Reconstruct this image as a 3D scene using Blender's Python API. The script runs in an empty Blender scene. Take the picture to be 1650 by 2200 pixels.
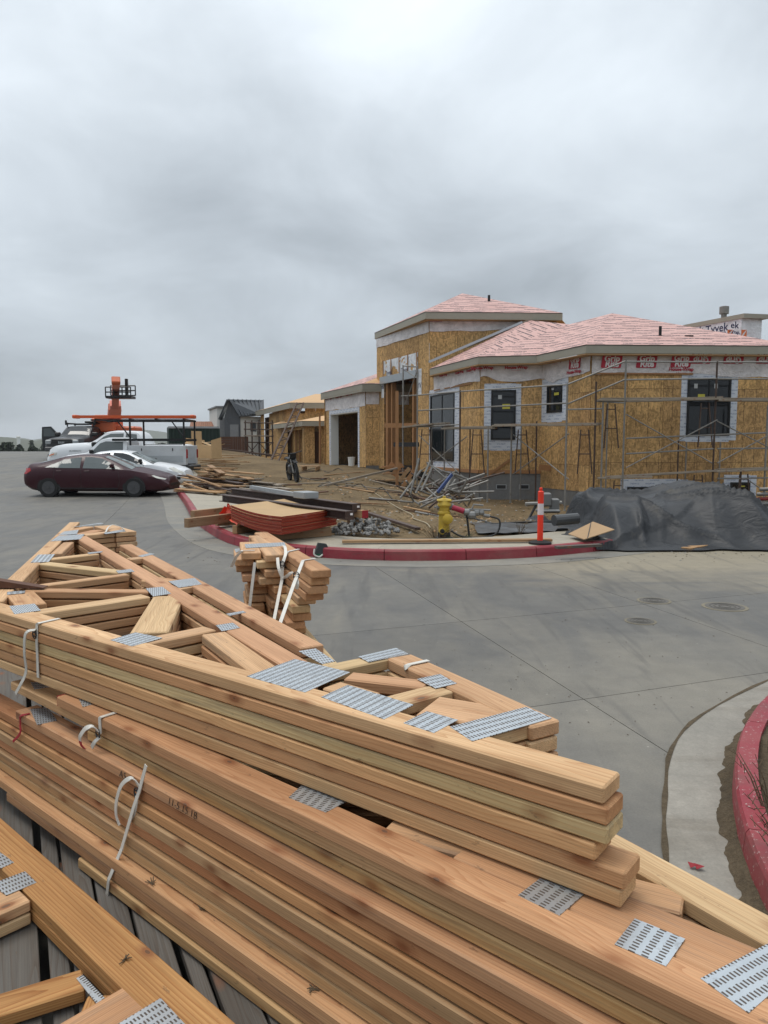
import bpy, bmesh, math, random
from mathutils import Vector, Matrix
R=math.radians
sc=bpy.context.scene
C=sc.collection
random.seed(7)

# ------------------------------------------------------------------ camera, sky, sun, exposure
CAM_H=1.65; FPX=1590.0; HOR=958.0
PITCH=math.atan((1100-HOR)/FPX)
cd=bpy.data.cameras.new('camera'); cam=bpy.data.objects.new('camera',cd); C.objects.link(cam)
cd.sensor_fit='VERTICAL'; cd.sensor_height=36; cd.lens=36*FPX/2200
cd.clip_start=.05; cd.clip_end=30000
cam.location=(0,0,CAM_H); cam.rotation_euler=(R(90)-PITCH,0,0)
sc.camera=cam
W=bpy.data.worlds.new('World'); sc.world=W; W.use_nodes=True
SUN_EL=R(72); SUN_AZ=R(-70)
def world():
    nt=W.node_tree; nt.nodes.clear(); L=nt.links.new
    def n(t,**k):
        x=nt.nodes.new(t)
        for a,b in k.items(): setattr(x,a,b)
        return x
    out=n('ShaderNodeOutputWorld'); mix=n('ShaderNodeMixShader'); b1=n('ShaderNodeBackground'); b2=n('ShaderNodeBackground')
    sky=n('ShaderNodeTexSky'); sky.sky_type='NISHITA'; sky.sun_disc=False; sky.sun_elevation=SUN_EL; sky.sun_rotation=SUN_AZ
    L(sky.outputs[0],b1.inputs[0]); b1.inputs[1].default_value=.1
    tc=n('ShaderNodeTexCoord'); sep=n('ShaderNodeSeparateXYZ'); L(tc.outputs['Generated'],sep.inputs[0])
    def m(op,a,b=None,clamp=False):
        x=n('ShaderNodeMath',operation=op,use_clamp=clamp)
        for i,v in enumerate((a,b)):
            if v is None: continue
            if isinstance(v,(int,float)): x.inputs[i].default_value=v
            else: L(v,x.inputs[i])
        return x.outputs[0]
    el=m('MAXIMUM',sep.outputs[2],0.0)
    d=m('ADD',el,.30)
    cx=m('DIVIDE',sep.outputs[0],d); cy=m('DIVIDE',sep.outputs[1],d)
    comb=n('ShaderNodeCombineXYZ'); L(cx,comb.inputs[0]); L(cy,comb.inputs[1])
    def noise(scale,det,rough,off,dist=0.):
        mp=n('ShaderNodeMapping'); L(comb.outputs[0],mp.inputs[0]); mp.inputs['Location'].default_value=off
        t=n('ShaderNodeTexNoise'); t.inputs['Scale'].default_value=scale; t.inputs['Detail'].default_value=det; t.inputs['Roughness'].default_value=rough; t.inputs['Distortion'].default_value=dist
        L(mp.outputs[0],t.inputs['Vector']); return t.outputs[0]
    big=noise(.85,3,.45,(SKYX,SKYY,0),.25); mid=noise(2.4,6,.55,(9.3,4.0,0),.4)
    # layered grey overcast deck: dimmer towards the horizon (CIE overcast), billowing lighter and darker
    grad=m('MULTIPLY_ADD',el,.62); grad.node.inputs[2].default_value=.27
    v=m('MULTIPLY_ADD',m('SUBTRACT',big,.5),1.25); v.node.inputs[2].default_value=1.0
    v2=m('MULTIPLY_ADD',m('SUBTRACT',mid,.5),.8); v2.node.inputs[2].default_value=0.
    lum=m('MULTIPLY',grad,m('MAXIMUM',m('ADD',v,v2),.35))
    # thin pale slit right at the skyline
    slit=m('POWER',m('SUBTRACT',1.0,m('MULTIPLY',el,7.5),True),3.0)
    lum=m('ADD',lum,m('MULTIPLY',slit,.07))
    ramp=n('ShaderNodeValToRGB'); L(lum,ramp.inputs[0])
    e=ramp.color_ramp.elements; e[0].position=.0; e[0].color=(.865,.985,1.11,1); e[1].position=.8; e[1].color=(.93,1.0,1.055,1)
    mul=n('ShaderNodeVectorMath',operation='SCALE'); L(ramp.outputs[0],mul.inputs[0]); L(lum,mul.inputs['Scale'])
    L(mul.outputs[0],b2.inputs[0]); b2.inputs[1].default_value=SKY_K
    mix.inputs[0].default_value=.95; L(b1.outputs[0],mix.inputs[1]); L(b2.outputs[0],mix.inputs[2]); L(mix.outputs[0],out.inputs[0])
SKYX,SKYY,SKY_K=2.55,1.1,1.36
world()
sd=bpy.data.lights.new('sun','SUN'); sun=bpy.data.objects.new('sun',sd); C.objects.link(sun)
sd.energy=1.5; sd.angle=R(30); sd.color=(1,.95,.88)
sun.rotation_euler=(R(90)-SUN_EL,0,R(180)-SUN_AZ)
sc.render.engine='CYCLES'
vs=sc.view_settings; vs.view_transform='Standard'; vs.look='None'; vs.exposure=.22; vs.gamma=1; vs.use_curve_mapping=False
try:
    sc.cycles.use_denoising=True; sc.cycles.max_bounces=6; sc.cycles.volume_bounces=0; sc.cycles.caustics_reflective=False; sc.cycles.caustics_refractive=False
except Exception: pass

# ------------------------------------------------------------------ survey helpers: a sight line through the picture met with a plane
def ray(u,v):
    x=(u-825)/FPX; y=(1100-v)/FPX; s,c=math.sin(PITCH),math.cos(PITCH)
    return x, c+y*s, -s+y*c
def at(u,v,z=0.):           # point of the horizontal plane z
    x,y,k=ray(u,v); t=(z-CAM_H)/k
    return Vector((x*t,y*t,z))
def atY(u,v,Y):             # point of the vertical plane at distance Y
    x,y,k=ray(u,v); t=Y/y
    return Vector((x*t,Y,CAM_H+k*t))
def smooth(a,b,x):
    t=max(0.,min(1.,(x-a)/(b-a))); return t*t*(3-2*t)
def lerp(a,b,t): return a+(b-a)*t
def V(*a): return Vector(a)

# ------------------------------------------------------------------ mesh collector
class MB:
    def __init__(s): s.v=[]; s.f=[]; s.m=[]; s.uv={}
    def add(s,vs,fs,mi=0):
        o=len(s.v); s.v+= [tuple(p) for p in vs]; s.f+=[tuple(i+o for i in f) for f in fs]; s.m+=[mi]*len(fs); return s
    def box(s,c,d,rz=0.,rot=None,mi=0,b=0.):
        hx,hy,hz=d[0]/2,d[1]/2,d[2]/2
        M_=rot if rot is not None else Matrix.Rotation(rz,3,'Z')
        c=Vector(c)
        if b<=0:
            P=[(x,y,z) for x in(-hx,hx) for y in(-hy,hy) for z in(-hz,hz)]
            F=[(0,1,3,2),(4,6,7,5),(0,4,5,1),(2,3,7,6),(0,2,6,4),(1,5,7,3)]
        else:
            b=min(b,hx*.9,hy*.9,hz*.9); P=[];idx={}
            for sx in(-1,1):
                for sy in(-1,1):
                    for sz in(-1,1):
                        for k in range(3):
                            idx[(sx,sy,sz,k)]=len(P)
                            P.append((sx*(hx-(b if k!=0 else 0)),sy*(hy-(b if k!=1 else 0)),sz*(hz-(b if k!=2 else 0))))
            F=[]
            for sgn in(-1,1):
                q=[(1,1),(-1,1),(-1,-1),(1,-1)]
                a=[idx[(sgn,y,z,0)] for y,z in q]; F.append(tuple(a if sgn>0 else a[::-1]))
                a=[idx[(x,sgn,z,1)] for x,z in q]; F.append(tuple(a[::-1] if sgn>0 else a))
                a=[idx[(x,y,sgn,2)] for x,y in q]; F.append(tuple(a if sgn>0 else a[::-1]))
            for a_ in(-1,1):
                for b_ in(-1,1):
                    F.append((idx[(a_,b_,-1,0)],idx[(a_,b_,-1,1)],idx[(a_,b_,1,1)],idx[(a_,b_,1,0)]))
                    F.append((idx[(a_,-1,b_,0)],idx[(a_,-1,b_,2)],idx[(a_,1,b_,2)],idx[(a_,1,b_,0)]))
                    F.append((idx[(-1,a_,b_,1)],idx[(-1,a_,b_,2)],idx[(1,a_,b_,2)],idx[(1,a_,b_,1)]))
            for sx in(-1,1):
                for sy in(-1,1):
                    for sz in(-1,1): F.append(tuple(idx[(sx,sy,sz,k)] for k in range(3)))
        return s.add([M_@Vector(p)+c for p in P],F,mi)
    def beam(s,p0,p1,w,h,roll=0.,mi=0,b=0.):
        p0,p1=Vector(p0),Vector(p1); d=p1-p0; l=d.length
        if l<1e-6: return s
        x=d/l; up=Vector((0,0,1)) if abs(x.z)<.97 else Vector((0,1,0))
        y=up.cross(x).normalized(); z=x.cross(y)
        rot=Matrix((x,y,z)).transposed()
        if roll: rot=rot@Matrix.Rotation(roll,3,'X')
        return s.box((p0+p1)/2,(l,w,h),rot=rot,mi=mi,b=b)
    def tube(s,pts,r,n=8,mi=0,cap=True):
        pts=[Vector(p) for p in pts]; rr=r if isinstance(r,(list,tuple)) else [r]*len(pts)
        o=len(s.v); k=len(pts); prev=None
        for i,p in enumerate(pts):
            d=(pts[min(i+1,k-1)]-pts[max(i-1,0)]); d=d.normalized() if d.length>1e-9 else Vector((0,0,1))
            if prev is None: a=d.orthogonal().normalized()
            else:
                a=prev-d*prev.dot(d); a=a.normalized() if a.length>1e-6 else d.orthogonal().normalized()
            prev=a; b=d.cross(a)
            for j in range(n):
                t=2*math.pi*j/n; q=p+(a*math.cos(t)+b*math.sin(t))*rr[i]; s.v.append(tuple(q))
        for i in range(k-1):
            for j in range(n):
                j2=(j+1)%n; s.f.append((o+i*n+j,o+i*n+j2,o+(i+1)*n+j2,o+(i+1)*n+j)); s.m.append(mi)
        if cap:
            s.f.append(tuple(o+j for j in range(n))[::-1]); s.f.append(tuple(o+(k-1)*n+j for j in range(n))); s.m+=[mi,mi]
        return s
    def lathe(s,prof,n=20,c=(0,0,0),axis='Z',mi=0):
        o=len(s.v); c=Vector(c)
        for r,h in prof:
            for j in range(n):
                t=2*math.pi*j/n; a,b=r*math.cos(t),r*math.sin(t)
                p={'Z':(a,b,h),'Y':(a,h,b),'X':(h,a,b)}[axis]; s.v.append(tuple(c+Vector(p)))
        for i in range(len(prof)-1):
            for j in range(n):
                j2=(j+1)%n; s.f.append((o+i*n+j,o+i*n+j2,o+(i+1)*n+j2,o+(i+1)*n+j)); s.m.append(mi)
        s.f.append(tuple(o+j for j in range(n))[::-1]); s.f.append(tuple(o+(len(prof)-1)*n+j for j in range(n))); s.m+=[mi,mi]
        return s
    def prism(s,poly,z0,z1,mi=0):
        n=len(poly); vs=[(p[0],p[1],z0) for p in poly]+[(p[0],p[1],z1) for p in poly]
        return s.add(vs,[tuple(range(n))[::-1],tuple(range(n,2*n))]+[(i,(i+1)%n,n+(i+1)%n,n+i) for i in range(n)],mi)
    def slab(s,poly,nrm,t,mi=0):      # polygon in 3D thickened along nrm
        poly=[Vector(p) for p in poly]; nrm=Vector(nrm).normalized()*t; n=len(poly)
        return s.add(poly+[p+nrm for p in poly],[tuple(range(n))[::-1],tuple(range(n,2*n))]+[(i,(i+1)%n,n+(i+1)%n,n+i) for i in range(n)],mi)
    def grid(s,nx,ny,fn,mi=0):
        o=len(s.v)
        for j in range(ny+1):
            for i in range(nx+1): s.v.append(tuple(fn(i/nx,j/ny)))
        for j in range(ny):
            for i in range(nx):
                a=o+j*(nx+1)+i; s.f.append((a,a+1,a+nx+2,a+nx+1)); s.m.append(mi)
        return s
    def mesh(s,name,mats,smooth_=False):
        me=bpy.data.meshes.new(name); me.from_pydata(s.v,[],s.f)
        for m_ in (mats if isinstance(mats,(list,tuple)) else [mats]): me.materials.append(m_)
        if any(s.m): me.polygons.foreach_set('material_index',s.m)
        if smooth_: me.polygons.foreach_set('use_smooth',[True]*len(me.polygons))
        me.update(); return me
    def build(s,name,mats,parent=None,smooth_=False,fix=False):
        me=s.mesh(name,mats,smooth_)
        if fix:
            bm=bmesh.new(); bm.from_mesh(me); bmesh.ops.recalc_face_normals(bm,faces=bm.faces); bm.to_mesh(me); bm.free()
        return link(name,me,parent)
def link(name,me,parent=None,mat=None):
    o=bpy.data.objects.new(name,me); C.objects.link(o)
    if parent is not None: o.parent=parent
    if mat is not None: o.matrix_basis=mat
    return o
def tag(o,label=None,cat=None,group=None,kind=None):
    if label: o['label']=label
    if cat: o['category']=cat
    if group: o['group']=group
    if kind: o['kind']=kind
    return o
def thing(name,label,cat,loc=(0,0,0),rz=0.,group=None):
    o=bpy.data.objects.new(name,None); C.objects.link(o); o.location=loc; o.rotation_euler=(0,0,rz); o.empty_display_size=.1
    return tag(o,label,cat,group)
def autosmooth(o,ang=40):
    me=o.data
    try: me.shade_smooth(); me.set_sharp_from_angle(angle=R(ang))
    except Exception:
        me.polygons.foreach_set('use_smooth',[True]*len(me.polygons))
    return o
def clip(poly,n,d):           # keep the side n.p<=d (2D or 3D points)
    out=[];k=len(poly)
    for i in range(k):
        a,b=poly[i],poly[(i+1)%k]; da,db=n.dot(a)-d,n.dot(b)-d
        if da<=1e-9: out.append(a)
        if (da<-1e-9 and db>1e-9) or (da>1e-9 and db<-1e-9): out.append(a.lerp(b,da/(da-db)))
    return out
_txt={}
def text_mesh(s,size,mat,bold=0.,shear=0.,depth=.001):
    k=(s,size,mat.name,bold,shear)
    if k in _txt: return _txt[k]
    c=bpy.data.curves.new('lettering','FONT'); c.body=s; c.size=size; c.offset=bold; c.shear=shear; c.extrude=depth; c.align_x='CENTER'; c.align_y='CENTER'; c.resolution_u=2
    t=bpy.data.objects.new('tmp',c); C.objects.link(t)
    me=bpy.data.meshes.new_from_object(t); me.name='lettering'; bpy.data.objects.remove(t)
    me.materials.clear(); me.materials.append(mat); _txt[k]=me; return me
def text(s,size,mat,origin,xdir,updir,parent,bold=0.,shear=0.,name='lettering'):
    x=Vector(xdir).normalized(); up=Vector(updir); n=x.cross(up).normalized(); y=n.cross(x)
    M_=Matrix((x,y,n)).transposed().to_4x4(); M_.translation=Vector(origin)
    o=link(name,text_mesh(s,size,mat,bold,shear)); o.parent=parent
    if parent is not None: o.matrix_basis=wm(parent).inverted()@M_
    else: o.matrix_basis=M_
    return o
def wm(o):
    return o.matrix_basis.copy() if o.parent is None else wm(o.parent)@o.matrix_basis

# ------------------------------------------------------------------ materials
class NT:
    def __init__(s,name):
        s.mat=bpy.data.materials.new(name); s.mat.use_nodes=True; s.t=s.mat.node_tree; s.t.nodes.clear()
        s.out=s.n('ShaderNodeOutputMaterial'); s.b=s.n('ShaderNodeBsdfPrincipled'); s.l(s.b.outputs[0],s.out.inputs[0]); s._tc=None
    def n(s,t,**k):
        x=s.t.nodes.new(t)
        for a,b in k.items(): setattr(x,a,b)
        return x
    def l(s,a,b): s.t.links.new(a,b)
    def put(s,sock,v):
        if isinstance(v,(int,float,tuple,list)):
            try: sock.default_value=v
            except Exception: sock.default_value=tuple(v)+(1,)
        else: s.l(v,sock)
    def tc(s,k='Object'):
        if s._tc is None: s._tc=s.n('ShaderNodeTexCoord')
        return s._tc.outputs[k]
    def m(s,op,a,b=None,c=None,clamp=False):
        x=s.n('ShaderNodeMath',operation=op,use_clamp=clamp)
        for i,v in enumerate((a,b,c)):
            if v is not None: s.put(x.inputs[i],v)
        return x.outputs[0]
    def vm(s,op,a,b=None,sc_=None):
        x=s.n('ShaderNodeVectorMath',operation=op); s.put(x.inputs[0],a)
        if b is not None: s.put(x.inputs[1],b)
        if sc_ is not None: s.put(x.inputs['Scale'],sc_)
        return x.outputs['Value'] if op in('LENGTH','DOT_PRODUCT','DISTANCE') else x.outputs[0]
    def xyz(s,v):
        x=s.n('ShaderNodeSeparateXYZ'); s.l(v,x.inputs[0]); return x.outputs
    def comb(s,x=0,y=0,z=0):
        c=s.n('ShaderNodeCombineXYZ')
        for i,v in enumerate((x,y,z)): s.put(c.inputs[i],v)
        return c.outputs[0]
    def noise(s,vec,scale=5,det=3,rough=.5,dist=0.,col=False):
        x=s.n('ShaderNodeTexNoise'); s.put(x.inputs['Vector'],vec); x.inputs['Scale'].default_value=scale; x.inputs['Detail'].default_value=det; x.inputs['Roughness'].default_value=rough; x.inputs['Distortion'].default_value=dist
        return x.outputs[1 if col else 0]
    def vor(s,vec,scale=5,out='Distance',feature='F1',rnd=1.):
        x=s.n('ShaderNodeTexVoronoi',feature=feature); s.put(x.inputs['Vector'],vec); x.inputs['Scale'].default_value=scale; x.inputs['Randomness'].default_value=rnd
        return x.outputs[out]
    def ramp(s,f,stops,interp='LINEAR'):
        x=s.n('ShaderNodeValToRGB'); s.put(x.inputs[0],f); cr=x.color_ramp; cr.interpolation=interp
        while len(cr.elements)<len(stops): cr.elements.new(.5)
        for e,(p,c) in zip(cr.elements,stops):
            e.position=p; e.color=(c,c,c,1) if isinstance(c,(int,float)) else tuple(c)+(1,)
        return x.outputs[0]
    def mix(s,f,a,b,mode='MIX'):
        x=s.n('ShaderNodeMix',data_type='RGBA',blend_type=mode); s.put(x.inputs[0],f)
        for sock,v in ((x.inputs[6],a),(x.inputs[7],b)): s.put(sock,tuple(v)+(1,) if isinstance(v,tuple) and len(v)==3 else v)
        return x.outputs[2]
    def rnd(s): return s.n('ShaderNodeObjectInfo').outputs['Random']
    def bump(s,h,strength=.3,dist=.01):
        x=s.n('ShaderNodeBump'); x.inputs['Strength'].default_value=strength; x.inputs['Distance'].default_value=dist; s.l(h,x.inputs['Height']); s.l(x.outputs[0],s.b.inputs['Normal'])
    def set(s,col=None,rough=None,metal=None,spec=None,coat=None):
        if col is not None: s.put(s.b.inputs['Base Color'],tuple(col)+(1,) if isinstance(col,tuple) and len(col)==3 else col)
        if rough is not None: s.put(s.b.inputs['Roughness'],rough)
        if metal is not None: s.put(s.b.inputs['Metallic'],metal)
        if spec is not None: s.put(s.b.inputs['Specular IOR Level'],spec)
        if coat is not None: s.put(s.b.inputs['Coat Weight'],coat); s.b.inputs['Coat Roughness'].default_value=.06
        return s.mat
def plain(name,col,rough=.6,metal=0.,var=.18,scale=6.,bumpk=0.,spec=.4,coat=None,dirt=0.,dirtcol=(.16,.12,.08)):
    t=NT(name); v=t.tc(); f=t.noise(v,scale,5,.6); c=t.mix(t.m('MULTIPLY',f,1.),tuple(x*(1-var) for x in col),tuple(min(1,x*(1+var)) for x in col))
    r=t.rnd(); c=t.mix(1.,c,t.ramp(r,[(0,.88),(1,1.08)]),'MULTIPLY')
    if dirt: c=t.mix(t.m('MULTIPLY',t.ramp(t.noise(v,scale*.7,6,.7),[(.45,0.),(.7,1.)]),dirt),c,dirtcol)
    if bumpk: t.bump(t.noise(v,scale*6,4,.6),bumpk,.01)
    t.set(c,t.ramp(f,[(0,max(0,rough-.1)),(1,min(1,rough+.1))]),metal,spec,coat); return t.mat
def wood(name,cols,ring=200.,dark=.5,grey=0.,fleck=1.,rough=.72):
    """solid sawn timber: growth rings around a pith far off the board, knots, pencil-dark specks"""
    t=NT(name); o=t.xyz(t.tc()); r=t.rnd()
    r2=t.m('FRACT',t.m('MULTIPLY',r,13.7)); r3=t.m('FRACT',t.m('MULTIPLY',r,57.3)); r4=t.m('FRACT',t.m('MULTIPLY',r,191.9))
    off=t.m('MULTIPLY',r,60.)
    sv=t.comb(t.m('MULTIPLY_ADD',o[0],.9,off),t.m('MULTIPLY',o[1],7.),t.m('MULTIPLY',o[2],7.))
    d=t.m('MULTIPLY',t.m('SUBTRACT',t.noise(sv,1.,3,.5),.5),.075)
    cy=t.m('MULTIPLY',t.m('SUBTRACT',r2,.5),.34); cz=t.m('MULTIPLY_ADD',r3,-.16,-.025)
    yy=t.m('ADD',t.m('SUBTRACT',o[1],cy),d); zz=t.m('ADD',t.m('SUBTRACT',o[2],cz),t.m('ADD',d,t.m('MULTIPLY',o[0],t.m('MULTIPLY',t.m('SUBTRACT',r4,.5),.035))))
    rad=t.m('SQRT',t.m('ADD',t.m('MULTIPLY',yy,yy),t.m('MULTIPLY',zz,zz)))
    fr=t.m('FRACT',t.m('MULTIPLY',rad,ring)); saw=t.m('POWER',t.m('ABSOLUTE',t.m('SUBTRACT',t.m('MULTIPLY',fr,1.16),.16)),2.2)
    fib=t.noise(t.comb(t.m('MULTIPLY_ADD',o[0],5.,off),t.m('MULTIPLY',o[1],260.),t.m('MULTIPLY',o[2],260.)),1.,2,.6)
    n=len(cols); base=t.ramp(r4,[(i/(n-1) if n>1 else 0,c) for i,c in enumerate(cols)])
    lowv=t.noise(t.comb(t.m('MULTIPLY_ADD',o[0],1.1,off),t.m('MULTIPLY',o[1],10.),t.m('MULTIPLY',o[2],10.)),1.,3,.5)
    base=t.mix(1.,base,t.ramp(lowv,[(.25,(.74,.68,.62)),(.75,(1.14,1.15,1.16))]),'MULTIPLY')
    base=t.mix(t.m('MULTIPLY',saw,dark),base,t.mix(1.,base,(.60,.42,.30),'MULTIPLY'))
    stk=t.noise(t.comb(t.m('MULTIPLY_ADD',o[0],1.3,off),t.m('MULTIPLY',o[1],75.),t.m('MULTIPLY',o[2],75.)),1.,3,.65)
    base=t.mix(.34,base,t.mix(1.,base,t.ramp(stk,[(.30,(.70,.60,.52)),(.5,(1.,1.,1.)),(.72,(1.16,1.15,1.12))]),'MULTIPLY'))
    base=t.mix(.3,base,t.mix(1.,base,t.ramp(fib,[(.3,.55),(.7,1.4)]),'MULTIPLY'))
    # knots
    kv=t.comb(t.m('MULTIPLY_ADD',o[0],5.5,off),t.m('MULTIPLY',o[1],11.),t.m('MULTIPLY',o[2],11.))
    kd=t.vor(kv,1.,'Distance'); kc=t.vor(kv,1.,'Color'); ksel=t.m('GREATER_THAN',t.xyz(kc)[0],.38)
    knot=t.m('MULTIPLY',t.ramp(kd,[(.11,1.),(.17,.5),(.30,0.)]),ksel)
    base=t.mix(t.m('MULTIPLY',knot,.85),base,t.mix(t.m('LESS_THAN',kd,.07),(.22,.085,.035),(.09,.045,.03)))
    # handling marks
    sp=t.ramp(t.noise(t.comb(t.m('MULTIPLY_ADD',o[0],14.,off),t.m('MULTIPLY',o[1],40.),t.m('MULTIPLY',o[2],40.)),1.,4,.7),[(.655,0.),(.70,1.)])
    base=t.mix(t.m('MULTIPLY',sp,.5*fleck),base,(.11,.07,.045))
    gsel=t.m('MULTIPLY',t.ramp(t.noise(t.comb(t.m('MULTIPLY_ADD',o[0],1.5,off),t.m('MULTIPLY',o[1],26.),t.m('MULTIPLY',o[2],26.)),1.,6,.72),[(.50,0.),(.64,1.)]),t.m('GREATER_THAN',r2,1-grey) if grey<1 else 1.)
    base=t.mix(t.m('MULTIPLY',gsel,.42),base,(.15,.125,.10)); base=t.mix(1.,base,t.n('ShaderNodeObjectInfo').outputs['Color'],'MULTIPLY')
    t.bump(t.m('ADD',t.m('MULTIPLY',saw,-.4),fib),.12,.002)
    t.set(base,rough,0,.28); return t.mat
MAT={}
FIR=[(.53,.315,.165),(.58,.37,.21),(.60,.455,.26),(.53,.31,.18),(.47,.265,.138),(.62,.43,.255),(.50,.285,.153)]
MAT['fir']=wood('fir_lumber',FIR,grey=.3)
MAT['firL']=wood('fir_lumber_stored',[(.50,.30,.165),(.54,.325,.18),(.52,.33,.185),(.48,.285,.155)],grey=.45)
MAT['gold']=wood('golden_lumber',[(.46,.245,.092),(.42,.225,.085),(.45,.25,.10)],ring=150,dark=.8)
MAT['timber']=wood('site_timber',[(.36,.23,.12),(.42,.27,.14),(.30,.20,.12)],ring=120,grey=.5)
MAT['greywood']=wood('weathered_board',[(.120,.114,.106),(.15,.141,.128),(.095,.090,.083)],ring=120,dark=.5,grey=.6)
MAT['scafplank']=wood('scaffold_plank',[(.27,.245,.205),(.31,.275,.225),(.22,.2,.17)],ring=120,grey=.6)
MAT['brownbeam']=plain('primed_steel',(.052,.028,.022),.55,.0,.3,9,dirt=.3)
def osb(name,col,k=1.):
    t=NT(name); p=t.tc('UV'); r=t.rnd()
    q=t.vm('ADD',p,t.comb(t.m('MULTIPLY',r,31.),t.m('MULTIPLY',r,17.),0))
    x=t.xyz(q); nz=t.noise(q,2.5,2,.5,col=True)
    w=t.vm('ADD',t.comb(t.m('MULTIPLY',x[0],26.*k),t.m('MULTIPLY',x[1],9.*k),0),t.vm('SCALE',nz,sc_=6.))
    c1=t.xyz(t.vor(w,1.,'Color'))[0]; c2=t.xyz(t.vor(t.vm('ADD',t.comb(t.m('MULTIPLY',x[0],11.*k),t.m('MULTIPLY',x[1],24.*k),3.3),t.vm('SCALE',nz,sc_=4.)),1.,'Color'))[1]
    f=t.m('ADD',t.m('MULTIPLY',c1,.65),t.m('MULTIPLY',c2,.35))
    c=t.mix(t.ramp(f,[(.2,0.),(.8,1.)]),tuple(a*.66 for a in col),tuple(min(1,a*1.25) for a in col))
    c=t.mix(1.,c,t.ramp(r,[(0,(.74,.70,.68)),(.5,(1.,1.,1.)),(1,(1.14,1.12,1.05))]),'MULTIPLY')
    c=t.mix(1.,c,t.ramp(t.noise(q,.9,4,.6),[(.3,.78),(.7,1.12)]),'MULTIPLY')
    # stud / nail lines every 0.406 m
    u=t.xyz(p)[0]; nl=t.m('LESS_THAN',t.m('ABSOLUTE',t.m('SUBTRACT',t.m('FRACT',t.m('ADD',t.m('DIVIDE',u,.4064),.5)),.5)),.03)
    dn=t.m('MULTIPLY',nl,t.ramp(t.noise(t.comb(t.m('MULTIPLY',x[0],20.),t.m('MULTIPLY',x[1],3.),0),1.,3,.6),[(.42,0.),(.55,1.)]))
    c=t.mix(t.m('MULTIPLY',dn,.75),c,(.08,.05,.03))
    t.bump(f,.2,.003); t.set(c,.75,0,.25); return t.mat
MAT['osb']=osb('osb_sheathing',(.52,.322,.138),.95)
MAT['osb2']=osb('osb_sheathing_far',(.53,.33,.14),.8)
MAT['ply']=plain('plywood_face',(.44,.29,.145),.7,0,.2,3)
MAT['wall_in']=plain('interior_shade_brown',(.12,.060,.030),.8,0,.4,2)  # brown darkened in the colour to stand for unlit rooms and seams
MAT['stud']=plain('stud_lumber',(.33,.165,.07),.75,0,.25,5)
def wrap(name,col=(.60,.595,.60)):
    t=NT(name); v=t.tc('UV'); f=t.noise(v,3.,5,.6,.6); c=t.mix(t.ramp(f,[(.35,0.),(.65,1.)]),tuple(a*.72 for a in col),col)
    t.bump(t.noise(v,5.,5,.55,1.2),.9,.06); t.set(c,.42,0,.5); return t.mat
MAT['wrap']=wrap('house_wrap',(.74,.70,.70)); MAT['wrapw']=wrap('white_house_wrap',(.76,.78,.81))
def tape(name):
    t=NT(name); v=t.tc('UV'); x=t.xyz(v)
    rows=t.m('FRACT',t.m('MULTIPLY',x[1],9.)); cell=t.m('FLOOR',t.m('MULTIPLY',x[1],9.))
    u=t.m('ADD',x[0],t.m('MULTIPLY',cell,.37)); w=t.noise(t.comb(t.m('MULTIPLY',u,30.),t.m('MULTIPLY',x[1],60.),0),1.,2,.6)
    on=t.m('MULTIPLY',t.m('MULTIPLY',t.m('GREATER_THAN',w,.5),t.m('LESS_THAN',t.m('ABSOLUTE',t.m('SUBTRACT',rows,.5)),.22)),t.m('GREATER_THAN',t.m('FRACT',t.m('MULTIPLY',u,1.9)),.4))
    c=t.mix(t.m('MULTIPLY',on,.75),t.mix(t.noise(v,4,4,.6),(.47,.50,.56),(.66,.69,.74)),(.10,.16,.30))
    t.set(c,.5); return t.mat
MAT['tape']=tape('flashing_tape')
def underlay(name):
    t=NT(name); v=t.tc('UV'); x=t.xyz(v)
    def line(rows,ph,dens,thick,per):
        k=t.m('ADD',t.m('MULTIPLY',x[1],rows),ph); fr=t.m('FRACT',k); fl=t.m('FLOOR',k)
        u=t.m('ADD',t.m('MULTIPLY',x[0],per),t.m('MULTIPLY',fl,.43)); word=t.m('LESS_THAN',t.m('FRACT',u),dens)
        w=t.noise(t.comb(t.m('MULTIPLY',x[0],16.),t.m('MULTIPLY',x[1],20.),0),1.,1,.5)
        return t.m('MULTIPLY',t.m('MULTIPLY',word,t.m('LESS_THAN',t.m('ABSOLUTE',t.m('SUBTRACT',fr,.5)),thick)),t.ramp(w,[(.36,0.),(.46,1.)]))
    on=t.m('MAXIMUM',line(2.6,0.,.66,.13,.5),line(5.2,.3,.42,.12,1.1))
    base=t.mix(t.noise(v,.7,5,.6),(.47,.272,.24),(.57,.365,.33)); c=t.mix(t.m('MULTIPLY',on,.95),base,(.03,.025,.035))
    t.bump(t.noise(v,2.2,4,.5,.5),.35,.03); t.set(c,.62,0,.3); return t.mat
MAT['underlay']=underlay('roof_underlayment')
MAT['roofply']=plain('roof_sheathing',(.52,.33,.17),.75,0,.15,1.2)
MAT['fascia']=plain('fascia_paint',(.31,.29,.235),.55,0,.08,2,dirt=.15)
MAT['gutter']=plain('galvanised_flashing',(.40,.43,.45),.35,.55,.12,3)
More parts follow.
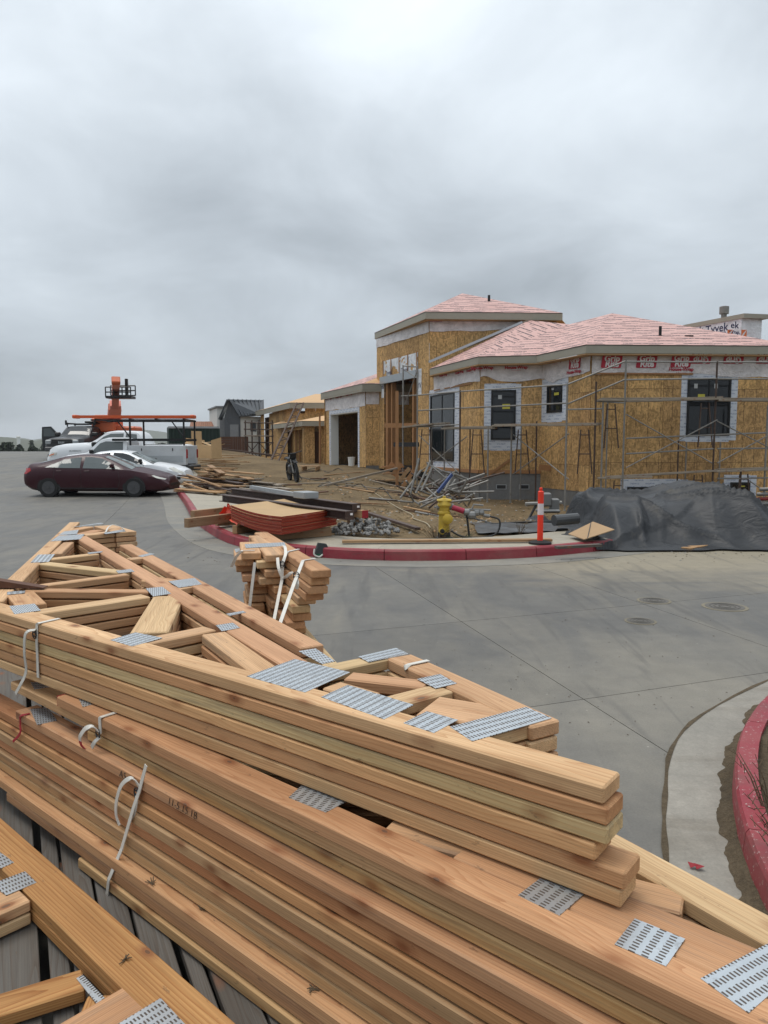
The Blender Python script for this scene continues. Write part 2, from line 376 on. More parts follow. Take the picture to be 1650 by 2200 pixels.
def concrete(name,dark,light,dust,dk=1.,scale=1.):
    t=NT(name); g=t.n('ShaderNodeNewGeometry').outputs['Position']
    a=t.noise(g,.55*scale,6,.62,.4); b=t.noise(g,5.*scale,6,.7); s_=t.noise(t.vm('MULTIPLY',g,(.35,1.6,1.)),1.3*scale,5,.6,.8); fine=t.noise(g,90.,3,.6)
    c=t.mix(t.ramp(a,[(.3,0.),(.7,1.)]),dark,light)
    c=t.mix(t.m('MULTIPLY',t.ramp(s_,[(.46,0.),(.72,1.)]),.55*dk),c,dust)
    c=t.mix(1.,c,t.ramp(b,[(.25,.82),(.75,1.14)]),'MULTIPLY'); c=t.mix(1.,c,t.ramp(fine,[(.25,.86),(.75,1.12)]),'MULTIPLY')
    r=t.rnd(); c=t.mix(1.,c,t.ramp(r,[(0,.9),(1,1.1)]),'MULTIPLY')
    sp=t.vor(g,9.,'Distance'); spc=t.m('MULTIPLY',t.m('LESS_THAN',sp,.045),t.m('GREATER_THAN',t.xyz(t.vor(g,9.,'Color'))[0],.72))
    c=t.mix(t.m('MULTIPLY',spc,.8),c,(.03,.028,.025))
    t.bump(t.m('ADD',b,t.m('MULTIPLY',fine,.5)),.25,.004); t.set(c,t.ramp(a,[(.3,.52),(.7,.72)]),0,.4); return t.mat
MAT['road']=concrete('road_concrete',(.098,.099,.096),(.138,.137,.128),(.205,.185,.148))
MAT['roaddust']=concrete('dusty_concrete',(.135,.131,.117),(.185,.175,.15),(.25,.22,.17))
MAT['joint']=plain('joint_filler',(.125,.116,.098),.9,0,.3,20)
MAT['walk']=concrete('sidewalk_concrete',(.27,.245,.195),(.34,.30,.235),(.38,.33,.25),1.,1.4)
MAT['pan']=concrete('gutter_concrete',(.19,.178,.152),(.265,.245,.21),(.13,.11,.082),1.2,1.8)
MAT['found']=concrete('foundation_concrete',(.135,.135,.135),(.185,.182,.175),(.16,.13,.09),.7,1.5)
def kerbpaint(name,wear):
    t=NT(name); g=t.n('ShaderNodeNewGeometry').outputs['Position']; a=t.noise(g,2.2,5,.6)
    c=t.mix(a,(.19,.012,.022),(.28,.028,.042)); c=t.mix(t.m('MULTIPLY',t.ramp(t.noise(g,1.3,5,.65),[(.45,0.),(.75,1.)]),.45),c,(.30,.15,.12)); c=t.mix(t.m('MULTIPLY',t.ramp(t.noise(t.vm('MULTIPLY',g,(1.,1.,6.)),3.,5,.7),[(.52,0.),(.7,1.)]),.5),c,(.10,.06,.05))
    ch=t.ramp(t.noise(g,48.,6,.75),[(.67-wear*.75,0.),(.71-wear*.75,1.)]); c=t.mix(t.m('MULTIPLY',ch,.85),c,(.45,.42,.38))
    t.bump(t.noise(g,30.,4,.6),.2,.004); t.set(c,.5,0,.4); return t.mat
MAT['kerb']=kerbpaint('red_kerb_paint',.0); MAT['kerbworn']=kerbpaint('worn_red_kerb_paint',.10)
def soil(name,a,b,c_):
    t=NT(name); g=t.n('ShaderNodeNewGeometry').outputs['Position']; n1=t.noise(g,.5,6,.62,.5); n2=t.noise(g,6.,6,.7); n3=t.noise(g,40.,4,.7)
    c=t.mix(t.ramp(n1,[(.35,0.),(.65,1.)]),a,b); c=t.mix(t.ramp(n2,[(.5,0.),(.72,.8)]),c,c_); c=t.mix(1.,c,t.ramp(n3,[(.25,.7),(.75,1.25)]),'MULTIPLY')
    t.bump(t.m('ADD',n2,t.m('MULTIPLY',n3,.6)),.7,.05); t.set(c,.95,0,.15); return t.mat
MAT['dirt']=soil('yard_dirt',(.115,.082,.046),(.20,.143,.078),(.085,.066,.042))
MAT['mud']=soil('planter_soil',(.085,.066,.043),(.13,.10,.066),(.055,.045,.033))
MAT['valley']=soil('valley_ground',(.05,.06,.03),(.09,.09,.05),(.04,.05,.025))
MAT['galv']=plain('galvanised_tube',(.24,.232,.215),.5,.3,.3,14,dirt=.45,dirtcol=(.12,.085,.06))
MAT['rustpaint']=plain('rusty_tube',(.07,.043,.034),.6,.3,.4,20,dirt=.5)
MAT['black']=plain('black_plastic',(.018,.018,.019),.5)
MAT['rubber']=plain('tyre_rubber',(.014,.014,.014),.8,0,.2,20)
MAT['blackmetal']=plain('black_metal',(.016,.016,.017),.38,.3)
MAT['chrome']=plain('bright_metal',(.55,.56,.57),.2,.9,.05)
MAT['steelrim']=plain('dark_steel_rim',(.085,.085,.088),.45,.5)
MAT['alloy']=plain('alloy_rim',(.30,.31,.32),.35,.8)
def carpaint(name,col,coat=1.,rough=.35):
    t=NT(name); g=t.tc(); z=t.xyz(g)[2]
    d=t.m('MULTIPLY',t.ramp(t.noise(g,6,5,.6),[(.35,0.),(.8,.35)]),t.ramp(z,[(.15,.55),(.6,.04)]))
    t.set(t.mix(d,col,(.16,.135,.105)),t.ramp(d,[(0,rough),(1,.7)]),0,.3,coat); return t.mat
MAT['maroon']=carpaint('maroon_paint',(.034,.0045,.010),.0,.30); MAT['carwhite']=carpaint('white_paint',(.66,.68,.70),.4); MAT['graphite']=carpaint('graphite_paint',(.020,.021,.024),.3,.4)
def glass(name,col,rough=.05):
    t=NT(name); t.set(col,rough,0,.5); return t.mat
MAT['glass']=glass('dark_glass',(.012,.014,.017)); MAT['carglass']=glass('car_glass',(.09,.105,.107)); MAT['glasslight']=glass('glass_painted_reflection',(.12,.145,.145),.08)  # lighter car glass tones paint reflected brightness into the base colour
MAT['red_lens']=plain('red_lens',(.30,.012,.015),.2); MAT['amber']=plain('amber_lens',(.45,.10,.02),.25); MAT['lamp']=plain('headlamp_lens',(.50,.50,.46),.12,0,.1,20)
MAT['orange']=plain('orange_lift_paint',(.60,.135,.05),.42,0,.12,3,dirt=.2); MAT['salmon']=plain('faded_salmon_paint',(.85,.34,.26),.5,0,.1,2)
MAT['ladder']=plain('orange_fibreglass',(.62,.10,.025),.45)
MAT['redlad']=plain('red_fibreglass',(.26,.025,.02),.5)
MAT['green']=plain('dark_green_steel',(.008,.026,.019),.6,0,.2,2)
MAT['grey']=plain('mid_grey',(.20,.205,.21),.6); MAT['lgrey']=plain('pale_grey_steel',(.34,.36,.37),.45,.2); MAT['white']=plain('white_render',(.62,.62,.59),.75,0,.07,2); MAT['slate']=plain('slate_siding',(.085,.09,.098),.65,0,.1,1)
MAT['metalroof']=plain('standing_seam',(.045,.049,.055),.4,.4)
MAT['fence']=plain('stained_fence_board',(.105,.048,.028),.75,0,.3,3)
MAT['tile']=plain('clay_roof_tile',(.27,.135,.085),.8,0,.25,8)
MAT['redply']=None
MAT['strap']=plain('white_poly_strap',(.60,.58,.53),.4,0,.12,30,dirt=.2); MAT['buckle']=plain('strap_buckle',(.06,.06,.065),.35,.8)
MAT['redpaint']=plain('red_spray_paint',(.30,.012,.022),.55); MAT['ink']=plain('pencil_ink',(.045,.035,.03),.8)
MAT['hyd']=plain('hydrant_yellow',(.48,.33,.035),.5,0,.15,8,bumpk=.15,dirt=.35); MAT['hydred']=plain('valve_red',(.30,.018,.045),.5); MAT['hgrey']=plain('cast_grey',(.20,.20,.195),.5,.4)
MAT['delin']=plain('orange_delineator',(.78,.045,.018),.45,0,.06,3); MAT['reflect']=plain('white_reflective',(.62,.55,.55),.45)
MAT['cardboard']=plain('cardboard_brown',(.33,.215,.115),.8,0,.12,3); MAT['mesh']=plain('orange_safety_mesh',(.75,.12,.07),.6,0,.15,10)
MAT['rock']=plain('broken_concrete',(.24,.235,.225),.9,0,.3,6,bumpk=.5); MAT['hose']=plain('black_hose',(.02,.02,.02),.5); MAT['cable']=plain('tan_cord',(.30,.25,.17),.6)
MAT['poly']=plain('black_poly_sheet',(.05,.052,.055),.35,0,.3,2); MAT['stem']=plain('dry_weed',(.085,.06,.035),.9,0,.3,5); MAT['weed']=plain('weed_green',(.06,.075,.03),.85,0,.3,5)
MAT['redtext']=plain('red_print',(.42,.02,.045),.6); MAT['bluetext']=plain('navy_print',(.02,.025,.08),.6); MAT['orangetext']=plain('orange_print',(.65,.17,.05),.6); MAT['whitetext']=plain('white_print',(.72,.70,.70),.6); MAT['sticker']=plain('yellow_sticker',(.50,.45,.06),.6); MAT['paper']=plain('paper_tag',(.42,.43,.43),.7)
MAT['iron']=plain('cast_iron_cover',(.105,.098,.088),.85,.0,.3,30)
MAT['manrim']=plain('cover_rim',(.17,.15,.11),.9)
# ================================================================== the ground, road, kerbs, yard
def roadz(Y):
    if Y<20: return 0.
    if Y<54: return 1.22*smooth(19,56,Y)*(1.0)+.0
    return 1.22*smooth(19,56,min(Y,56))-.0009*(max(0,Y-56))**2 if Y<110 else 1.22-.0009*54**2-.085*(Y-110)
KERB=[V(-11.6,38.5),V(-9.7,32.5),V(-7.45,26.2),V(-5.6,20.7),V(-4.35,16.7),V(-3.5,14.4),V(-2.7,12.6),V(-1.95,11.55),V(-.93,10.86),V(0,10.58),V(.95,10.58),V(1.9,10.78),V(2.65,11.1),V(3.5,11.62),V(4.4,12.2)]
EDGE=[V(-30,96)]+[V(-14,46)]+KERB+[V(5.6,12.75),V(9,14.1),V(20,17.5)]
def polydist(P,x,y):
    best=1e9;sg=1.
    for a,b in zip(P,P[1:]):
        dx,dy=b.x-a.x,b.y-a.y; t=max(0,min(1,((x-a.x)*dx+(y-a.y)*dy)/(dx*dx+dy*dy))); px,py=a.x+dx*t-x,a.y+dy*t-y
        d=math.hypot(px,py)
        if d<best-1e-9: best=d; sg=1. if dx*(y-a.y)-dy*(x-a.x)>0 else -1.
    return best*sg
def smoothline(P,k=4):
    out=[]
    for i in range(len(P)-1):
        p0=P[max(i-1,0)];p1=P[i];p2=P[i+1];p3=P[min(i+2,len(P)-1)]
        for j in range(k):
            t=j/k; out.append(.5*((2*p1)+(p2-p0)*t+(2*p0-5*p1+4*p2-p3)*t*t+(3*p1-p0-3*p2+p3)*t**3))
    return out+[P[-1]]
def offset(P,d):
    out=[]
    for i,p in enumerate(P):
        t=(P[min(i+1,len(P)-1)]-P[max(i-1,0)]); t=t/t.length; out.append(V(p.x-t.y*d,p.y+t.x*d))
    return out
def n2(x,y,s=1.,o=0.):
    from mathutils import noise
    return noise.noise(Vector((x*s+o,y*s-o,o*.3)))
def yardz(x,y,d=None):
    if d is None: d=polydist(EDGE,x,y)
    b=.135+lerp(roadz(y),.42*smooth(19,36,y),smooth(4.5,9.,d)); q=smooth(1.5,3.,d); b-=.045*(1-q)
    dip=.72*smooth(14.5,22,y)*smooth(-1.5,3.5,x)
    if x>4.2: b-=.05*smooth(4.2,6,x)*(1-smooth(15,19,y))
    return b-dip+(.05*n2(x,y,.45,3)+.03*n2(x,y,1.6,8))*q
# terrain reaching the hills
def terr():
    xs=[-2600,-1500,-900,-500,-260,-140,-80,-45,-25,-12,0,12,25,45,80,140,260,500,900,1500,2600]; ys=[-400,-120,-50,-20,0,15,30,45,60,75,90,110,130,160,210,300,420,600,900,1400,2000,2700,3600]
    def z(x,y):
        r=roadz(y) if y<110 else roadz(110)-.085*(min(y,600)-110)
        h=r-(.35 if x<-14 else 1.6)-max(0,abs(x)-40)*.0
        return max(h,-46) if y>110 else h
    m=MB(); nx=len(xs)
    for y in ys:
        for x in xs: m.v.append((x,y,z(x,y)))
    for j in range(len(ys)-1):
        for i in range(nx-1):
            a=j*nx+i; m.f.append((a,a+1,a+nx+1,a+nx)); m.m.append(0)
    tag(m.build('ground',MAT['valley']),'brown and green ground falling away behind the road crest','ground',kind='structure')
terr()
def hill(dist,x0,x1,top,base,seed,name,label,amp):
    m=MB(); n=120; dep=max(200,dist*.22)
    def f(u,v):
        x=lerp(x0,x1,u); prof=smooth(0,.12,u)*smooth(0,.12,1-u)
        h=base+(top-base)*prof*(.72+amp*n2(x/dist*6,seed,1.,seed)+.16*n2(x/dist*18,seed,1.,seed+5)+.05*n2(x/dist*70,seed,1.,seed+9))
        return (x,dist+dep*v,lerp(base,h,math.sin(v*math.pi)**.8)+.012*(top-base)*n2(x/dist*150,v*30,1.,seed))
    m.grid(n,14,f); o=m.build(name,MAT['valley'],smooth_=True); tag(o,label,'hill',kind='structure')
hill(1500,-1500,300,36,-46,2.2,'hill','wooded near ridge across the valley',.34)
hill(2500,-2400,300,78,-46,5.7,'hill','hazy blue far ridge running into the cloud',.30)
# road
def roadmat():
    t=NT('road_concrete_surface'); g=t.n('ShaderNodeNewGeometry').outputs['Position']; P=t.xyz(g)
    a=t.noise(g,.55,6,.62,.4); b=t.noise(g,5.,6,.7); fine=t.noise(g,95.,3,.65); st=t.noise(t.vm('MULTIPLY',g,(1.7,.5,1.)),.9,6,.62,1.)
    c=t.mix(t.ramp(a,[(.3,0.),(.7,1.)]),(.078,.076,.072),(.142,.135,.121))
    c=t.mix(t.m('MULTIPLY',t.ramp(st,[(.42,0.),(.74,1.)]),.62),c,(.19,.172,.138))
    # dust tracked off the dirt lot
    dx=t.m('MULTIPLY',t.m('SUBTRACT',P[0],5.0),.19); dy=t.m('MULTIPLY',t.m('SUBTRACT',P[1],11.0),.34)
    dd=t.m('ADD',t.m('SQRT',t.m('ADD',t.m('MULTIPLY',dx,dx),t.m('MULTIPLY',dy,dy))),t.m('MULTIPLY',t.m('SUBTRACT',t.noise(t.vm('MULTIPLY',g,(.5,1.5,1.)),1.,6,.65,.6),.5),1.3))
    c=t.mix(t.m('MULTIPLY',t.ramp(dd,[(.35,1.),(1.15,0.)]),.85),c,(.275,.235,.165))
    dx2=t.m('MULTIPLY',t.m('SUBTRACT',P[0],2.1),.55); dy2=t.m('MULTIPLY',t.m('SUBTRACT',P[1],4.6),.5)
    d2=t.m('ADD',t.m('SQRT',t.m('ADD',t.m('MULTIPLY',dx2,dx2),t.m('MULTIPLY',dy2,dy2))),t.m('MULTIPLY',t.m('SUBTRACT',t.noise(g,1.4,6,.65),.5),1.2))
    c=t.mix(t.m('MULTIPLY',t.ramp(d2,[(.3,1.),(1.2,0.)]),.55),c,(.225,.205,.165))
    c=t.mix(1.,c,t.ramp(b,[(.25,.84),(.75,1.12)]),'MULTIPLY'); c=t.mix(1.,c,t.ramp(fine,[(.25,.84),(.75,1.14)]),'MULTIPLY')
    c=t.mix(1.,c,t.ramp(t.rnd(),[(0,.93),(1,1.06)]),'MULTIPLY')
    for sc_,th,sel,colr in ((7.,.04,.78,(.025,.024,.022)),(11.,.06,.86,(.33,.31,.27)),(2.3,.03,.7,(.03,.028,.025))):
        q=t.vm('MULTIPLY',g,(1.,1.,.01)); s_=t.m('MULTIPLY',t.m('LESS_THAN',t.vor(q,sc_,'Distance'),th),t.m('GREATER_THAN',t.xyz(t.vor(q,sc_,'Color'))[0],sel)); c=t.mix(t.m('MULTIPLY',s_,.8),c,colr)
    # dark tyre scuffs
    sk=t.ramp(t.noise(t.vm('MULTIPLY',g,(3.2,.35,1.)),1.,3,.5,1.5),[(.57,0.),(.70,1.)]); c=t.mix(t.m('MULTIPLY',sk,.45),c,(.055,.053,.05))
    t.bump(t.m('ADD',b,t.m('MULTIPLY',fine,.6)),.25,.004); t.set(c,t.ramp(a,[(.3,.50),(.7,.72)]),0,.4); return t.mat
MAT['roads']=roadmat()
road=MB(); road.grid(74,108,lambda u,v:(lerp(-60,14,u),lerp(-8,100,v),roadz(lerp(-8,100,v))-.012))
road.f=[f for f in road.f if not (road.v[f[0]][1]>9 and polydist(EDGE,road.v[f[0]][0],road.v[f[0]][1])>1.6)]; road.m=[0]*len(road.f)
road=tag(road.build('road',MAT['joint']),kind='structure')
N1=V(math.cos(R(15)),math.sin(R(15))); N2=V(-math.sin(R(21)),math.cos(R(21)))
c1=[-47.2,-43,-38.8,-34.6,-30.4,-26.2,-22,-17.9,-13.8,-9.8,-5.8,-1.7,2.48,4.6,8.8,13,17.2]; c2=[-8,-4.4,-.3,3.93,6.14,10.4,14.8,19.2,23.6,28,32.4,36.8,41.2,45.6,50,54.5,59,64,70,78]
gp=.0032
for a,b in zip(c1,c1[1:]):
    for c,d in zip(c2,c2[1:]):
        p=[V(-60,-8),V(14,-8),V(14,80),V(-60,80)]
        for n_,k in ((N1,b-gp),(-N1,-(a+gp)),(N2,d-gp),(-N2,-(c+gp))): p=clip(p,n_,k) if len(p)>2 else []
        if len(p)<3: continue
        cx=sum(q.x for q in p)/len(p); cy=sum(q.y for q in p)/len(p)
        if cy<-3 or (cy>0 and abs(cx)>cy*.62+4) or polydist(EDGE,cx,cy)>1.9 and cy>9: continue
        bm=bmesh.new(); vs_=[bm.verts.new((q.x,q.y,0)) for q in p]; bm.faces.new(vs_)
        if cy>15: 
            for yy in range(int(min(q.y for q in p))+1,int(max(q.y for q in p))+1,2): bmesh.ops.bisect_plane(bm,geom=bm.verts[:]+bm.edges[:]+bm.faces[:],plane_co=(0,yy,0),plane_no=(0,1,0))
        r=bmesh.ops.extrude_face_region(bm,geom=bm.faces[:])
        for v_ in [g_ for g_ in r['geom'] if isinstance(g_,bmesh.types.BMVert)]: v_.co.z=-.03
        for v_ in bm.verts: v_.co.z+=roadz(v_.co.y)
        bmesh.ops.recalc_face_normals(bm,faces=bm.faces)
        me=bpy.data.meshes.new('slab'); bm.to_mesh(me); bm.free(); me.materials.append(MAT['roads']); link('slab',me,road)
# far kerb with gutter pan and sidewalk
KL=smoothline(KERB,4)
def sweep(line,prof,zf,name,mat,parent=None,ends=True):
    m=MB(); k=len(prof); lines=[offset(line,d) for d,_ in prof]
    for i in range(len(line)):
        for j,(d,h) in enumerate(prof): q=lines[j][i]; m.v.append((q.x,q.y,zf(line[i])+h))
    for i in range(len(line)-1):
        for j in range(k): a=i*k+j; b=i*k+(j+1)%k; m.f.append((a,b,b+k,a+k)); m.m.append(0)
    m.f+= [tuple(range(k))[::-1],tuple(range((len(line)-1)*k,len(line)*k))]; m.m+=[0,0]
    return m.build(name,mat,parent,fix=True)
zr=lambda p:roadz(p.y)
kerb=tag(bpy.data.objects.new('kerb',None),kind='structure'); C.objects.link(kerb)
seg=0; step=[0,7,13,19,25,31,36,41,46,51,len(KL)-1]
for a,b in zip(step,step[1:]):
    L_=[q.copy() for q in KL[a:b+1]]
    t0=(L_[1]-L_[0]).normalized()*.006; L_[0]=L_[0]+t0; t1=(L_[-1]-L_[-2]).normalized()*.006; L_[-1]=L_[-1]-t1
    sweep(L_,[(0,-.03),(.022,.128),(.04,.15),(.15,.15),(.15,-.03)],zr,'kerb_stone',MAT['kerb'],kerb)
sweep(KL,[(-.55,-.02),(-.55,.004),(-.03,.006),(.0,-.02)],zr,'gutter_pan',MAT['roaddust'],kerb)
walk=tag(bpy.data.objects.new('sidewalk',None),kind='structure'); C.objects.link(walk)
i=0; KS=smoothline(KERB,8); acc=0; last=0
for i in range(1,len(KS)):
    acc+=(KS[i]-KS[i-1]).length
    if acc>1.25 or i==len(KS)-1:
        L_=[q.copy() for q in KS[last:i+1]]
        L_[0]=L_[0]+(L_[1]-L_[0]).normalized()*.006; L_[-1]=L_[-1]-(L_[-1]-L_[-2]).normalized()*.006
        if L_[0].y<40: sweep(L_,[(.158,.0),(.158,.142),(.163,.148),(1.34,.153),(1.345,.146),(1.345,.0)],zr,'paving_slab',MAT['walk'],walk)
        acc=0; last=i
# dirt lot
def lot():
    xs=[]; x=-34.
    while x<26: xs.append(x); x+=.3 if -9<x<14 else 1.
    ys=[]; y=10.6
    while y<95: ys.append(y); y+=.3 if y<21 else (.5 if y<34 else 1.6)
    m=MB(); nx=len(xs); keep=[]
    for y in ys:
        for x in xs:
            d=polydist(EDGE,x,y); keep.append(d>.25); m.v.append((x,y,yardz(x,y,d) if d>.55 else roadz(y)-.02))
    for j in range(len(ys)-1):
        for i_ in range(nx-1):
            a=j*nx+i_
            if keep[a] and keep[a+1] and keep[a+nx] and keep[a+nx+1]: m.f.append((a,a+1,a+nx+1,a+nx)); m.m.append(0)
    tag(m.build('dirt_lot',MAT['dirt'],smooth_=True),kind='structure')
lot()
# near island: gutter, worn red kerb, soil
NK=smoothline([V(1.17,.6),V(1.19,1.5),V(1.25,2.2),V(1.39,2.82),V(1.63,3.42),V(1.96,3.99),V(2.45,4.58),V(3.25,5.2),V(4.4,5.8),V(6.5,6.5),V(11,7.6)],4)
GL=smoothline([V(.86,.6),V(.9,1.5),V(1.0,2.35),V(1.163,2.92),V(1.33,3.36),V(1.575,3.909),V(1.96,4.42),V(2.75,5.12),V(3.6,5.68),V(5,6.3),V(11,8.0)],4)
NKr=NK[::-1]
zero=lambda p:0.
nkerb=tag(bpy.data.objects.new('kerb',None),kind='structure'); C.objects.link(nkerb)
st=[0,12,20,27,34,len(NK)-1]
for a,b in zip(st,st[1:]):
    L_=[q.copy() for q in NK[a:b+1]]; L_[0]=L_[0]+(L_[1]-L_[0]).normalized()*.004; L_[-1]=L_[-1]-(L_[-1]-L_[-2]).normalized()*.004
    sweep(L_,[(-.03,-.03),(-.045,.125),(-.056,.142),(-.142,.145),(-.142,-.03)],zero,'kerb_stone',MAT['kerbworn'],nkerb)
m=MB(); nG=len(GL)
for i in range(nG):
    k=NK[min(i,len(NK)-1)]; m.v+=[(GL[i].x,GL[i].y,.006),(lerp(GL[i].x,k.x,.5),lerp(GL[i].y,k.y,.5),.004),(k.x+.02,k.y-.02,.006)]
for i in range(nG-1):
    for j in range(2): a=i*3+j; m.f.append((a,a+1,a+4,a+3)); m.m.append(0)
m.build('gutter_pan',MAT['pan'],nkerb)
m=MB(); 
for i,q in enumerate(GL): 
    t_=(GL[min(i+1,nG-1)]-GL[max(i-1,0)]).normalized(); w_=.013+.005*math.sin(i*1.7); m.v+=[(q.x-t_.y*w_,q.y+t_.x*w_,.007),(q.x+t_.y*w_*.6,q.y-t_.x*w_*.6,.009)]
for i in range(nG-1): a=i*2; m.f.append((a,a+1,a+3,a+2)); m.m.append(0)
m.build('joint_filler',MAT['mud'],nkerb)
# washed soil lying in the gutter against the kerb
m=MB(); nx=90
def silt(u,v):
    s=u*(len(NK)-1); i=int(min(s,len(NK)-2)); p=NK[i].lerp(NK[i+1],s-i); t_=(NK[i+1]-NK[i]).normalized()
    w=.05+.11*max(0,n2(u*13,2,1.,4)+.15)+.045*abs(n2(u*34,5,1.,7))+.014*n2(u*95,1,1.,2)+.006*n2(u*210,3,1.,5); d=w*v-.045
    return (p.x-t_.y*d,p.y+t_.x*d,.007+.035*(1-v)**1.5+.006*(1+n2(u*80,v*8,1.,3))*(1-v))
m.grid(nx*7,5,silt); tag(m.build('silt',MAT['mud'],smooth_=True),'brown soil washed into the gutter along the worn kerb','soil',kind='stuff')
m=MB()
def isl(u,v):
    s=u*(len(NK)-1); i=int(min(s,len(NK)-2)); p=NK[i].lerp(NK[i+1],s-i); t_=(NK[i+1]-NK[i]).normalized(); d=.135+v*v*3.2
    return (p.x+t_.y*d,p.y-t_.x*d,.095+.05*n2(p.x+d,p.y,3.,2)+.02*n2(p.x*3,p.y*3+d*3,3.,6)-.0*v)
m.grid(70,14,isl); tag(m.build('planter_soil',MAT['mud'],smooth_=True),kind='structure')
# ================================================================== roof trusses laid flat in the foreground
TH=.0368; PITCHZ=.0405; ZT=.98
def p_(x,y): return (x/5.5,1100+y/5.5)
def q_(x,y): return (220+x/5.5,1150+y/5.5)
def s_(x,y): return (480+x/5.5,1120+y/5.5)
def w_(x,y): return (480+x/4.342,1350+y/4.342)
def t_(x,y): return (800+x/3.75,1370+y/3.75)
def board(name,a,b,w,ztop,mat,parent=None,t=TH,bev=.0042,tilt=0.,droop=0.):
    """one sawn board from a to b (plan points), X along its length"""
    a=Vector((a[0],a[1])); b=Vector((b[0],b[1])); l=(b-a).length; ang=math.atan2(b.y-a.y,b.x-a.x)
    m=MB(); m.box((l/2,0,0),(l,w,t),b=bev); me=m.mesh(name,mat)
    M_=Matrix.Translation((a.x,a.y,ztop-t/2))@Matrix.Rotation(ang,4,'Z')@Matrix.Rotation(tilt,4,'X')@Matrix.Rotation(droop,4,'Y')
    o=link(name,me)
    if parent is not None: o.parent=parent; o.matrix_basis=wm(parent).inverted()@M_
    else: o.matrix_basis=M_
    return o
def edge(pa,pb,z,side,w=.089):
    """centre line of a board whose one top edge runs through the two sight points"""
    a=at(*pa,z).xy; b=at(*pb,z).xy; d=(b-a).normalized(); n=V(-d.y,d.x)*side*w/2
    return a+n,b+n
def slotted():
    t=NT('nail_plate_galvanised'); v=t.xyz(t.tc('UV'))
    row=t.m('DIVIDE',v[1],.0235); rf=t.m('FRACT',row); ri=t.m('FLOOR',row)
    col=t.m('FRACT',t.m('ADD',t.m('DIVIDE',v[0],.0092),t.m('MULTIPLY',ri,.33)))
    half=t.m('FRACT',t.m('MULTIPLY',t.m('FLOOR',t.m('DIVIDE',v[0],.0092)),.5))
    on=t.m('MULTIPLY',t.m('LESS_THAN',t.m('ABSOLUTE',t.m('SUBTRACT',col,.5)),.24),t.m('LESS_THAN',t.m('ABSOLUTE',t.m('SUBTRACT',rf,t.m('MULTIPLY_ADD',half,.14,.44))),.27))
    n_=t.noise(t.tc(),9,4,.6); gal=t.mix(n_,(.40,.435,.465),(.62,.66,.69)); c=t.mix(on,gal,(.075,.06,.05))
    st=t.m('MULTIPLY',t.ramp(t.noise(t.tc(),30,4,.7),[(.58,0.),(.66,1.)]),.3); c=t.mix(st,c,(.16,.13,.10))
    t.bump(t.m('SUBTRACT',1.,on),.5,.002); t.set(c,t.m('MULTIPLY_ADD',on,.4,.33),t.m('MULTIPLY_ADD',on,-.62,.62),.5); return t.mat
MAT['plate']=slotted()
def plate(P,z,parent,name='nail_plate',mat=None,flip=False):
    """P: four plan corners; slots run along the first edge"""
    P=[Vector((p[0],p[1])) for p in P]; c=sum(P,V(0,0))/4
    u=(P[1]-P[0]).normalized(); 
    if flip: u=V(-u.y,u.x)
    v=V(-u.y,u.x)
    ar=sum(P[i].x*P[(i+1)%4].y-P[(i+1)%4].x*P[i].y for i in range(4))
    if ar<0: P=P[::-1]
    m=MB(); m.prism([(p-c) for p in P],0,.0016); me=m.mesh(name,mat or MAT['plate'])
    uv=me.uv_layers.new(name='UVMap')
    for lp in me.loops:
        q=Vector(me.vertices[lp.vertex_index].co[:2]); uv.data[lp.index].uv=(q.dot(u)+5,q.dot(v)+5)
    o=link(name,me); M_=Matrix.Translation((c.x,c.y,z)); o.parent=parent; o.matrix_basis=wm(parent).inverted()@M_ if parent else M_
    return o
def pplate(pts,z,parent,flip=False): return plate([at(u,v,z).xy for u,v in pts],z-.0004,parent,flip=flip)
def ribbon(name,pts,wid,wdir,mat,parent=None,th=.0012):
    m=MB(); pts=[Vector(p) for p in pts]; W_=Vector(wdir).normalized(); k=len(pts)
    for i,p in enumerate(pts):
        d=(pts[min(i+1,k-1)]-pts[max(i-1,0)]).normalized(); w=(W_-d*W_.dot(d)).normalized()*wid/2; n=d.cross(w).normalized()*th
        m.v+= [tuple(p-w-n),tuple(p+w-n),tuple(p+w+n),tuple(p-w+n)]
    for i in range(k-1):
        for j in range(4): a=i*4+j; b=i*4+(j+1)%4; m.f.append((a,b,b+4,a+4)); m.m.append(0)
    m.f+=[(3,2,1,0),tuple((k-1)*4+j for j in range(4))]; m.m+=[0,0]
    return m.build(name,mat,parent,fix=True)
def curl(p,pts,n=5):
    P=[Vector(a) for a in pts]; out=[]
    for i in range(len(P)-1):
        p0=P[max(i-1,0)];p1=P[i];p2=P[i+1];p3=P[min(i+2,len(P)-1)]
        for j in range(n):
            t=j/n; out.append(.5*((2*p1)+(p2-p0)*t+(2*p0-5*p1+4*p2-p3)*t*t+(3*p1-p0-3*p2+p3)*t**3))
    return out+[P[-1]]
def buckle(p,xd,parent):
    m=MB(); x=Vector(xd).normalized(); z=V(0,0,1); 
    loop=[p+x*(.013*math.cos(a))+z*(.016*math.sin(a)) for a in [i*math.pi/6 for i in range(13)]]
    m.tube(loop,.0022,6); loop=[p+x*(.013*math.cos(a))+z*(.007*math.sin(a)) for a in [i*math.pi/6 for i in range(13)]]; m.tube(loop,.0022,6)
    return m.build('buckle',MAT['buckle'],parent,smooth_=True)

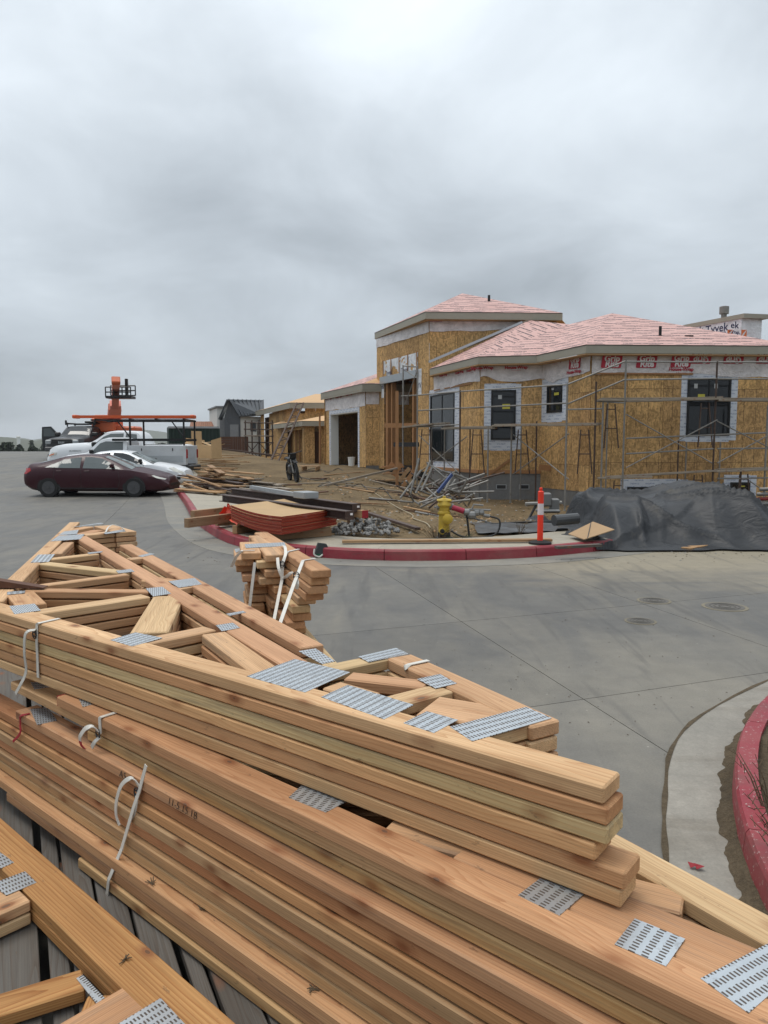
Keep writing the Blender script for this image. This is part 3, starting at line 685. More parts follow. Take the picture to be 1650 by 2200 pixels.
# ---- upper stack: six identical trusses
A0=at(1298,1692,ZT).xy; A1=at(0,1315,ZT).xy; dA=(A0-A1).normalized(); nA=V(-dA.y,dA.x)
def truss_a(root,z,plates=True,mat=None,trim=0.,tint=(1,1,1,1)):
    mt=mat or MAT['fir']; zz=z
    def B(nm,pa,pb,side,w=.089,dz=0.,e0=0.,e1=0.,t=TH):
        a,b=edge(pa,pb,ZT,side,w); d=(b-a).normalized(); return board(nm,a-d*e0,b+d*e1,w,zz-dz,mt,root,t=t-dz*1.2)
    a=A1-dA*.75+nA*.0445; b=A0+dA*trim+nA*.0445
    board('top_chord',a,b,.089,zz,mt,root).color=tint
    l0=at(*p_(100,775),ZT).xy; l1=at(*p_(820,120),ZT).xy; dl=(l1-l0).normalized(); nl=V(dl.y,-dl.x)*.042
    board('top_chord',l0-dl*.62+nl,l1+nl,.084,zz-.0008,mt,root)
    B('bottom_chord',q_(0,222),q_(1340,1050),1,.089,.0012,1.05,.62)
    B('bottom_chord',q_(310,175),q_(1600,905),1,.085,.0006,.30,.62)
    for (pa,pb,sd,w,e0,e1) in (
        (p_(590,490),p_(745,355),-1,.07,0,0),(p_(600,560),p_(1140,497),1,.075,.05,.02),(p_(475,612),p_(1300,705),1,.08,.03,.1),
        (p_(400,882),p_(1530,735),1,.06,.05,.0),(p_(380,932),q_(470,668),1,.075,.05,.03),(p_(470,1195),q_(570,722),1,.089,.03,.0),
        (q_(345,1110),q_(595,725),-1,.135,.05,.02),(q_(590,1268),q_(1350,1112),1,.085,.05,.0),(q_(1172,1165),w_(200,360),1,.089,.0,.12)):
        B('web',pa,pb,sd,w,.002+.0005*(e0*10%3),e0,e1)
    B('web',p_(65,960),p_(190,1110),1,.12,.0022)
    # right-hand end
    B('web',w_(920,548),w_(1300,660),1,.075,.0022,.0,.0)
    B('web',w_(1050,388),w_(1545,282),1,.07,.002,.02,.0)
    B('bottom_chord',t_(140,176),t_(1030,600),1,.094,.001,.02,.115)
    B('web',t_(0,350),t_(330,388),1,.07,.003,.09,.03); B('web',t_(285,522),t_(655,425),1,.08,.0026,.06,.0)
    B('web',t_(350,605),t_(700,668),1,.15,.003,.0,.08); B('web',t_(880,800),t_(1310,690),1,.085,.002,.0,.0)
    # far end
    B('web',p_(1020,272),p_(1360,240),1,.13,.002,.0,.0); B('bottom_chord',p_(1110,165),p_(1370,242),1,.16,.001,.0,.0)
    B('web',p_(935,205),p_(1110,170),1,.09,.002,.1,.0); B('web',p_(1000,262),p_(1230,210),1,.1,.0026,.0,.0)
    B('web',q_(345,280),q_(505,262),1,.07,.002,.0,.05); B('web',q_(680,485),q_(905,520),-1,.12,.0024,.0,.05); B('web',q_(930,625),q_(1060,600),1,.07,.0024,.02,.03)
    if plates:
        for P_ in ((w_(215,450),w_(665,288),w_(1180,412),w_(760,600)),((690,1498),(747,1472),(889,1515),(825,1546)),
            (t_(250,690),t_(440,595),t_(690,665),t_(495,770)),(t_(625,720),t_(1240,560),t_(1445,650),t_(805,838)),(t_(360,335),t_(545,295),t_(680,370),t_(510,410)),
            ((769,1411),(851,1392),(877,1405),(792,1423)),(w_(700,215),w_(860,190),w_(1045,310),w_(920,335)),(q_(90,1240),q_(390,1150),q_(710,1215),q_(350,1315)),
            (q_(1340,1065),q_(1540,1035),q_(1625,1095),q_(1410,1135)),(q_(510,630),q_(710,610),q_(810,690),q_(600,725)),(q_(780,545),q_(1090,505),q_(1175,580),q_(900,620)),
            (q_(160,420),q_(340,400),q_(380,430),q_(190,450)),(p_(110,1115),p_(410,1085),p_(480,1165),p_(170,1210)),(p_(360,600),p_(450,505),p_(650,500),p_(575,590)),
            (p_(590,348),p_(690,283),p_(1000,262),p_(950,322)),(p_(690,275),p_(760,230),p_(930,210),p_(910,262)),(s_(35,1095),s_(230,1060),s_(270,1077),s_(70,1117)),
            (p_(1030,482),p_(1215,463),p_(1200,478),p_(1050,497)),(p_(840,180),p_(1190,128),p_(1225,138),p_(930,172)),(p_(1220,248),p_(1440,208),p_(1490,228),p_(1250,262)),
            (q_(420,245),q_(560,212),q_(620,222),q_(470,258)),(p_(80,978),p_(85,945),p_(300,930),p_(290,960))):
            pplate(P_,ZT,root)
rng=random.Random(3)
LABA=['topmost light fir roof truss of the upper stack, bright nail plates showing','second fir truss from the top of the upper stack, reddish edge','third fir truss from the top of the upper stack, pale scarred edge','fourth fir truss from the top of the upper stack, orange edge','fifth fir truss from the top of the upper stack, sticking out furthest','lowest fir truss of the upper stack, blue-marked end']
TR=[0,.012,.010,-.006,.052,.035]
for k in range(6):
    z=ZT-k*PITCHZ
    r=thing('roof_truss',LABA[k],'roof truss',(-1.0,3.2,z-TH),0,'trusses of the upper stack')
    truss_a(r,z,k==0,MAT['fir'],TR[k],[(1.02,1.0,.98,1),(.96,.88,.82,1),(1.03,1.09,1.02,1),(.98,.88,.74,1),(.95,.86,.78,1),(1.0,1.02,.95,1)][k])
    if k: r.location=(-1.0+rng.uniform(-.006,.006),3.2+rng.uniform(-.006,.006),z-TH); r.rotation_euler=(0,0,rng.uniform(-.0015,.0015))
# dark weathered offcut lying on the left of the stack
tipw=at(*p_(512,905),.985); lw=atY(-260,1222,tipw.y+.05); lw0=V(lw.x,lw.y,.985); m=MB()
m.add([tipw,tipw+V(0,.05,0),V(lw.x,lw.y+.05,.985),lw0,tipw+V(0,0,.004),tipw+V(0,.05,.004),V(lw.x,lw.y+.05,1.105),V(lw.x,lw.y,1.105)],[(3,2,1,0),(4,5,6,7),(0,4,7,3),(1,2,6,5),(0,1,5,4),(3,7,6,2)]); o=m.build('board_offcut',MAT['fence'],fix=True); tag(o,'dark weathered mitred board end lying across the trusses at the left edge','board')

# ---- lower stack: thirteen trusses seen edge-on
ZB=ZT-6*PITCHZ; dB=V(math.cos(R(-41.1)),math.sin(R(-41.1))); nB=V(-dB.y,dB.x)
FR=[(-.773,2.269),(-.783,2.290),(-.772,2.282),(-.765,2.233),(-.771,2.244),(-.770,2.238),(-.764,2.218),(-.772,2.236),(-.763,2.208),(-.768,2.216),(-.747,2.154),(-.749,2.156),(-.746,2.144)]
ST=[(118,1497),(10,1467),(195,1566),(18,1530),(-260,1440),(-220,1470),(-260,1480),(-260,1500),(-260,1540),(-300,1560),(-240,1560),(13,1702),(160,1846)]
LABB=['top truss of the lower stack, red-painted left end and dull nail plates','second truss down in the lower stack, tan pointed left end','third truss down in the lower stack, yellowish and set back','fourth truss down in the lower stack, pencil writing on its edge','fifth truss down in the lower stack, dark reddish edge','sixth truss down in the lower stack, orange rounded edge','seventh truss down in the lower stack, grey splintered edge','eighth truss down in the lower stack, smooth pink edge','ninth truss down in the lower stack, dirty tan edge','tenth truss down in the lower stack, just above the wide ledge board','eleventh truss down in the lower stack, wide dirty ledge on top','twelfth truss down in the lower stack, cracked edge','lowest truss of the lower stack, resting on the grey deck']
BR0=at(1368,1870,ZB).xy; BR1=at(1650,2030,ZB).xy; dR=(BR1-BR0).normalized(); nR=V(-dR.y,dR.x)
# truss members of one lower-stack layer
for k in range(13):
    z=ZB-k*PITCHZ; f=V(*FR[k]); st=at(*ST[k],z).xy; s0=(st-f).dot(dB)
    r=thing('roof_truss',LABB[k],'roof truss',(f.x,f.y,z-TH),0,'trusses of the lower stack')
    wd=.089 if k not in(0,) else .089
    a=f+dB*s0+nB*wd/2; b=f+dB*(2.6+.05*math.sin(k*2.1))+nB*wd/2
    mm=MAT['fir'] if k in(0,) else MAT['firL']
    jf=nB*rng.uniform(-.003,.003); o=board('top_chord',a+jf,b+jf,wd,z,mm,r)
    o.color=[(1.02,1.,.98,1),(.98,1.04,1.0,1),(.98,.99,.80,1),(1.,.92,.9,1),(.84,.68,.58,1),(1.03,.96,.82,1),(.80,.84,.82,1),(.94,.78,.7,1),(.85,.87,.80,1),(.98,1.02,.9,1),(1.,.96,.9,1),(.94,.84,.78,1),(.98,1.0,.86,1)][k]
    if k==0:
        sa=at(1332,2002,z).xy; se=at(1645,2026,z).xy; a2=f+dB*1.15+nB*(.089+.062); board('scab',a2,a2+dB*1.6,.12,z-.002,mm,r)
        m=MB(); m.box((0,0,0),(.004,.088,.037)); c_=a; e=m.build('painted_end',MAT['redpaint'],r); e.matrix_basis=wm(r).inverted()@Matrix.Translation((a.x-dB.x*.001,a.y-dB.y*.001,z-TH/2))@Matrix.Rotation(math.atan2(dB.y,dB.x),4,'Z')
    # back chord converging at the right, and webs between
    if k<9:
        c0=BR0-dR*4.6+nR*.0445+nR*rng.uniform(-.012,.012); c1=BR1+dR*.55+nR*.0445
        board('bottom_chord',c0,c1,.089,z-.0008,MAT['fir'] if k==0 else MAT['firL'],r)
        for tt,ln in ((.35,.62),(-.25,1.0),(.95,.30)):
            pa=f+dB*tt+nB*.10; pb=BR0-dR*(1.05-tt*1.25); dd=(pb-pa); board('web',pa,pb-dd.normalized()*.02,.085,z-.003-.0005*(k%3),mm,r,t=TH-.004)
    if k==0:
        for P_ in (((620,1714),(648,1688),(745,1722),(700,1746)),((1113,1924),(1160,1888),(1256,1920),(1202,1968)),((1320,2030),(1364,1974),(1472,2018),(1431,2077)),((1505,2103),(1650,2028),(1730,2070),(1608,2178))): pplate(P_,z,r)
        pplate(((165,1493),(215,1490),(215,1508),(178,1520)),z,r)
    if k==1: pplate(((66,1466),(120,1467),(115,1475),(74,1481)),z,r)
    if k==3: pplate(((64,1524),(102,1520),(123,1548),(80,1558)),z,r)
    if k==3:
        fd=-nB
        for txt,u_,sz in (('A5',266,.036),('11-5·15·1B',392,.034)):
            z3=z-.0195; t0=(ray(u_,1700)); 
            # sight line through column u meets the edge plane of this truss
            den=t0[0]*nB.x+t0[1]*nB.y; tt=(f.dot(nB))/den; P0=V(t0[0]*tt-nB.x*.0042,t0[1]*tt-nB.y*.0042,z3)
            text(txt,sz,MAT['ink'],P0,(dB.x,dB.y,0),(0,0,1),r,bold=-.0013,shear=.25,name='pencil_mark')
    if k==6:   # splintered tear-out on this edge
        ms=MB(); rr=random.Random(5)
        for i in range(16):
            s1=.02+i*.006; c=f+dB*(.36+s1*1.0); h=-.006-.026*abs(math.sin(i*1.9)); ms.beam((c.x-nB.x*.002,c.y-nB.y*.002,z-.004),(c.x+dB.x*(.05+.05*rr.random())-nB.x*.006,c.y+dB.y*(.05+.05*rr.random())-nB.y*.006,z+h),.004,.003)
        ms.build('splinter',MAT['scafplank'],r)
# ---- golden truss at the lower left, two plies
ZC=.297
c8=lambda x,y:(x/5.238,1780+y/5.238)
for k in range(2):
    z=ZC-k*PITCHZ
    r=thing('roof_truss',['upper golden truss ply at the lower left, grey nail plates on top','lower golden truss ply at the lower left, flat on the grey deck'][k],'roof truss',(-1.0,2.0,z-TH),0,'golden trusses at the lower left')
    mt=MAT['gold']; a,b=edge(c8(360,785),c8(1571,1985),ZC,1,.125)
    d=(b-a).normalized(); board('top_chord',a-d*.9,b+d*.5,.125,z,mt,r)
    a,b=edge(c8(40,935),c8(345,800),ZC,1,.15); board('web',a-(b-a).normalized()*.3,b,.15,z-.002,MAT['fir'],r,t=TH-.002)
    if k==1:
        a,b=edge(c8(0,2100),c8(960,1800),z,1,.085); board('web',a-(b-a)*.8,b,.085,z-.001,mt,r)
        a,b=edge(c8(840,2200),c8(985,1865),z,-1,.1); board('web',a-(b-a)*.5,b,.1,z-.003,mt,r); 
        plate([at(*P,z).xy for P in (c8(860,1690),c8(930,1650),c8(1215,1950),c8(1105,2000))],z-.0002,r,flip=True)
    else:
        a,b=edge((245,2222),(345,2160),ZC,1,.13); board('web',a-(b-a)*1.,b,.13,z-.003,MAT['fir'],r)
        for P in ((c8(-150,330),c8(0,268),c8(158,385),c8(0,455)),(c8(-100,630),c8(280,485),c8(412,610),c8(70,755))): plate([at(*x,z).xy for x in P],z-.0003,r)
        plate([at(*x,z).xy for x in ((245,2206),(345,2145),(420,2225),(330,2290))],z-.0003,r)
# ---- grey deck boards
dk=thing('timber_deck','weathered grey plank deck under the truss stacks','deck',(-.9,2.0,.0))
dD=V(math.cos(R(-63.5)),math.sin(R(-63.5))); nD=V(-dD.y,dD.x)
o0=at(82,1799,.21).xy; 
offs=[(-.62,.14),(-.445,.14),(-.27,.14),(-.092,.155),(.034,.055),(.110,.085),(.200,.085),(.290,.085),(.372,.045),(.446,.09),(.54,.09),(.634,.09),(.727,.085),(.80,.04),(.872,.09),(.966,.09),(1.06,.09)]
for i,(c,w) in enumerate(offs):
    p=o0+nD*c; s=.02*math.sin(i*2.3); o=board('plank',p-dD*(2.6+s),p+dD*(3.0+s),w-.004,.21-(.006 if w<.06 else 0)+.002*math.sin(i*5.),MAT['greywood'],dk,t=.03,bev=.003)
for s in (-2.2,-1.0,.2,1.4,2.6):
    p=o0+dD*s; board('bearer',p+nD*-.7,p+nD*1.1,.1,.1765,MAT['greywood'],dk,t=.176)
# ---- short truss bundle standing behind, seen end-on
ZD=1.10
LABD=['topmost short truss of the bundle behind, plate and white straps on top']+['short truss ply number %s from the top of the strapped bundle behind'%w for w in ('two','three','four','five','six','seven','eight','nine','ten','eleven','twelve','thirteen','fourteen','fifteen','sixteen')]
g0,g1=edge(s_(365,135),s_(1045,580),ZD,1,.089); dG=(g1-g0).normalized(); nG=V(-dG.y,dG.x)
h0=at(*s_(270,178),ZD).xy; h1=at(*s_(490,398),ZD).xy; dH=(h1-h0).normalized(); nH=V(-dH.y,dH.x)
i0=at(*s_(195,268),ZD).xy; i1=at(*s_(215,372),ZD).xy; dI=(i1-i0).normalized(); nI=V(-dI.y,dI.x)
rd=random.Random(12); NE=[0,-.08,-.08,-.2,-.42,-.42,-.44,-.46,-.3,.30,.44,.56,.62,.66,.70,.74]
for k in range(16):
    z=ZD-k*.0405; r=thing('short_truss',LABD[k],'roof truss',(g1.x,g1.y,z-TH),0,'strapped bundle of short trusses')
    j=rd.uniform(-.02,.02) if k else 0
    ne=NE[k]*.5
    wG=.089 if k<8 else .1
    board('chord',g0-nG*.0+dG*0+nG*j-dG*.2*(k>0)*rd.random(),g1+dG*(NE[k]*.5 if k<8 else NE[k])+nG*j*.5+nG*(-.012*max(0,k-2) if k<8 else -.05),wG,z,MAT['fir'],r)
    lh=.0 if k==0 else rd.uniform(-.06,.03)
    if k!=0: a=h0+nH*.047; b=h1+dH*lh+nH*(.05+rd.uniform(-.03,.03)-.0*k)+V(.06 if k>3 else 0.,0)
    else: a=h0+nH*.06; b=h1+nH*.06
    board('web',a+V(0,.05),b,.11,z-.001,MAT['fir'],r)
    li=0. if k==0 else (rd.uniform(-.12,-.02) if k>2 else -.05*k); lx=0. if k==0 else (-.03 if k<3 else .02)+rd.uniform(-.02,.02)
    board('web',i0+nI*.05-dI*.1+V(lx,0),i1+nI*.05+dI*li+V(lx,0),.1,z-.0015,MAT['fir'],r)
    if k==0: pplate((s_(250,272),s_(720,250),s_(740,292),s_(265,318)),ZD,r)
    if k==1: pplate((s_(130,330),s_(200,318),s_(205,345),s_(150,372)),z,r)
for (a,b) in ((V(-.9,4.30),V(-.55,4.4)),(V(-1.1,5.0),V(-.7,5.2))):
    o=board('timber_block',a,b,.12,ZD-16*.0405+.0,MAT['timber'],None,t=ZD-16*.0405); tag(o,['near','far'][a.y>4.6]+' timber bearer block under the strapped truss bundle','timber',group='bearers under the bundle')
# far support under the overhanging upper stack
for i,(a,b) in enumerate(((V(-2.5,5.7),V(-2.05,5.75)),(V(-2.0,4.5),V(-1.6,4.55)))):
    o=board('timber_bearer',a,b,.14,ZT-6*PITCHZ+.002,MAT['timber'],None,t=ZT-6*PITCHZ); tag(o,['farthest','nearer'][i]+' timber bearer under the far end of the upper truss stack','timber',group='bearers under the upper stack')
# ---- straps
def strap_thing(label,pts_list,tails=(),buck=None,wdir=(1,0,0),wid=.016,mat='strap',group='plastic straps'):
    p0=Vector(pts_list[0][0]); t=thing('strap',label,'strap',tuple(p0),0,group)
    for pts in pts_list:
        o=ribbon('band',pts,wid,wdir,MAT[mat]); o.parent=t; o.matrix_basis=Matrix.Translation(-p0)
    for pts in tails:
        o=ribbon('tail',pts,wid,wdir,MAT[mat]); o.parent=t; o.matrix_basis=Matrix.Translation(-p0)
    if buck is not None:
        o=buckle(Vector(buck),wdir,None); o.parent=t; o.matrix_basis=Matrix.Translation(-p0)
    return t
def face_pt(u,v,f,n,eps=.003):      # sight line met with the vertical plane through f with normal n
    x,y,k=ray(u,v); t=f.dot(n)/(x*n.x+y*n.y); return V(x*t-n.x*eps,y*t-n.y*eps,CAM_H+k*t)
fa=A0
T=lambda u,v,dz=.003:at(u,v,ZT+dz)
P=[T(*p_(700,1258)),T(*p_(450,1315)),face_pt(*p_(446,1328),fa,nA),face_pt(81,1375,fa,nA,.004),face_pt(84,1455,fa,nA,.004),face_pt(86,1462,fa,nA,-.02)]
F2=lambda u,v,e=.004:face_pt(u,v,fa,nA,e)
strap_thing('white plastic strap with loose tail around the upper stack at left',[P],[curl(0,[F2(82,1352,.01),F2(72,1358,.03),F2(69,1400,.03),F2(67,1440,.02),F2(60,1468,.03),F2(53,1485,.035)])],F2(78,1362,.008),(dA.x,dA.y,0))
strap_thing('white strap band over the right end chord of the upper stack',[[T(*t_(450,183)),T(*t_(300,215)),T(*t_(262,240)),at(*t_(262,290),ZT-.037)]],wdir=(dG.x,dG.y,0))
m_=at(*p_(1450,200),ZT).xy
strap_thing('white strap arching over the far end of the upper stack',[curl(0,[T(*p_(1250,240)),T(*p_(1280,180),.02),T(*p_(1340,150),.03),T(*p_(1420,175),.02),T(*p_(1475,218),.003)])],wdir=(.5,-.8,0),wid=.013)
f0=V(*FR[0]); L=lambda u,v,e=.004:face_pt(u,v,f0-nB*.0,nB,e)
TB=lambda u,v,dz=.003:at(u,v,ZB+dz)
strap_thing('white strap with red-tipped curl on the top truss of the lower stack',[[TB(254,1529),TB(216,1541),L(216.5,1543),L(218,1574)]],[curl(0,[L(218,1576,.006),L(214,1559,.02),L(203,1559,.03),L(193,1575,.034),L(190,1587,.03)]),curl(0,[L(219,1582,.006),L(216,1590,.02),L(209,1602,.02)])],L(216,1575,.010),(dB.x,dB.y,0))
o=ribbon('red_tail_tip',[L(190,1586,.0305),L(192,1596,.029),L(196,1606,.022)],.016,(dB.x,dB.y,0),MAT['redpaint']); tag(o,'red-painted tip of the curled strap on the lower stack','paint')
strap_thing('long white strap with big loop hanging over the pencilled truss edge',[[L(330,1638,.026),L(318,1692,.03),L(310,1725,.037),L(303,1760,.043),L(292,1810,.05),L(281,1868,.078),L(276,1930,.082),L(279,1958,.082),L(292,1974,.06)]],
   [curl(0,[L(318,1690,.026),L(312,1670,.034),L(302,1664,.040),L(288,1678,.045),L(278,1710,.045),L(275,1740,.042),L(281,1763,.040)]),curl(0,[L(312,1702,.030),L(314,1716,.034),L(309,1738,.034),L(301,1751,.034)])],L(310,1697,.028),(dB.x,dB.y,0),.014)
f3=V(*FR[3]); L3=lambda u,v,e=.004:face_pt(u,v,f3,nB,e)
strap_thing('thin red ribbon tied over the plated truss end at left',[[at(64,1533,ZB-3*PITCHZ+.004),at(46,1537,ZB-3*PITCHZ+.004),L3(45.5,1540),L3(46,1556)],curl(0,[L3(47,1556,.008),L3(51,1568,.012),L3(48,1578,.014),L3(38,1590,.018)])],wdir=(dB.x,dB.y,0),wid=.010,mat='redpaint',group=None)
f5=g1; Gf=lambda u,v,e=.005:at(u,v,ZD+e)
def yplane(u,v,Y): return atY(u,v,Y)
Yd=float(i1.y)-.02
strap_thing('white strap down the left column of the truss bundle',[[at(*s_(370,342),ZD+.004),at(*s_(225,345),ZD+.004),yplane(*s_(210,352),Yd),yplane(*s_(150,420),Yd+.02),yplane(*s_(95,540),Yd+.05)],[yplane(*s_(372,485),Yd),yplane(*s_(340,750),Yd-.03),yplane(*s_(305,1050),Yd-.06)]],wid=.015,group='straps on the truss bundle')
Ym=float(h1.y)-.03
strap_thing('looped white strap with buckles at the centre of the truss bundle',[[at(*s_(890,328),ZD+.004),at(*s_(760,358),ZD+.004),yplane(*s_(740,380),Ym+.05),yplane(*s_(700,500),Ym),yplane(*s_(690,700),Ym-.03),yplane(*s_(595,1180),Ym-.25)]],
  [curl(0,[yplane(*s_(640,430),Ym),yplane(*s_(655,560),Ym-.05),yplane(*s_(710,665),Ym-.06),yplane(*s_(800,610),Ym-.06),yplane(*s_(870,590),Ym-.03),yplane(*s_(860,650),Ym-.02)]),curl(0,[at(*s_(690,285),ZD+.01),at(*s_(725,300),ZD+.03),yplane(*s_(735,380),Ym+.02),yplane(*s_(705,480),Ym-.02)])],yplane(*s_(690,505),Ym-.02),(1,0,0),.015,group='straps on the truss bundle')
Yr=float(g1.y)-.02
strap_thing('white strap over the right chord of the truss bundle',[[at(*s_(1085,440),ZD+.004),at(*s_(945,460),ZD+.004),yplane(*s_(935,475),Yr+.15),yplane(*s_(885,610),Yr),yplane(*s_(840,720),Yr-.05),yplane(*s_(660,1230),Yr-.3)]],[curl(0,[yplane(*s_(865,680),Yr-.02),yplane(*s_(875,740),Yr-.04),yplane(*s_(865,800),Yr-.04)])],yplane(*s_(860,640),Yr-.02),(1,0,0),.015,group='straps on the truss bundle')
zk=ZD-9*.0405
strap_thing('short white strap on the low chord end of the truss bundle',[[at(*s_(1010,1020),zk+.004),at(*s_(850,1045),zk+.004),at(*s_(820,1075),zk),at(*s_(780,1195),zk-.08)],curl(0,[at(*s_(780,1195),zk-.08),at(*s_(745,1240),zk-.1),at(*s_(725,1300),zk-.12)])],wdir=(dG.x,dG.y,0),wid=.015,group='straps on the truss bundle')
# torn paper tag in the gap and dead leaves on the lumber
m=MB(); P=[at(848,1762,.70),at(910,1792,.70),at(880,1797,.69),at(860,1785,.66)]; m.slab(P,(0,0,1),.001); tag(m.build('paper_tag',MAT['paper']),'crumpled grey paper tag in the dark gap of the lower stack','paper')
for i,(u,v,z) in enumerate(((325,1897,ZB-10*PITCHZ),(437,1952,ZB-10*PITCHZ),(668,2124,ZB-10*PITCHZ),(266,2062,ZC))):
    m=MB(); c=at(u,v,z+.003); rr=random.Random(i)
    for j in range(7):
        a=rr.uniform(0,6.28); l=rr.uniform(.008,.022); e=c+V(math.cos(a)*l,math.sin(a)*l,rr.uniform(0,.008)); m.beam(c+V(rr.uniform(-.006,.006),rr.uniform(-.006,.006),0),e,.003,.001)
    tag(m.build('leaf_litter',MAT['stem']),['withered brown leaf cluster beside the long strap','thin dry twig on the wide ledge board','small dark leaf on the ledge board near the bottom edge','sprig of dry grass on the golden truss'][i],'leaf')
# ================================================================== houses
def setuv(me,fn):
    uv=me.uv_layers.new(name='UVMap') if not me.uv_layers else me.uv_layers[0]
    co=[fn(v.co) for v in me.vertices]
    for lp in me.loops: uv.data[lp.index].uv=co[lp.vertex_index]
def part(name,mb,mat,parent,uv=None,smooth_=False,fix=False):
    me=mb.mesh(name,mat,smooth_)
    if fix:
        bm=bmesh.new(); bm.from_mesh(me); bmesh.ops.recalc_face_normals(bm,faces=bm.faces); bm.to_mesh(me); bm.free()
    if uv: setuv(me,uv)
    o=link(name,me)
    if parent is not None: o.parent=parent; o.matrix_basis=wm(parent).inverted()
    return o
class Wall:
    """vertical wall plane through plan points a->b; outside is on the right hand of a->b"""
    def __init__(s,a,b):
        s.a=Vector(a).xy; s.b=Vector(b).xy; s.d=(s.b-s.a).normalized(); s.n=V(s.d.y,-s.d.x); s.l=(s.b-s.a).length
    def hit(s,u,v):
        x,y,k=ray(u,v); t=s.a.dot(s.n)/(x*s.n.x+y*s.n.y); p=V(x*t,y*t); return (p-s.a).dot(s.d),CAM_H+k*t
    def pt(s,u,z,e=0.): p=s.a+s.d*u+s.n*e; return V(p.x,p.y,z)
    def uv(s,c): return ((c.xy-s.a).dot(s.d)+20,c.z+5)
    def rect(s,mb,s0,s1,z0,z1,e0,e1,mi=0):
        P=[s.pt(s0,z0,e0),s.pt(s1,z0,e0),s.pt(s1,z1,e0),s.pt(s0,z1,e0)]; mb.slab(P,V(s.n.x,s.n.y,0),e1-e0,mi); return mb
    def panels(s,parent,z0,z1,mat,holes=(),back=False,pw=1.219,ph=2.438,name='osb_panel',s0=0.,s1=None,t=.012,off=0.,zoff=0.):
        s1=s.l if s1 is None else s1
        if back: mb=MB(); s.rect(mb,s0+.01,s1-.01,z0+.01,z1-.01,-.03,-.004); part('seam_shade_backing',mb,MAT['wall_in'],parent)  # added dark sheet: stops light through the panel gaps, darkens the seams
        xs=[s0]; x=s0+off if off>0 else s0+pw
        while x<s1-.02: xs.append(x); x+=pw
        xs.append(s1); zs=[z0]; z=z0+(zoff if zoff>0 else ph)
        while z<z1-.05: zs.append(z); z+=ph
        zs.append(z1); g=.006
        for xa,xb in zip(xs,xs[1:]):
            for za,zb in zip(zs,zs[1:]):
                X=sorted({xa+g,xb-g}|{h for H in holes for h in H[:2] if xa+g<h<xb-g}); Z=sorted({za+g,zb-g}|{h for H in holes for h in H[2:] if za+g<h<zb-g})
                mb=MB()
                for p,q in zip(X,X[1:]):
                    for r_,w in zip(Z,Z[1:]):
                        cx,cz=(p+q)/2,(r_+w)/2
                        if any(H[0]<cx<H[1] and H[2]<cz<H[3] for H in holes): continue
                        s.rect(mb,p,q,r_,w,0,t)
                if mb.f: part(name,mb,mat,parent,s.uv)
    def window(s,parent,fr,fl,lights=2,sticker=True,horiz=False,name='window',fix=True):
        """fr/fl: left,right,top,bottom of frame and of the flashing, as seen; returns hole"""
        um,vm_=(fr[0]+fr[1])/2,(fr[2]+fr[3])/2
        a=s.hit(fr[0],vm_)[0]; b=s.hit(fr[1],vm_)[0]; zt=s.hit(um,fr[2])[1]; zb=s.hit(um,fr[3])[1]
        A=s.hit(fl[0],vm_)[0]; B=s.hit(fl[1],vm_)[0]; ZT_=s.hit(um,fl[2])[1]; ZB_=s.hit(um,fl[3])[1]
        if A>B: A,B=B,A
        if a>b: a,b=b,a
        F_=MB(); fw=.055
        for r_ in ((a,a+fw,zb,zt),(b-fw,b,zb,zt),(a+fw,b-fw,zt-fw,zt),(a+fw,b-fw,zb,zb+fw)): s.rect(F_,*r_,.005,.055)
        w=part(name,F_,MAT['blackmetal'],parent)
        def sub(nm,mb,mat): 
            o=part(nm,mb,mat,parent,s.uv); o.parent=w; o.matrix_basis=wm(w).inverted(); return o
        xs=[lerp(a+fw,b-fw,i/lights) for i in range(lights+1)]
        for i,(p,q) in enumerate(zip(xs,xs[1:])):
            mb=MB(); s.rect(mb,p+.02,q-.02,zb+fw+.02,zt-fw-.02,.012,.02); sub('pane',mb,MAT['glass'])
            mb=MB()
            for r_ in ((p,p+.02,zb+fw,zt-fw),(q-.02,q,zb+fw,zt-fw),(p+.02,q-.02,zt-fw-.02,zt-fw),(p+.02,q-.02,zb+fw,zb+fw+.02)): s.rect(mb,*r_,.008,.04)
            sub('sash',mb,MAT['blackmetal'])
            if sticker:
                mb=MB(); s.rect(mb,lerp(p,q,.25),lerp(p,q,.42),lerp(zb,zt,.82),lerp(zb,zt,.9),.021,.0225); sub('label_sheet',mb,MAT['paper'])
                if i==0: mb=MB(); s.rect(mb,lerp(p,q,.45),lerp(p,q,.8),lerp(zb,zt,.62),lerp(zb,zt,.72),.021,.0225); sub('sticker',mb,MAT['sticker'])
        T_=MB()
        for r_ in ((A,a,ZB_,ZT_),(b,B,ZB_+.03,ZT_-.02),(a,b,zt,ZT_),(a,b,ZB_-.02,zb)): s.rect(T_,*r_,.014,.018+.001*random.random())
        o=part('flashing_tape',T_,MAT['tape'],parent,s.uv); o.parent=w; o.matrix_basis=wm(w).inverted()
        return (a+.02,b-.02,zb+.02,zt-.02)
    def wrapband(s,parent,s0,s1,z0,z1,mat,e=.02,wave=.06,name='house_wrap',seed=0,sag=None):
        mb=MB(); n=max(4,int((s1-s0)/.12))
        def f(u,v):
            x=lerp(s0,s1,u); lo=z0+wave*n2(x,seed,1.1,seed)+.35*wave*n2(x,seed,4.,seed+3)+(sag(x) if sag else 0.); z=lerp(lo,z1,v)
            return s.pt(x,z,e+.018+.028*n2(x,z,2.2,seed+1)*(1-v*.5)+.014*n2(x*1.+z*2.,z,6.,seed))
        mb.grid(n,8,f); return part(name,mb,mat,parent,s.uv,True)
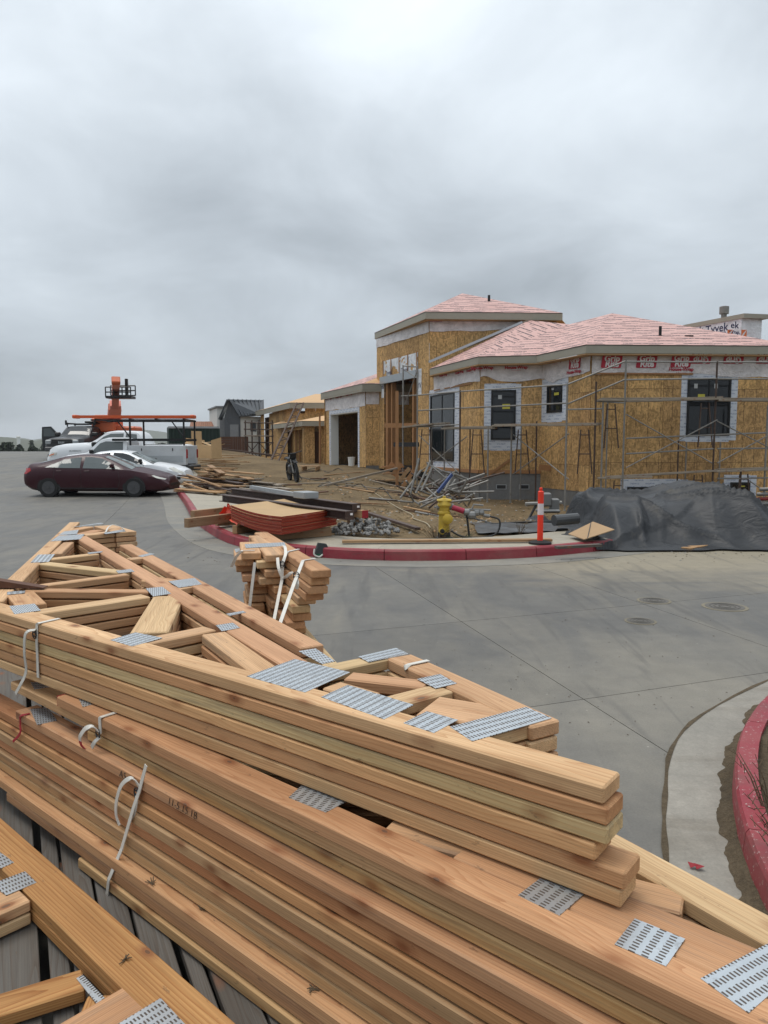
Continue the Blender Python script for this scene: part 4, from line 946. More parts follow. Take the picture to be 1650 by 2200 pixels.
def fascia(parent,a,b,ztop,h=.25,t=.035,mat=None,name='fascia',ext=0.):
    a=Vector(a).xy; b=Vector(b).xy; d=(b-a).normalized(); n=V(d.y,-d.x); mb=MB()
    a=a-d*ext; b=b+d*ext
    P=[V(a.x,a.y,ztop-h),V(b.x,b.y,ztop-h),V(b.x,b.y,ztop),V(a.x,a.y,ztop)]; mb.slab(P,V(-n.x,-n.y,0),t); o=part(name,mb,mat or MAT['fascia'],parent,fix=True)
    mb=MB(); q=n*.012; mb.slab([V(a.x,a.y,ztop+.004)+V(q.x,q.y,0),V(b.x,b.y,ztop+.004)+V(q.x,q.y,0),V(b.x,b.y,ztop+.004)-V(n.x,n.y,0)*.1,V(a.x,a.y,ztop+.004)-V(n.x,n.y,0)*.1],(0,0,1),.012); e=part('drip_edge',mb,MAT['blackmetal'],parent); e.parent=o; e.matrix_basis=wm(o).inverted()
    return o
def soffit(parent,pts,z,mat): mb=MB(); mb.slab([V(p[0],p[1],z) for p in pts],(0,0,1),.02); return part('soffit',mb,mat,parent,fix=True)
def roof_face(parent,P,mat,course=.95,name='underlayment_sheet',edir=None):
    """P[0]->P[1] is the eave; courses lap upwards"""
    P=[Vector(p) for p in P]; e=(P[1]-P[0]).normalized(); n=e.cross(P[2]-P[0]).normalized()
    if edir is not None: e=Vector(edir); e=(e-n*e.dot(n)).normalized()
    if n.z<0: n=-n
    up=n.cross(e).normalized()
    if up.z<0: up=-up
    top=max((p-P[0]).dot(up) for p in P); k=0; v=min((p-P[0]).dot(up) for p in P)
    while v<top-.01:
        poly=clip(clip(P,-up,-(P[0].dot(up)+v)),up,P[0].dot(up)+min(v+course+.03,top+.01))
        if len(poly)>2:
            mb=MB(); mb.slab([p+n*(.003*(k%2)+.004) for p in poly],n,.004)
            part(name,mb,mat,parent,lambda c,P0=P[0],e=e,up=up,k=k:((c-P0).dot(e)+k*.37+20,(c-P0).dot(up)+20),fix=True)
        v+=course; k+=1
def solid_roof(parent,tris,mat,name='roof'):
    mb=MB(); 
    for t in tris: mb.add(t,[tuple(range(len(t)))])
    return part(name,mb,mat,parent)

# ------------------------------------------------------------------ the near house
H=thing('house','near house under construction, osb walls, white wrap band and pink roof underlayment','house',(6.5,28.,0.))
Ze=4.89
E0,E1,E2,E3,E4=[V(13.6,24.62),V(6.53,24.3),V(5.5,27.1),V(3.45,27.5),V(1.94,31.85)]
w1=Wall((6.85,24.75),(13.4,25.05)); w2=Wall((5.83,27.55),(6.85,24.75)); w3=Wall((3.6,27.95),(5.83,27.55)); w4=Wall((2.0,32.75),(3.6,27.95))
h1=w1.window(H,(1475,1568,812,936),(1462,1583,801,948))
h1b=w1.window(H,(1346,1458,1046,1100),(1332,1476,1029,1110),1,False); h1c=w1.window(H,(1568,1610,1036,1062),(1554,1624,1020,1068),1,True)
h2=w2.window(H,(1177,1209,827,886),(1164,1221,812,906),1)
h3=w3.window(H,(1055,1108,838,945),(1040,1119,824,967),1)
h4=w4.window(H,(926,977,846,990),(923,987,834,1012),2,False)
zb=.62
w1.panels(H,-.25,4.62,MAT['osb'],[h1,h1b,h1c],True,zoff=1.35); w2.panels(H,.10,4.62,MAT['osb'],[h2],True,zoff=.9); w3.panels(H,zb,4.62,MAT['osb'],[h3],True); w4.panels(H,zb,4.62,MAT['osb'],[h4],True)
for w,zt_ in ((w3,zb),(w4,zb)):
    mb=MB(); w.rect(mb,-.02,w.l+.02,-.9,zt_,-.2,-.004); f_=part('foundation',mb,MAT['found'],H)
    mb=MB(); w.rect(mb,0,w.l,zt_-.0,zt_+.13,.013,.05); part('sill_board',mb,MAT['stud'],H)
    if w is w3:
        for u_ in (1077,1126):
            s0,z0=w.hit(u_,1046); mb=MB(); w.rect(mb,s0-.19,s0+.19,z0-.09,z0+.09,-.003,.012); o=part('vent',mb,MAT['lgrey'],H); o.parent=f_; o.matrix_basis=Matrix.Identity(4)
            mb=MB(); w.rect(mb,s0-.165,s0+.165,z0-.068,z0+.068,.0125,.016); o=part('vent_louvre',mb,MAT['black'],H); o.parent=f_; o.matrix_basis=Matrix.Identity(4)
mb=MB(); w2.rect(mb,0,w2.l,-.9,.1,-.2,-.004); part('foundation',mb,MAT['found'],H)
mb=MB(); w1.rect(mb,0,w1.l,-.9,-.25,-.2,-.004); part('foundation',mb,MAT['found'],H)
mb=MB(); w1.rect(mb,0,w1.l,-.28,-.13,.013,.055); part('sill_board',mb,MAT['scafplank'],H)
# bracing scraps nailed to the wall
for (u0,v0,u1,v1) in ((1018,1043,1098,986),): 
    a=w3.hit(u0,v0); b=w3.hit(u1,v1); mb=MB(); mb.beam(w3.pt(a[0],a[1],.06),w3.pt(b[0],b[1],.06),.04,.09); part('brace_board',mb,MAT['stud'],H)
# eaves
fas=[fascia(H,E1,E0,Ze),fascia(H,E2,E1,Ze),fascia(H,E3,E2,Ze),fascia(H,E4,E3,Ze)]
soffit(H,[E0,E1,(7.2,25.3),(13.6,25.6)],4.60,MAT['roofply']); soffit(H,[E1,E2,(6.2,28.2),(7.3,25.2)],4.602,MAT['roofply']); soffit(H,[E2,E3,(3.9,28.6),(6.1,28.2)],4.604,MAT['roofply']); soffit(H,[E3,E4,(2.3,33.2),(4.1,28.4)],4.606,MAT['roofply'])
b1=w1.wrapband(H,.0,6.5,4.04,4.60,MAT['wrap'],seed=1,wave=.08,sag=lambda x:.18*smooth(3.4,4.4,x)*-.5)
b2=w2.wrapband(H,.0,w2.l-.02,4.05,4.60,MAT['wrap'],seed=2,wave=.12,sag=lambda x:-.12*math.exp(-((x-.8)/.5)**2))
b3=w3.wrapband(H,.0,w3.l,4.10,4.60,MAT['wrap'],seed=3,wave=.05,sag=lambda x:.14*math.exp(-((x-.15)/.3)**2)-.1*math.exp(-((x-1.2)/.6)**2))
b4=w4.wrapband(H,.55,w4.l,4.08,4.60,MAT['wrap'],seed=4,wave=.05,sag=lambda x:-.12*smooth(3.5,1,x))
mb=MB(); w1.rect(mb,0.05,3.4,4.0,4.055,.03,.07); part('batten',mb,MAT['stud'],H); mb=MB(); w4.rect(mb,.6,4.4,4.00,4.05,.03,.05); part('batten',mb,MAT['stud'],H)
def logo(wall,u,v,parent,flip=False,k=1.):
    s0,z0=wall.hit(u,v); mb=MB(); w_h,h_h=.28*k,.175*k; sh=.03
    P=[]; 
    for cx,cz,a0 in ((w_h-.04,h_h-.04,0),(-w_h+.04,h_h-.04,90),(-w_h+.04,-h_h+.04,180),(w_h-.04,-h_h+.04,270)):
        for i in range(4):
            a=R(a0+i*30); x=cx+.04*math.cos(a); z=cz+.04*math.sin(a); P.append(wall.pt(s0+x+sh*z/h_h,z0+z,.062))
    mb.slab(P,V(wall.n.x,wall.n.y,0),.0015); o=part('logo_panel',mb,MAT['redtext'],parent)
    up=(0,0,-1) if flip else (0,0,1); xd=V(wall.d.x,wall.d.y,0)*(-1 if flip else 1)
    sg=-1 if flip else 1
    text('Grip',.235*k,MAT['whitetext'],wall.pt(s0,z0+.075*sg*k,.0665),xd,up,parent,bold=.010,shear=.15); text('Rite',.235*k,MAT['whitetext'],wall.pt(s0,z0-.075*sg*k,.0665),xd,up,parent,bold=.010,shear=.15)
for u,v,fl in ((1238,779,0),(1313,777,0),(1388,777,0),(1462,776,0),(1505,768,1),(1575,768,1),(1645,768,1)): logo(w1,u,v,b1,bool(fl),1.2) if u>1262 else logo(w2,u,v,b2,False,1.2)
for wl,bd,lst in ((w1,b1,((1462,794),)),(w2,b2,((1196,776),(1236,799))),(w3,b3,((1109,790),(1036,791))),(w4,b4,((990,800),(955,806),(1015,795)))):
    for u,v in lst:
        s0,z0=wl.hit(u,v); text('House-Wrap',.155,MAT['redtext'],wl.pt(s0,z0,.068),(wl.d.x,wl.d.y,0),(0,0,1),bd,bold=.006)
        text('•• ••• •• •••• ••',.06,MAT['redtext'],wl.pt(s0,z0-.11,.068),(wl.d.x,wl.d.y,0),(0,0,1),bd)
s0,z0=w2.hit(1193,795); 
# roof
def P3(p,z): return V(p.x,p.y,z)
Ap=V(8.85,29.3,6.77); Vv=V(7.73,31.5,6.70); Tt=V(6.25,32.7,7.08); e=[P3(x,Ze+.02) for x in (E0,E1,E2,E3,E4)]; Bk=V(14.5,35,Ze)
roof=solid_roof(H,[(e[1],e[0],Ap),(e[2],e[1],Ap),(e[2],Ap,Vv),(e[3],e[2],Vv),(e[3],Vv,Tt),(e[4],e[3],Tt),(e[0],Bk,Ap),(Ap,Bk,V(8,36,6.2),Vv)],MAT['roofply'])
roof_face(roof,[e[1],e[0],Ap],MAT['underlay']); roof_face(roof,[e[2],e[1],Ap,Vv],MAT['underlay']) if False else (roof_face(roof,[e[2],e[1],Ap],MAT['underlay']),roof_face(roof,[e[2],Ap,Vv],MAT['underlay'],edir=e[1]-e[2]))
roof_face(roof,[e[3],e[2],Vv],MAT['underlay']); roof_face(roof,[e[4],e[3],Tt],MAT['underlay']); roof_face(roof,[e[0],Bk,Ap],MAT['underlay'])
# F3 upper part laid parallel to the F4 eave
roof_face(roof,[e[3],Vv,Tt],MAT['underlay'],edir=e[3]-e[4])
def vent(p,h,r,parent,mat=None): mb=MB(); mb.lathe([(r*2.6,0),(r*1.2,.06),(r,.08),(r,h)],12,p); part('vent_pipe',mb,mat or MAT['blackmetal'],parent,smooth_=False)
pv=atY(1418,726,25.7); vent(pv-V(0,0,.05),.44,.05,roof)
pv=atY(1478,724,25.75); mb=MB(); mb.box(pv,(.28,.25,.09)); part('roof_jack',mb,MAT['blackmetal'],roof)
# tower over the entry
ZTw=7.37
t1,t2,t3=V(1.78,32.4),V(-.48,38.4),V(7.75,32.75)
wa=Wall((-.36,38.2),(1.98,32.85)); wb=Wall((1.98,32.85),(7.6,33.1))
so=[wa.hit(u,900)[0] for u in (826,897)]; zo=wa.hit(860,811)[1]
wa.panels(H,.5,ZTw-.3,MAT['osb'],[(so[0],so[1],.4,5.05)],zoff=1.9)
wb.panels(H,4.4,ZTw-.3,MAT['osb'],[],True,zoff=1.3)
TWR=part('tower_soffit',MB().slab([V(p.x,p.y,ZTw-.3) for p in (t1,t2,V(3,40.),V(9,36),t3)],(0,0,1),.02),MAT['roofply'],H,fix=True)
fascia(H,t2,t1,ZTw,.30); fascia(H,t1,t3,ZTw,.30)
bt=wa.wrapband(H,0,wa.l,6.60,ZTw-.31,MAT['wrap'],seed=6,wave=.04); bt2=wb.wrapband(H,0,4.6,6.64,ZTw-.31,MAT['wrap'],seed=7,wave=.05,sag=lambda x:.1*smooth(1.5,4,x))
s0,z0=wb.hit(936,690); mb=MB(); wb.rect(mb,s0-.28,s0+.28,z0-.02,z0+.1,.066,.0675); part('logo_panel',mb,MAT['redtext'],bt2)
ta=V(3.72,36.,8.87); tt=[P3(t1,ZTw+.02),P3(t2,ZTw+.02),P3(t3,ZTw+.02),V(7.4,39.5,ZTw+.02),V(1.2,42,ZTw+.02)]
troof=solid_roof(H,[(tt[1],tt[0],ta),(tt[0],tt[2],ta),(tt[2],tt[3],ta),(tt[3],tt[4],ta),(tt[4],tt[1],ta)],MAT['roofply'])
roof_face(troof,[tt[1],tt[0],ta],MAT['underlay']); roof_face(troof,[tt[0],tt[2],ta],MAT['underlay']); roof_face(troof,[tt[2],tt[3],ta],MAT['underlay'])
vent(atY(1050.5,652,34.6)-V(0,0,.05),.42,.06,troof)
# flashing and loose rail along the tower foot
for (a,b,w,h,mt,dz) in (((921,781),(1120,696),.14,.10,'gutter',.05),((1003,752),(1134,694),.07,.07,'scafplank',.10)):
    p=atY(*a,32.0 if a[0]<950 else 32.4); q=atY(*b,32.5); mb=MB(); mb.beam(p+V(0,-.12,dz),q+V(0,-.12,dz),w,h); part('roof_flashing' if mt=='gutter' else 'loose_rail',mb,MAT[mt],H)
# entry opening: clerestory with wrap, header, posts, rooms behind
mb=MB(); wa.rect(mb,so[0]-.25,so[1]+.1,4.72,5.06,.013,.16); part('entry_header',mb,MAT['gutter'],H)
cl=wa.wrapband(H,so[0]-.1,so[1]+.05,5.06,5.85,MAT['wrapw'],.0,.0,'clerestory_wrap',9)
for i in range(5):
    x=lerp(so[0]-.05,so[1],i/4.); mb=MB(); wa.rect(mb,x-.03,x+.03,5.08,5.9,.05,.07); part('clerestory_stud',mb,MAT['stud'],H)
for (u,v,tx,sz) in ((838,801,'Tyvek',.30),(872,795,'Tyvek',.30)):
    s0,z0=wa.hit(u,v); text(tx,sz,MAT['bluetext'],wa.pt(s0,z0,.085),(wa.d.x,wa.d.y,0),(0,0,1),cl,bold=.004)
jamb=MB(); wa.rect(jamb,so[0]-.35,so[0]-.02,4.05,4.95,.014,.017); oj=part('wrap_strip',jamb,MAT['wrapw'],H,wa.uv); s0,z0=wa.hit(824,843); text('ek',.34,MAT['bluetext'],wa.pt(so[0]-.18,4.6,.019),(wa.d.x,wa.d.y,0),(0,0,1),oj,bold=.004)
jamb=MB(); wa.rect(jamb,so[1]-.02,so[1]+.42,3.95,5.1,.014,.017); oj=part('wrap_strip',jamb,MAT['wrapw'],H,wa.uv); text('YV',.34,MAT['bluetext'],wa.pt(so[1]+.2,4.35,.019),(wa.d.x,wa.d.y,0),(0,0,1),oj,bold=.004)
for f_ in (.06,.22,.86): 
    x=lerp(so[0],so[1],f_); mb=MB(); wa.rect(mb,x-.12 if f_<.1 else x-.06,x+.12 if f_<.1 else x+.06,.45,4.72,-.25,-.02); part('post',mb,MAT['stud'],H)
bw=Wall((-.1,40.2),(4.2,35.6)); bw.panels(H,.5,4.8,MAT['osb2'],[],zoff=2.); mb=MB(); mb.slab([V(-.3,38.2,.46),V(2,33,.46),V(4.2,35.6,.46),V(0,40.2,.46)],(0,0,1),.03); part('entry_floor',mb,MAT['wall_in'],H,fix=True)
mb=MB(); bw.rect(mb,1.0,2.0,.5,3.2,.02,.05); part('doorway_shade_panel',mb,MAT['black'],H); mb=MB(); bw.rect(mb,2.5,3.6,3.1,4.7,.02,.03); part('wrap_strip',mb,MAT['wrap'],H,bw.uv)  # black panel on the wall paints the shade of an open doorway
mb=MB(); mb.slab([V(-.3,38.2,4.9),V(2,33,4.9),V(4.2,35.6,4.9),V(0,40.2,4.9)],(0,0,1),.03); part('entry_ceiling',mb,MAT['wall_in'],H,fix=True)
for (u0,v0,u1,v1,Y) in ((826,914,900,914,33.5),(846,955,900,955,34)):
    mb=MB(); mb.beam(atY(u0,v0,Y),atY(u1,v1,Y-1.2),.05,.2); part('cross_rail',mb,MAT['stud' if v0<930 else 'black'],H)
# chimney block behind the ridge
cw=Wall((11.9,29.6),(12.95,27.3)); cw2=Wall((12.95,27.3),(13.75,27.45)); zc=6.24
for w in (cw,cw2):
    mb=MB(); w.rect(mb,0,w.l,4.8,zc,0,.01); o=part('chimney_wrap',mb,MAT['wrapw'],H,w.uv)
    if w is cw:
        for tx,u,v,sz in (('Tyvek',1540,706,.42),('HomeWrap.',1541,716.5,.17),('Tyvek',1491,712,.36)):
            s0,z0=w.hit(u,v); text(tx,sz,MAT['bluetext'],w.pt(s0,z0,.012),(w.d.x,w.d.y,0),(0,0,1),o,bold=.006)
    else:
        for tx,u,v,sz in (('ek',1578,699,.34),('Wrap.',1578,714,.17)):
            s0,z0=w.hit(u,v); text(tx,sz,MAT['bluetext'],w.pt(s0,z0,.012),(w.d.x,w.d.y,0),(0,0,1),o,bold=.006)
        for u in (1568,1598):
            s0,z0=w.hit(u,717); mb=MB(); w.rect(mb,s0-.11,s0+.11,z0-.14,z0+.14,.011,.0125); part('logo_panel',mb,MAT['orangetext'],o)
            for i in range(-2,3):
                mb=MB(); mb.beam(w.pt(s0-.08+.02*i,z0-.07+.035*i,.0135),w.pt(s0+.05+.02*i,z0+.05+.035*i,.0135),.001,.022); part('logo_stripe',mb,MAT['whitetext'],o)
mb=MB(); mb.slab([V(11.8,29.75,zc),V(12.95,27.15,zc),V(13.95,27.35,zc),V(13.,30.,zc)],(0,0,1),.16); part('chimney_cap',mb,MAT['fascia'],H,fix=True)
mb=MB(); mb.slab([V(12,29.5,4.6),V(12.95,27.32,4.6),V(13.7,27.5,4.6),V(12.9,29.9,4.6)],(0,0,1),1.44); part('chimney_core',mb,MAT['osb'],H,fix=True)
pv=V(12.75,28.3,zc+.16); mb=MB(); mb.lathe([(.10,0),(.10,.16),(.17,.18),(.17,.44),(.11,.46)],14,pv); part('flue_cap',mb,MAT['galv'],H)

# ------------------------------------------------------------------ garage wing beside it
G=thing('garage_wing','garage wing with open white-trimmed doorway and pink roof left of the tall entry','garage',(-1.,39.,0.5))
Zg=4.74; g1,g2,g3=V(-1.09,37.5),V(-3.75,44.3),V(3,37.9)
ga=Wall((-3.45,44.1),(-.92,37.85)); gb=Wall((-.92,37.85),(2.2,38.3)); zgb=.55
sd=[ga.hit(u,950)[0] for u in (711,770)]; zd=ga.hit(745,886)[1]
ga.panels(G,zgb,Zg-.3,MAT['osb2'],[(sd[0],sd[1],0,zd)],zoff=1.8); gb.panels(G,zgb+.1,Zg-.3,MAT['osb'],[],True)
mb=MB(); gb.rect(mb,0,gb.l,-.4,zgb+.1,-.2,-.003); part('foundation',mb,MAT['found'],G)
for a,b,c,d in ((sd[0]-.22,sd[0],zgb-.1,zd+.2),(sd[1],sd[1]+.22,zgb-.1,zd+.2),(sd[0],sd[1],zd,zd+.2)): mb=MB(); ga.rect(mb,a,b,c,d,.013,.03); part('door_trim',mb,MAT['tape'],G,ga.uv)
for a,b,c,d in ((sd[0],sd[0]+.05,zgb,zd),(sd[1]-.05,sd[1],zgb,zd),(sd[0]+.05,sd[1]-.05,zd-.05,zd)): mb=MB(); ga.rect(mb,a,b,c,d,-.45,.012); part('door_jamb',mb,MAT['white'],G)
ga.wrapband(G,0,ga.l,zd+.22,Zg-.31,MAT['wrap'],seed=11,wave=.05); gb.wrapband(G,0,2.2,3.75,Zg-.31,MAT['wrap'],seed=12,wave=.04)
for u,v in ((708,856),(730,852),(752,847)): s0,z0=ga.hit(u,v); text('House-Wrap',.20,MAT['redtext'],ga.pt(s0,z0,.075),(ga.d.x,ga.d.y,0),(0,0,1),G,bold=.006)
fascia(G,g2,g1,Zg,.38); fascia(G,g1,g3,Zg,.38)
soffit(G,[g1,g2,(-2,45),(0,38.5)],Zg-.3,MAT['roofply']); soffit(G,[g1,(0,38.6),(3,38.6),g3],Zg-.302,MAT['roofply'])
ga_=V(1.6,42.,6.35); gg=[P3(g1,Zg+.02),P3(g2,Zg+.02),P3(g3,Zg+.02)]
gr=solid_roof(G,[(gg[1],gg[0],ga_),(gg[0],gg[2],V(4,41,6.3),ga_),(gg[1],ga_,V(2,48,5))],MAT['roofply']); roof_face(gr,[gg[1],gg[0],ga_],MAT['underlay']); roof_face(gr,[gg[0],gg[2],ga_],MAT['underlay'])
# rough framed interior
bwall=Wall((-1.2,46.4),(2.6,41.0)); 
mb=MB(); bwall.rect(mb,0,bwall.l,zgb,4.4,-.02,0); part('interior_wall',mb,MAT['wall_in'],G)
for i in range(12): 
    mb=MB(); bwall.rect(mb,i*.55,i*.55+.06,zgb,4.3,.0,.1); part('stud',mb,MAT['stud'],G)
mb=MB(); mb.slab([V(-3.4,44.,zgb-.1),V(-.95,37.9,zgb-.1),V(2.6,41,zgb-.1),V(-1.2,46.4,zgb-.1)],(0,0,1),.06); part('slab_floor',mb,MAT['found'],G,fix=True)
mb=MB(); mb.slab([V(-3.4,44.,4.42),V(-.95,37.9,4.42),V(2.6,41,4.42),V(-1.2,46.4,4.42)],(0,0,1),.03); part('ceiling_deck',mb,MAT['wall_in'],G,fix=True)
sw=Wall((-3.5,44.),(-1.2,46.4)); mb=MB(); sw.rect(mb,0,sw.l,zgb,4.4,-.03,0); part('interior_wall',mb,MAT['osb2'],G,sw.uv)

# ------------------------------------------------------------------ second house, plywood roof
S=thing('house','bare osb house with yellow plywood roofs and dark openings, no wrap','house',(-8.,54.,.4))
def hp(u,v,Y): return atY(u,v,Y)
Y0=49.
c0=hp(629,866,Y0); Zs=c0.z; 
def vpwall(u0,Y0_,u1):           # wall from px column u0 at Y0 running along the receding house axis to column u1 (further left)
    x0=(u0-825)/1590*Y0_; k=-.365; r=(u1-825)/1590
    t=(r*Y0_-x0)/(k-r); return V(x0+k*t,Y0_+t),V(x0,Y0_)
far,near=vpwall(640,50.,562); sa=Wall(far,near); sb=Wall(near,(near.x+4.,50.6))
zs0=.35
hs=[sa.hit(u,930)[0] for u in (568,579)]; sa.panels(S,zs0,Zs-.25,MAT['osb2'],[(hs[0],hs[1],.8,sa.hit(573,875)[1])]); 
sw_=[sb.hit(u,880)[0] for u in (645,655)]; sb.panels(S,zs0,Zs-.1,MAT['osb2'],[(sw_[0],sw_[1],sb.hit(650,888)[1],sb.hit(650,876)[1])])
mb=MB(); mb.slab([V(*(far+V(.3,.3)),.4),V(*(near+V(.2,.3)),.4),V(near.x+4,51.2,.4),V(far.x+5,far.y+2,.4)],(0,0,1),3.6); part('interior_core',mb,MAT['wall_in'],S,fix=True)
n1,f1=V(near.x-.45,49.6),V(far.x-.5,far.y+.2); n2_=V(near.x+4.2,50.1)
fascia(S,f1,n1,Zs+.05,.36); fascia(S,n1,n2_,Zs+.05,.36)
rp=V(near.x+.6,57.,Zs+1.15); rp2=V(near.x+4.2,55.,Zs+.95); zz=Zs+.07
solid_roof(S,[(P3(f1,zz),P3(n1,zz),rp),(P3(n1,zz),P3(n2_,zz),rp2,rp),(P3(f1,zz),rp,V(far.x+2,far.y+5,zz))],MAT['roofply'])
# porch / garage roof in front of it
pf,pn=vpwall(655,46.5,597); pa=Wall(pf,pn); pb=Wall(pn,(pn.x+2.6,47.)); Zp=hp(653,905,46.2).z
po=[pa.hit(u,960)[0] for u in (618,650)]; pa.panels(S,.35,Zp-.25,MAT['osb2'],[(po[0],po[1],0,pa.hit(635,924)[1])])
bo=[pb.hit(u,960)[0] for u in (676,690)]; pb.panels(S,.35,Zp-.25,MAT['osb2'],[(bo[0],bo[1],0,pb.hit(682,916)[1])])
pn1,pf1,pe=V(pn.x-.1,46.1),V(pf.x-.5,pf.y+.1),V(pn.x+2.9,46.5); fascia(S,pf1,pn1,Zp,.3); fascia(S,pn1,pe,Zp,.3)
solid_roof(S,[(P3(pf1,Zp+.02),P3(pn1,Zp+.02),V(pn.x+2.2,50.2,Zp+.75),V(pf.x+2.4,52.5,Zp+.75)),(P3(pn1,Zp+.02),P3(pe,Zp+.02),V(pn.x+3.,50,Zp+.75),V(pn.x+2.2,50.2,Zp+.75))],MAT['roofply'])
mb=MB(); mb.slab([V(*(pf+V(.9,.9)),.36),V(*(pn+V(.3,.6)),.36),V(pn.x+2.6,47.8,.36),V(pn.x+2.,51,.36)],(0,0,1),2.2); part('interior_core',mb,MAT['wall_in'],S,fix=True)
for u in (626,634,642): 
    s0,_=pa.hit(u,960); mb=MB(); pa.rect(mb,s0-.05,s0+.05,.35,pa.hit(635,924)[1],-.35,-.27); part('stud',mb,MAT['stud'],S)
# ------------------------------------------------------------------ finished modern house far left
Mh=thing('house','finished house with white walls, grey siding and black standing-seam gable roof','house',(-14.,64.,1.))
Yg=62.
def box_px(u0,u1,v0,v1,Y,dep,mat,name,par,zb_=None,k=-.365):
    a=atY(u0,v0,Y); b=atY(u1,v1,Y); z0=b.z if zb_ is None else zb_; mb=MB(); P=[V(a.x,Y),V(b.x,Y),V(b.x+k*dep,Y+dep),V(a.x+k*dep,Y+dep)]; mb.prism(P,z0,a.z); return part(name,mb,mat,par,fix=True)
box_px(466,488,875,955,63.5,5,MAT['white'],'white_wall',Mh,.4); box_px(463.5,489,872,875.3,63.3,5.4,MAT['grey'],'parapet',Mh)
box_px(472,484,898,955,63.42,.4,MAT['grey'],'recess_panel',Mh,.4)
# gable body: front gable (grey) and white right wall
ga0=atY(482,896,Yg); ga1=atY(516,893,Yg); apx=atY(492,862,Yg+.2); rr0=atY(563,891,Yg+1.); rr1=atY(561,862,Yg+3.5)
mb=MB(); mb.add([V(ga0.x,Yg,.4),V(ga1.x,Yg,.4),ga1,apx,ga0],[(0,1,2,3,4)]); mb.v=[(x,y,z) for x,y,z in mb.v]; part('gable_siding',mb,MAT['slate'],Mh)
mb=MB(); mb.prism([(ga1.x,Yg+.05),(rr0.x,Yg+1.05),(rr0.x-1.5,Yg+5),(ga1.x-1.5,Yg+5)],.4,ga1.z-.05); part('white_wall',mb,MAT['white'],Mh,fix=True)
mb=MB(); mb.prism([(ga0.x+.02,Yg+.02),(ga1.x-.01,Yg+.02),(ga1.x-1.6,Yg+4.9),(ga0.x-1.4,Yg+4.9)],.4,ga0.z-.1); part('core',mb,MAT['slate'],Mh,fix=True)
rfp=[V(ga1.x-.05,Yg-.35,ga1.z-.12),V(rr0.x+.2,Yg+.7,rr0.z-.1),V(rr1.x+.2,Yg+3.6,rr1.z),V(apx.x,Yg+.1,apx.z+.05)]; mb=MB(); mb.slab(rfp,(0,0,1),.1); rm=part('roof',mb,MAT['metalroof'],Mh,fix=True)
mb=MB(); mb.slab([V(ga0.x-.35,Yg-.35,ga0.z-.25),V(ga0.x-.3,Yg+.5,ga0.z-.25),V(apx.x+.05,Yg+.6,apx.z+.06),V(apx.x,Yg-.3,apx.z+.06)],(-.7,0,.7),.12); part('roof',mb,MAT['metalroof'],Mh,fix=True)
for i in range(9):
    t=i/8; a=rfp[0].lerp(rfp[1],t); b=rfp[3].lerp(rfp[2],t); mb=MB(); mb.beam(a+V(0,0,.13),b+V(0,0,.13),.05,.07); o=part('standing_seam',mb,MAT['metalroof'],Mh); o.parent=rm; o.matrix_basis=wm(rm).inverted()
box_px(494,513,912,955,Yg-.06,.05,MAT['grey'],'garage_door',Mh,.5,0.); box_px(529,552,907,935,Yg+.55,.05,MAT['white'],'window',Mh,None,0.); box_px(531,550,909,927,Yg+.50,.05,MAT['glass'],'pane',Mh,None,0.)
box_px(516,562,889,893,Yg+.2,.2,MAT['black'],'gutter',Mh,None,0.)
# tile-roofed house and green container behind the trucks
Th=thing('house','low house with brown clay tile roof showing beyond the green container','house',(-17.,66.,1.))
a=atY(408,936,64.); b=atY(470,934,64.); c=atY(466,911,67.); d=atY(412,911,67.)
mb=MB(); mb.slab([a,b,c,d],(0,0,1),.12); rt=part('roof',mb,MAT['tile'],Th,fix=True)
for i in range(13):
    t=i/12; mb=MB(); mb.tube([a.lerp(b,t)+V(0,0,.14),d.lerp(c,t)+V(0,0,.14)],.12,6); o=part('tile_row',mb,MAT['tile'],Th); o.parent=rt; o.matrix_basis=wm(rt).inverted()
mb=MB(); mb.prism([(a.x+.3,64.3),(b.x-.3,64.3),(b.x-.8,67),(a.x-.2,67)],.2,a.z); part('wall',mb,MAT['white'],Th,fix=True)
Gc=thing('container','dark green ribbed site container behind the white pickups','container',(-14.,46.,.8))
ca=Wall((atY(338,0,50.).x,50.),(atY(451,0,50.).x,50.2)); zt=ca.hit(400,917)[1]
mb=MB(); mb.prism([(ca.a.x,ca.a.y+.05),(ca.b.x,ca.b.y+.05),(ca.b.x-.8,ca.b.y+2.4),(ca.a.x-.8,ca.a.y+2.4)],.3,zt); part('shell',mb,MAT['green'],Gc,fix=True)
for i in range(15):
    s0=ca.l*i/14.5+.05; mb=MB(); ca.rect(mb,s0,s0+.11,.35,zt-.1,-.06,.0); part('rib',mb,MAT['green'],Gc)
mb=MB(); ca.rect(mb,0,ca.l,zt-.1,zt+.03,-.06,.03); part('top_rail',mb,MAT['lgrey'],Gc)
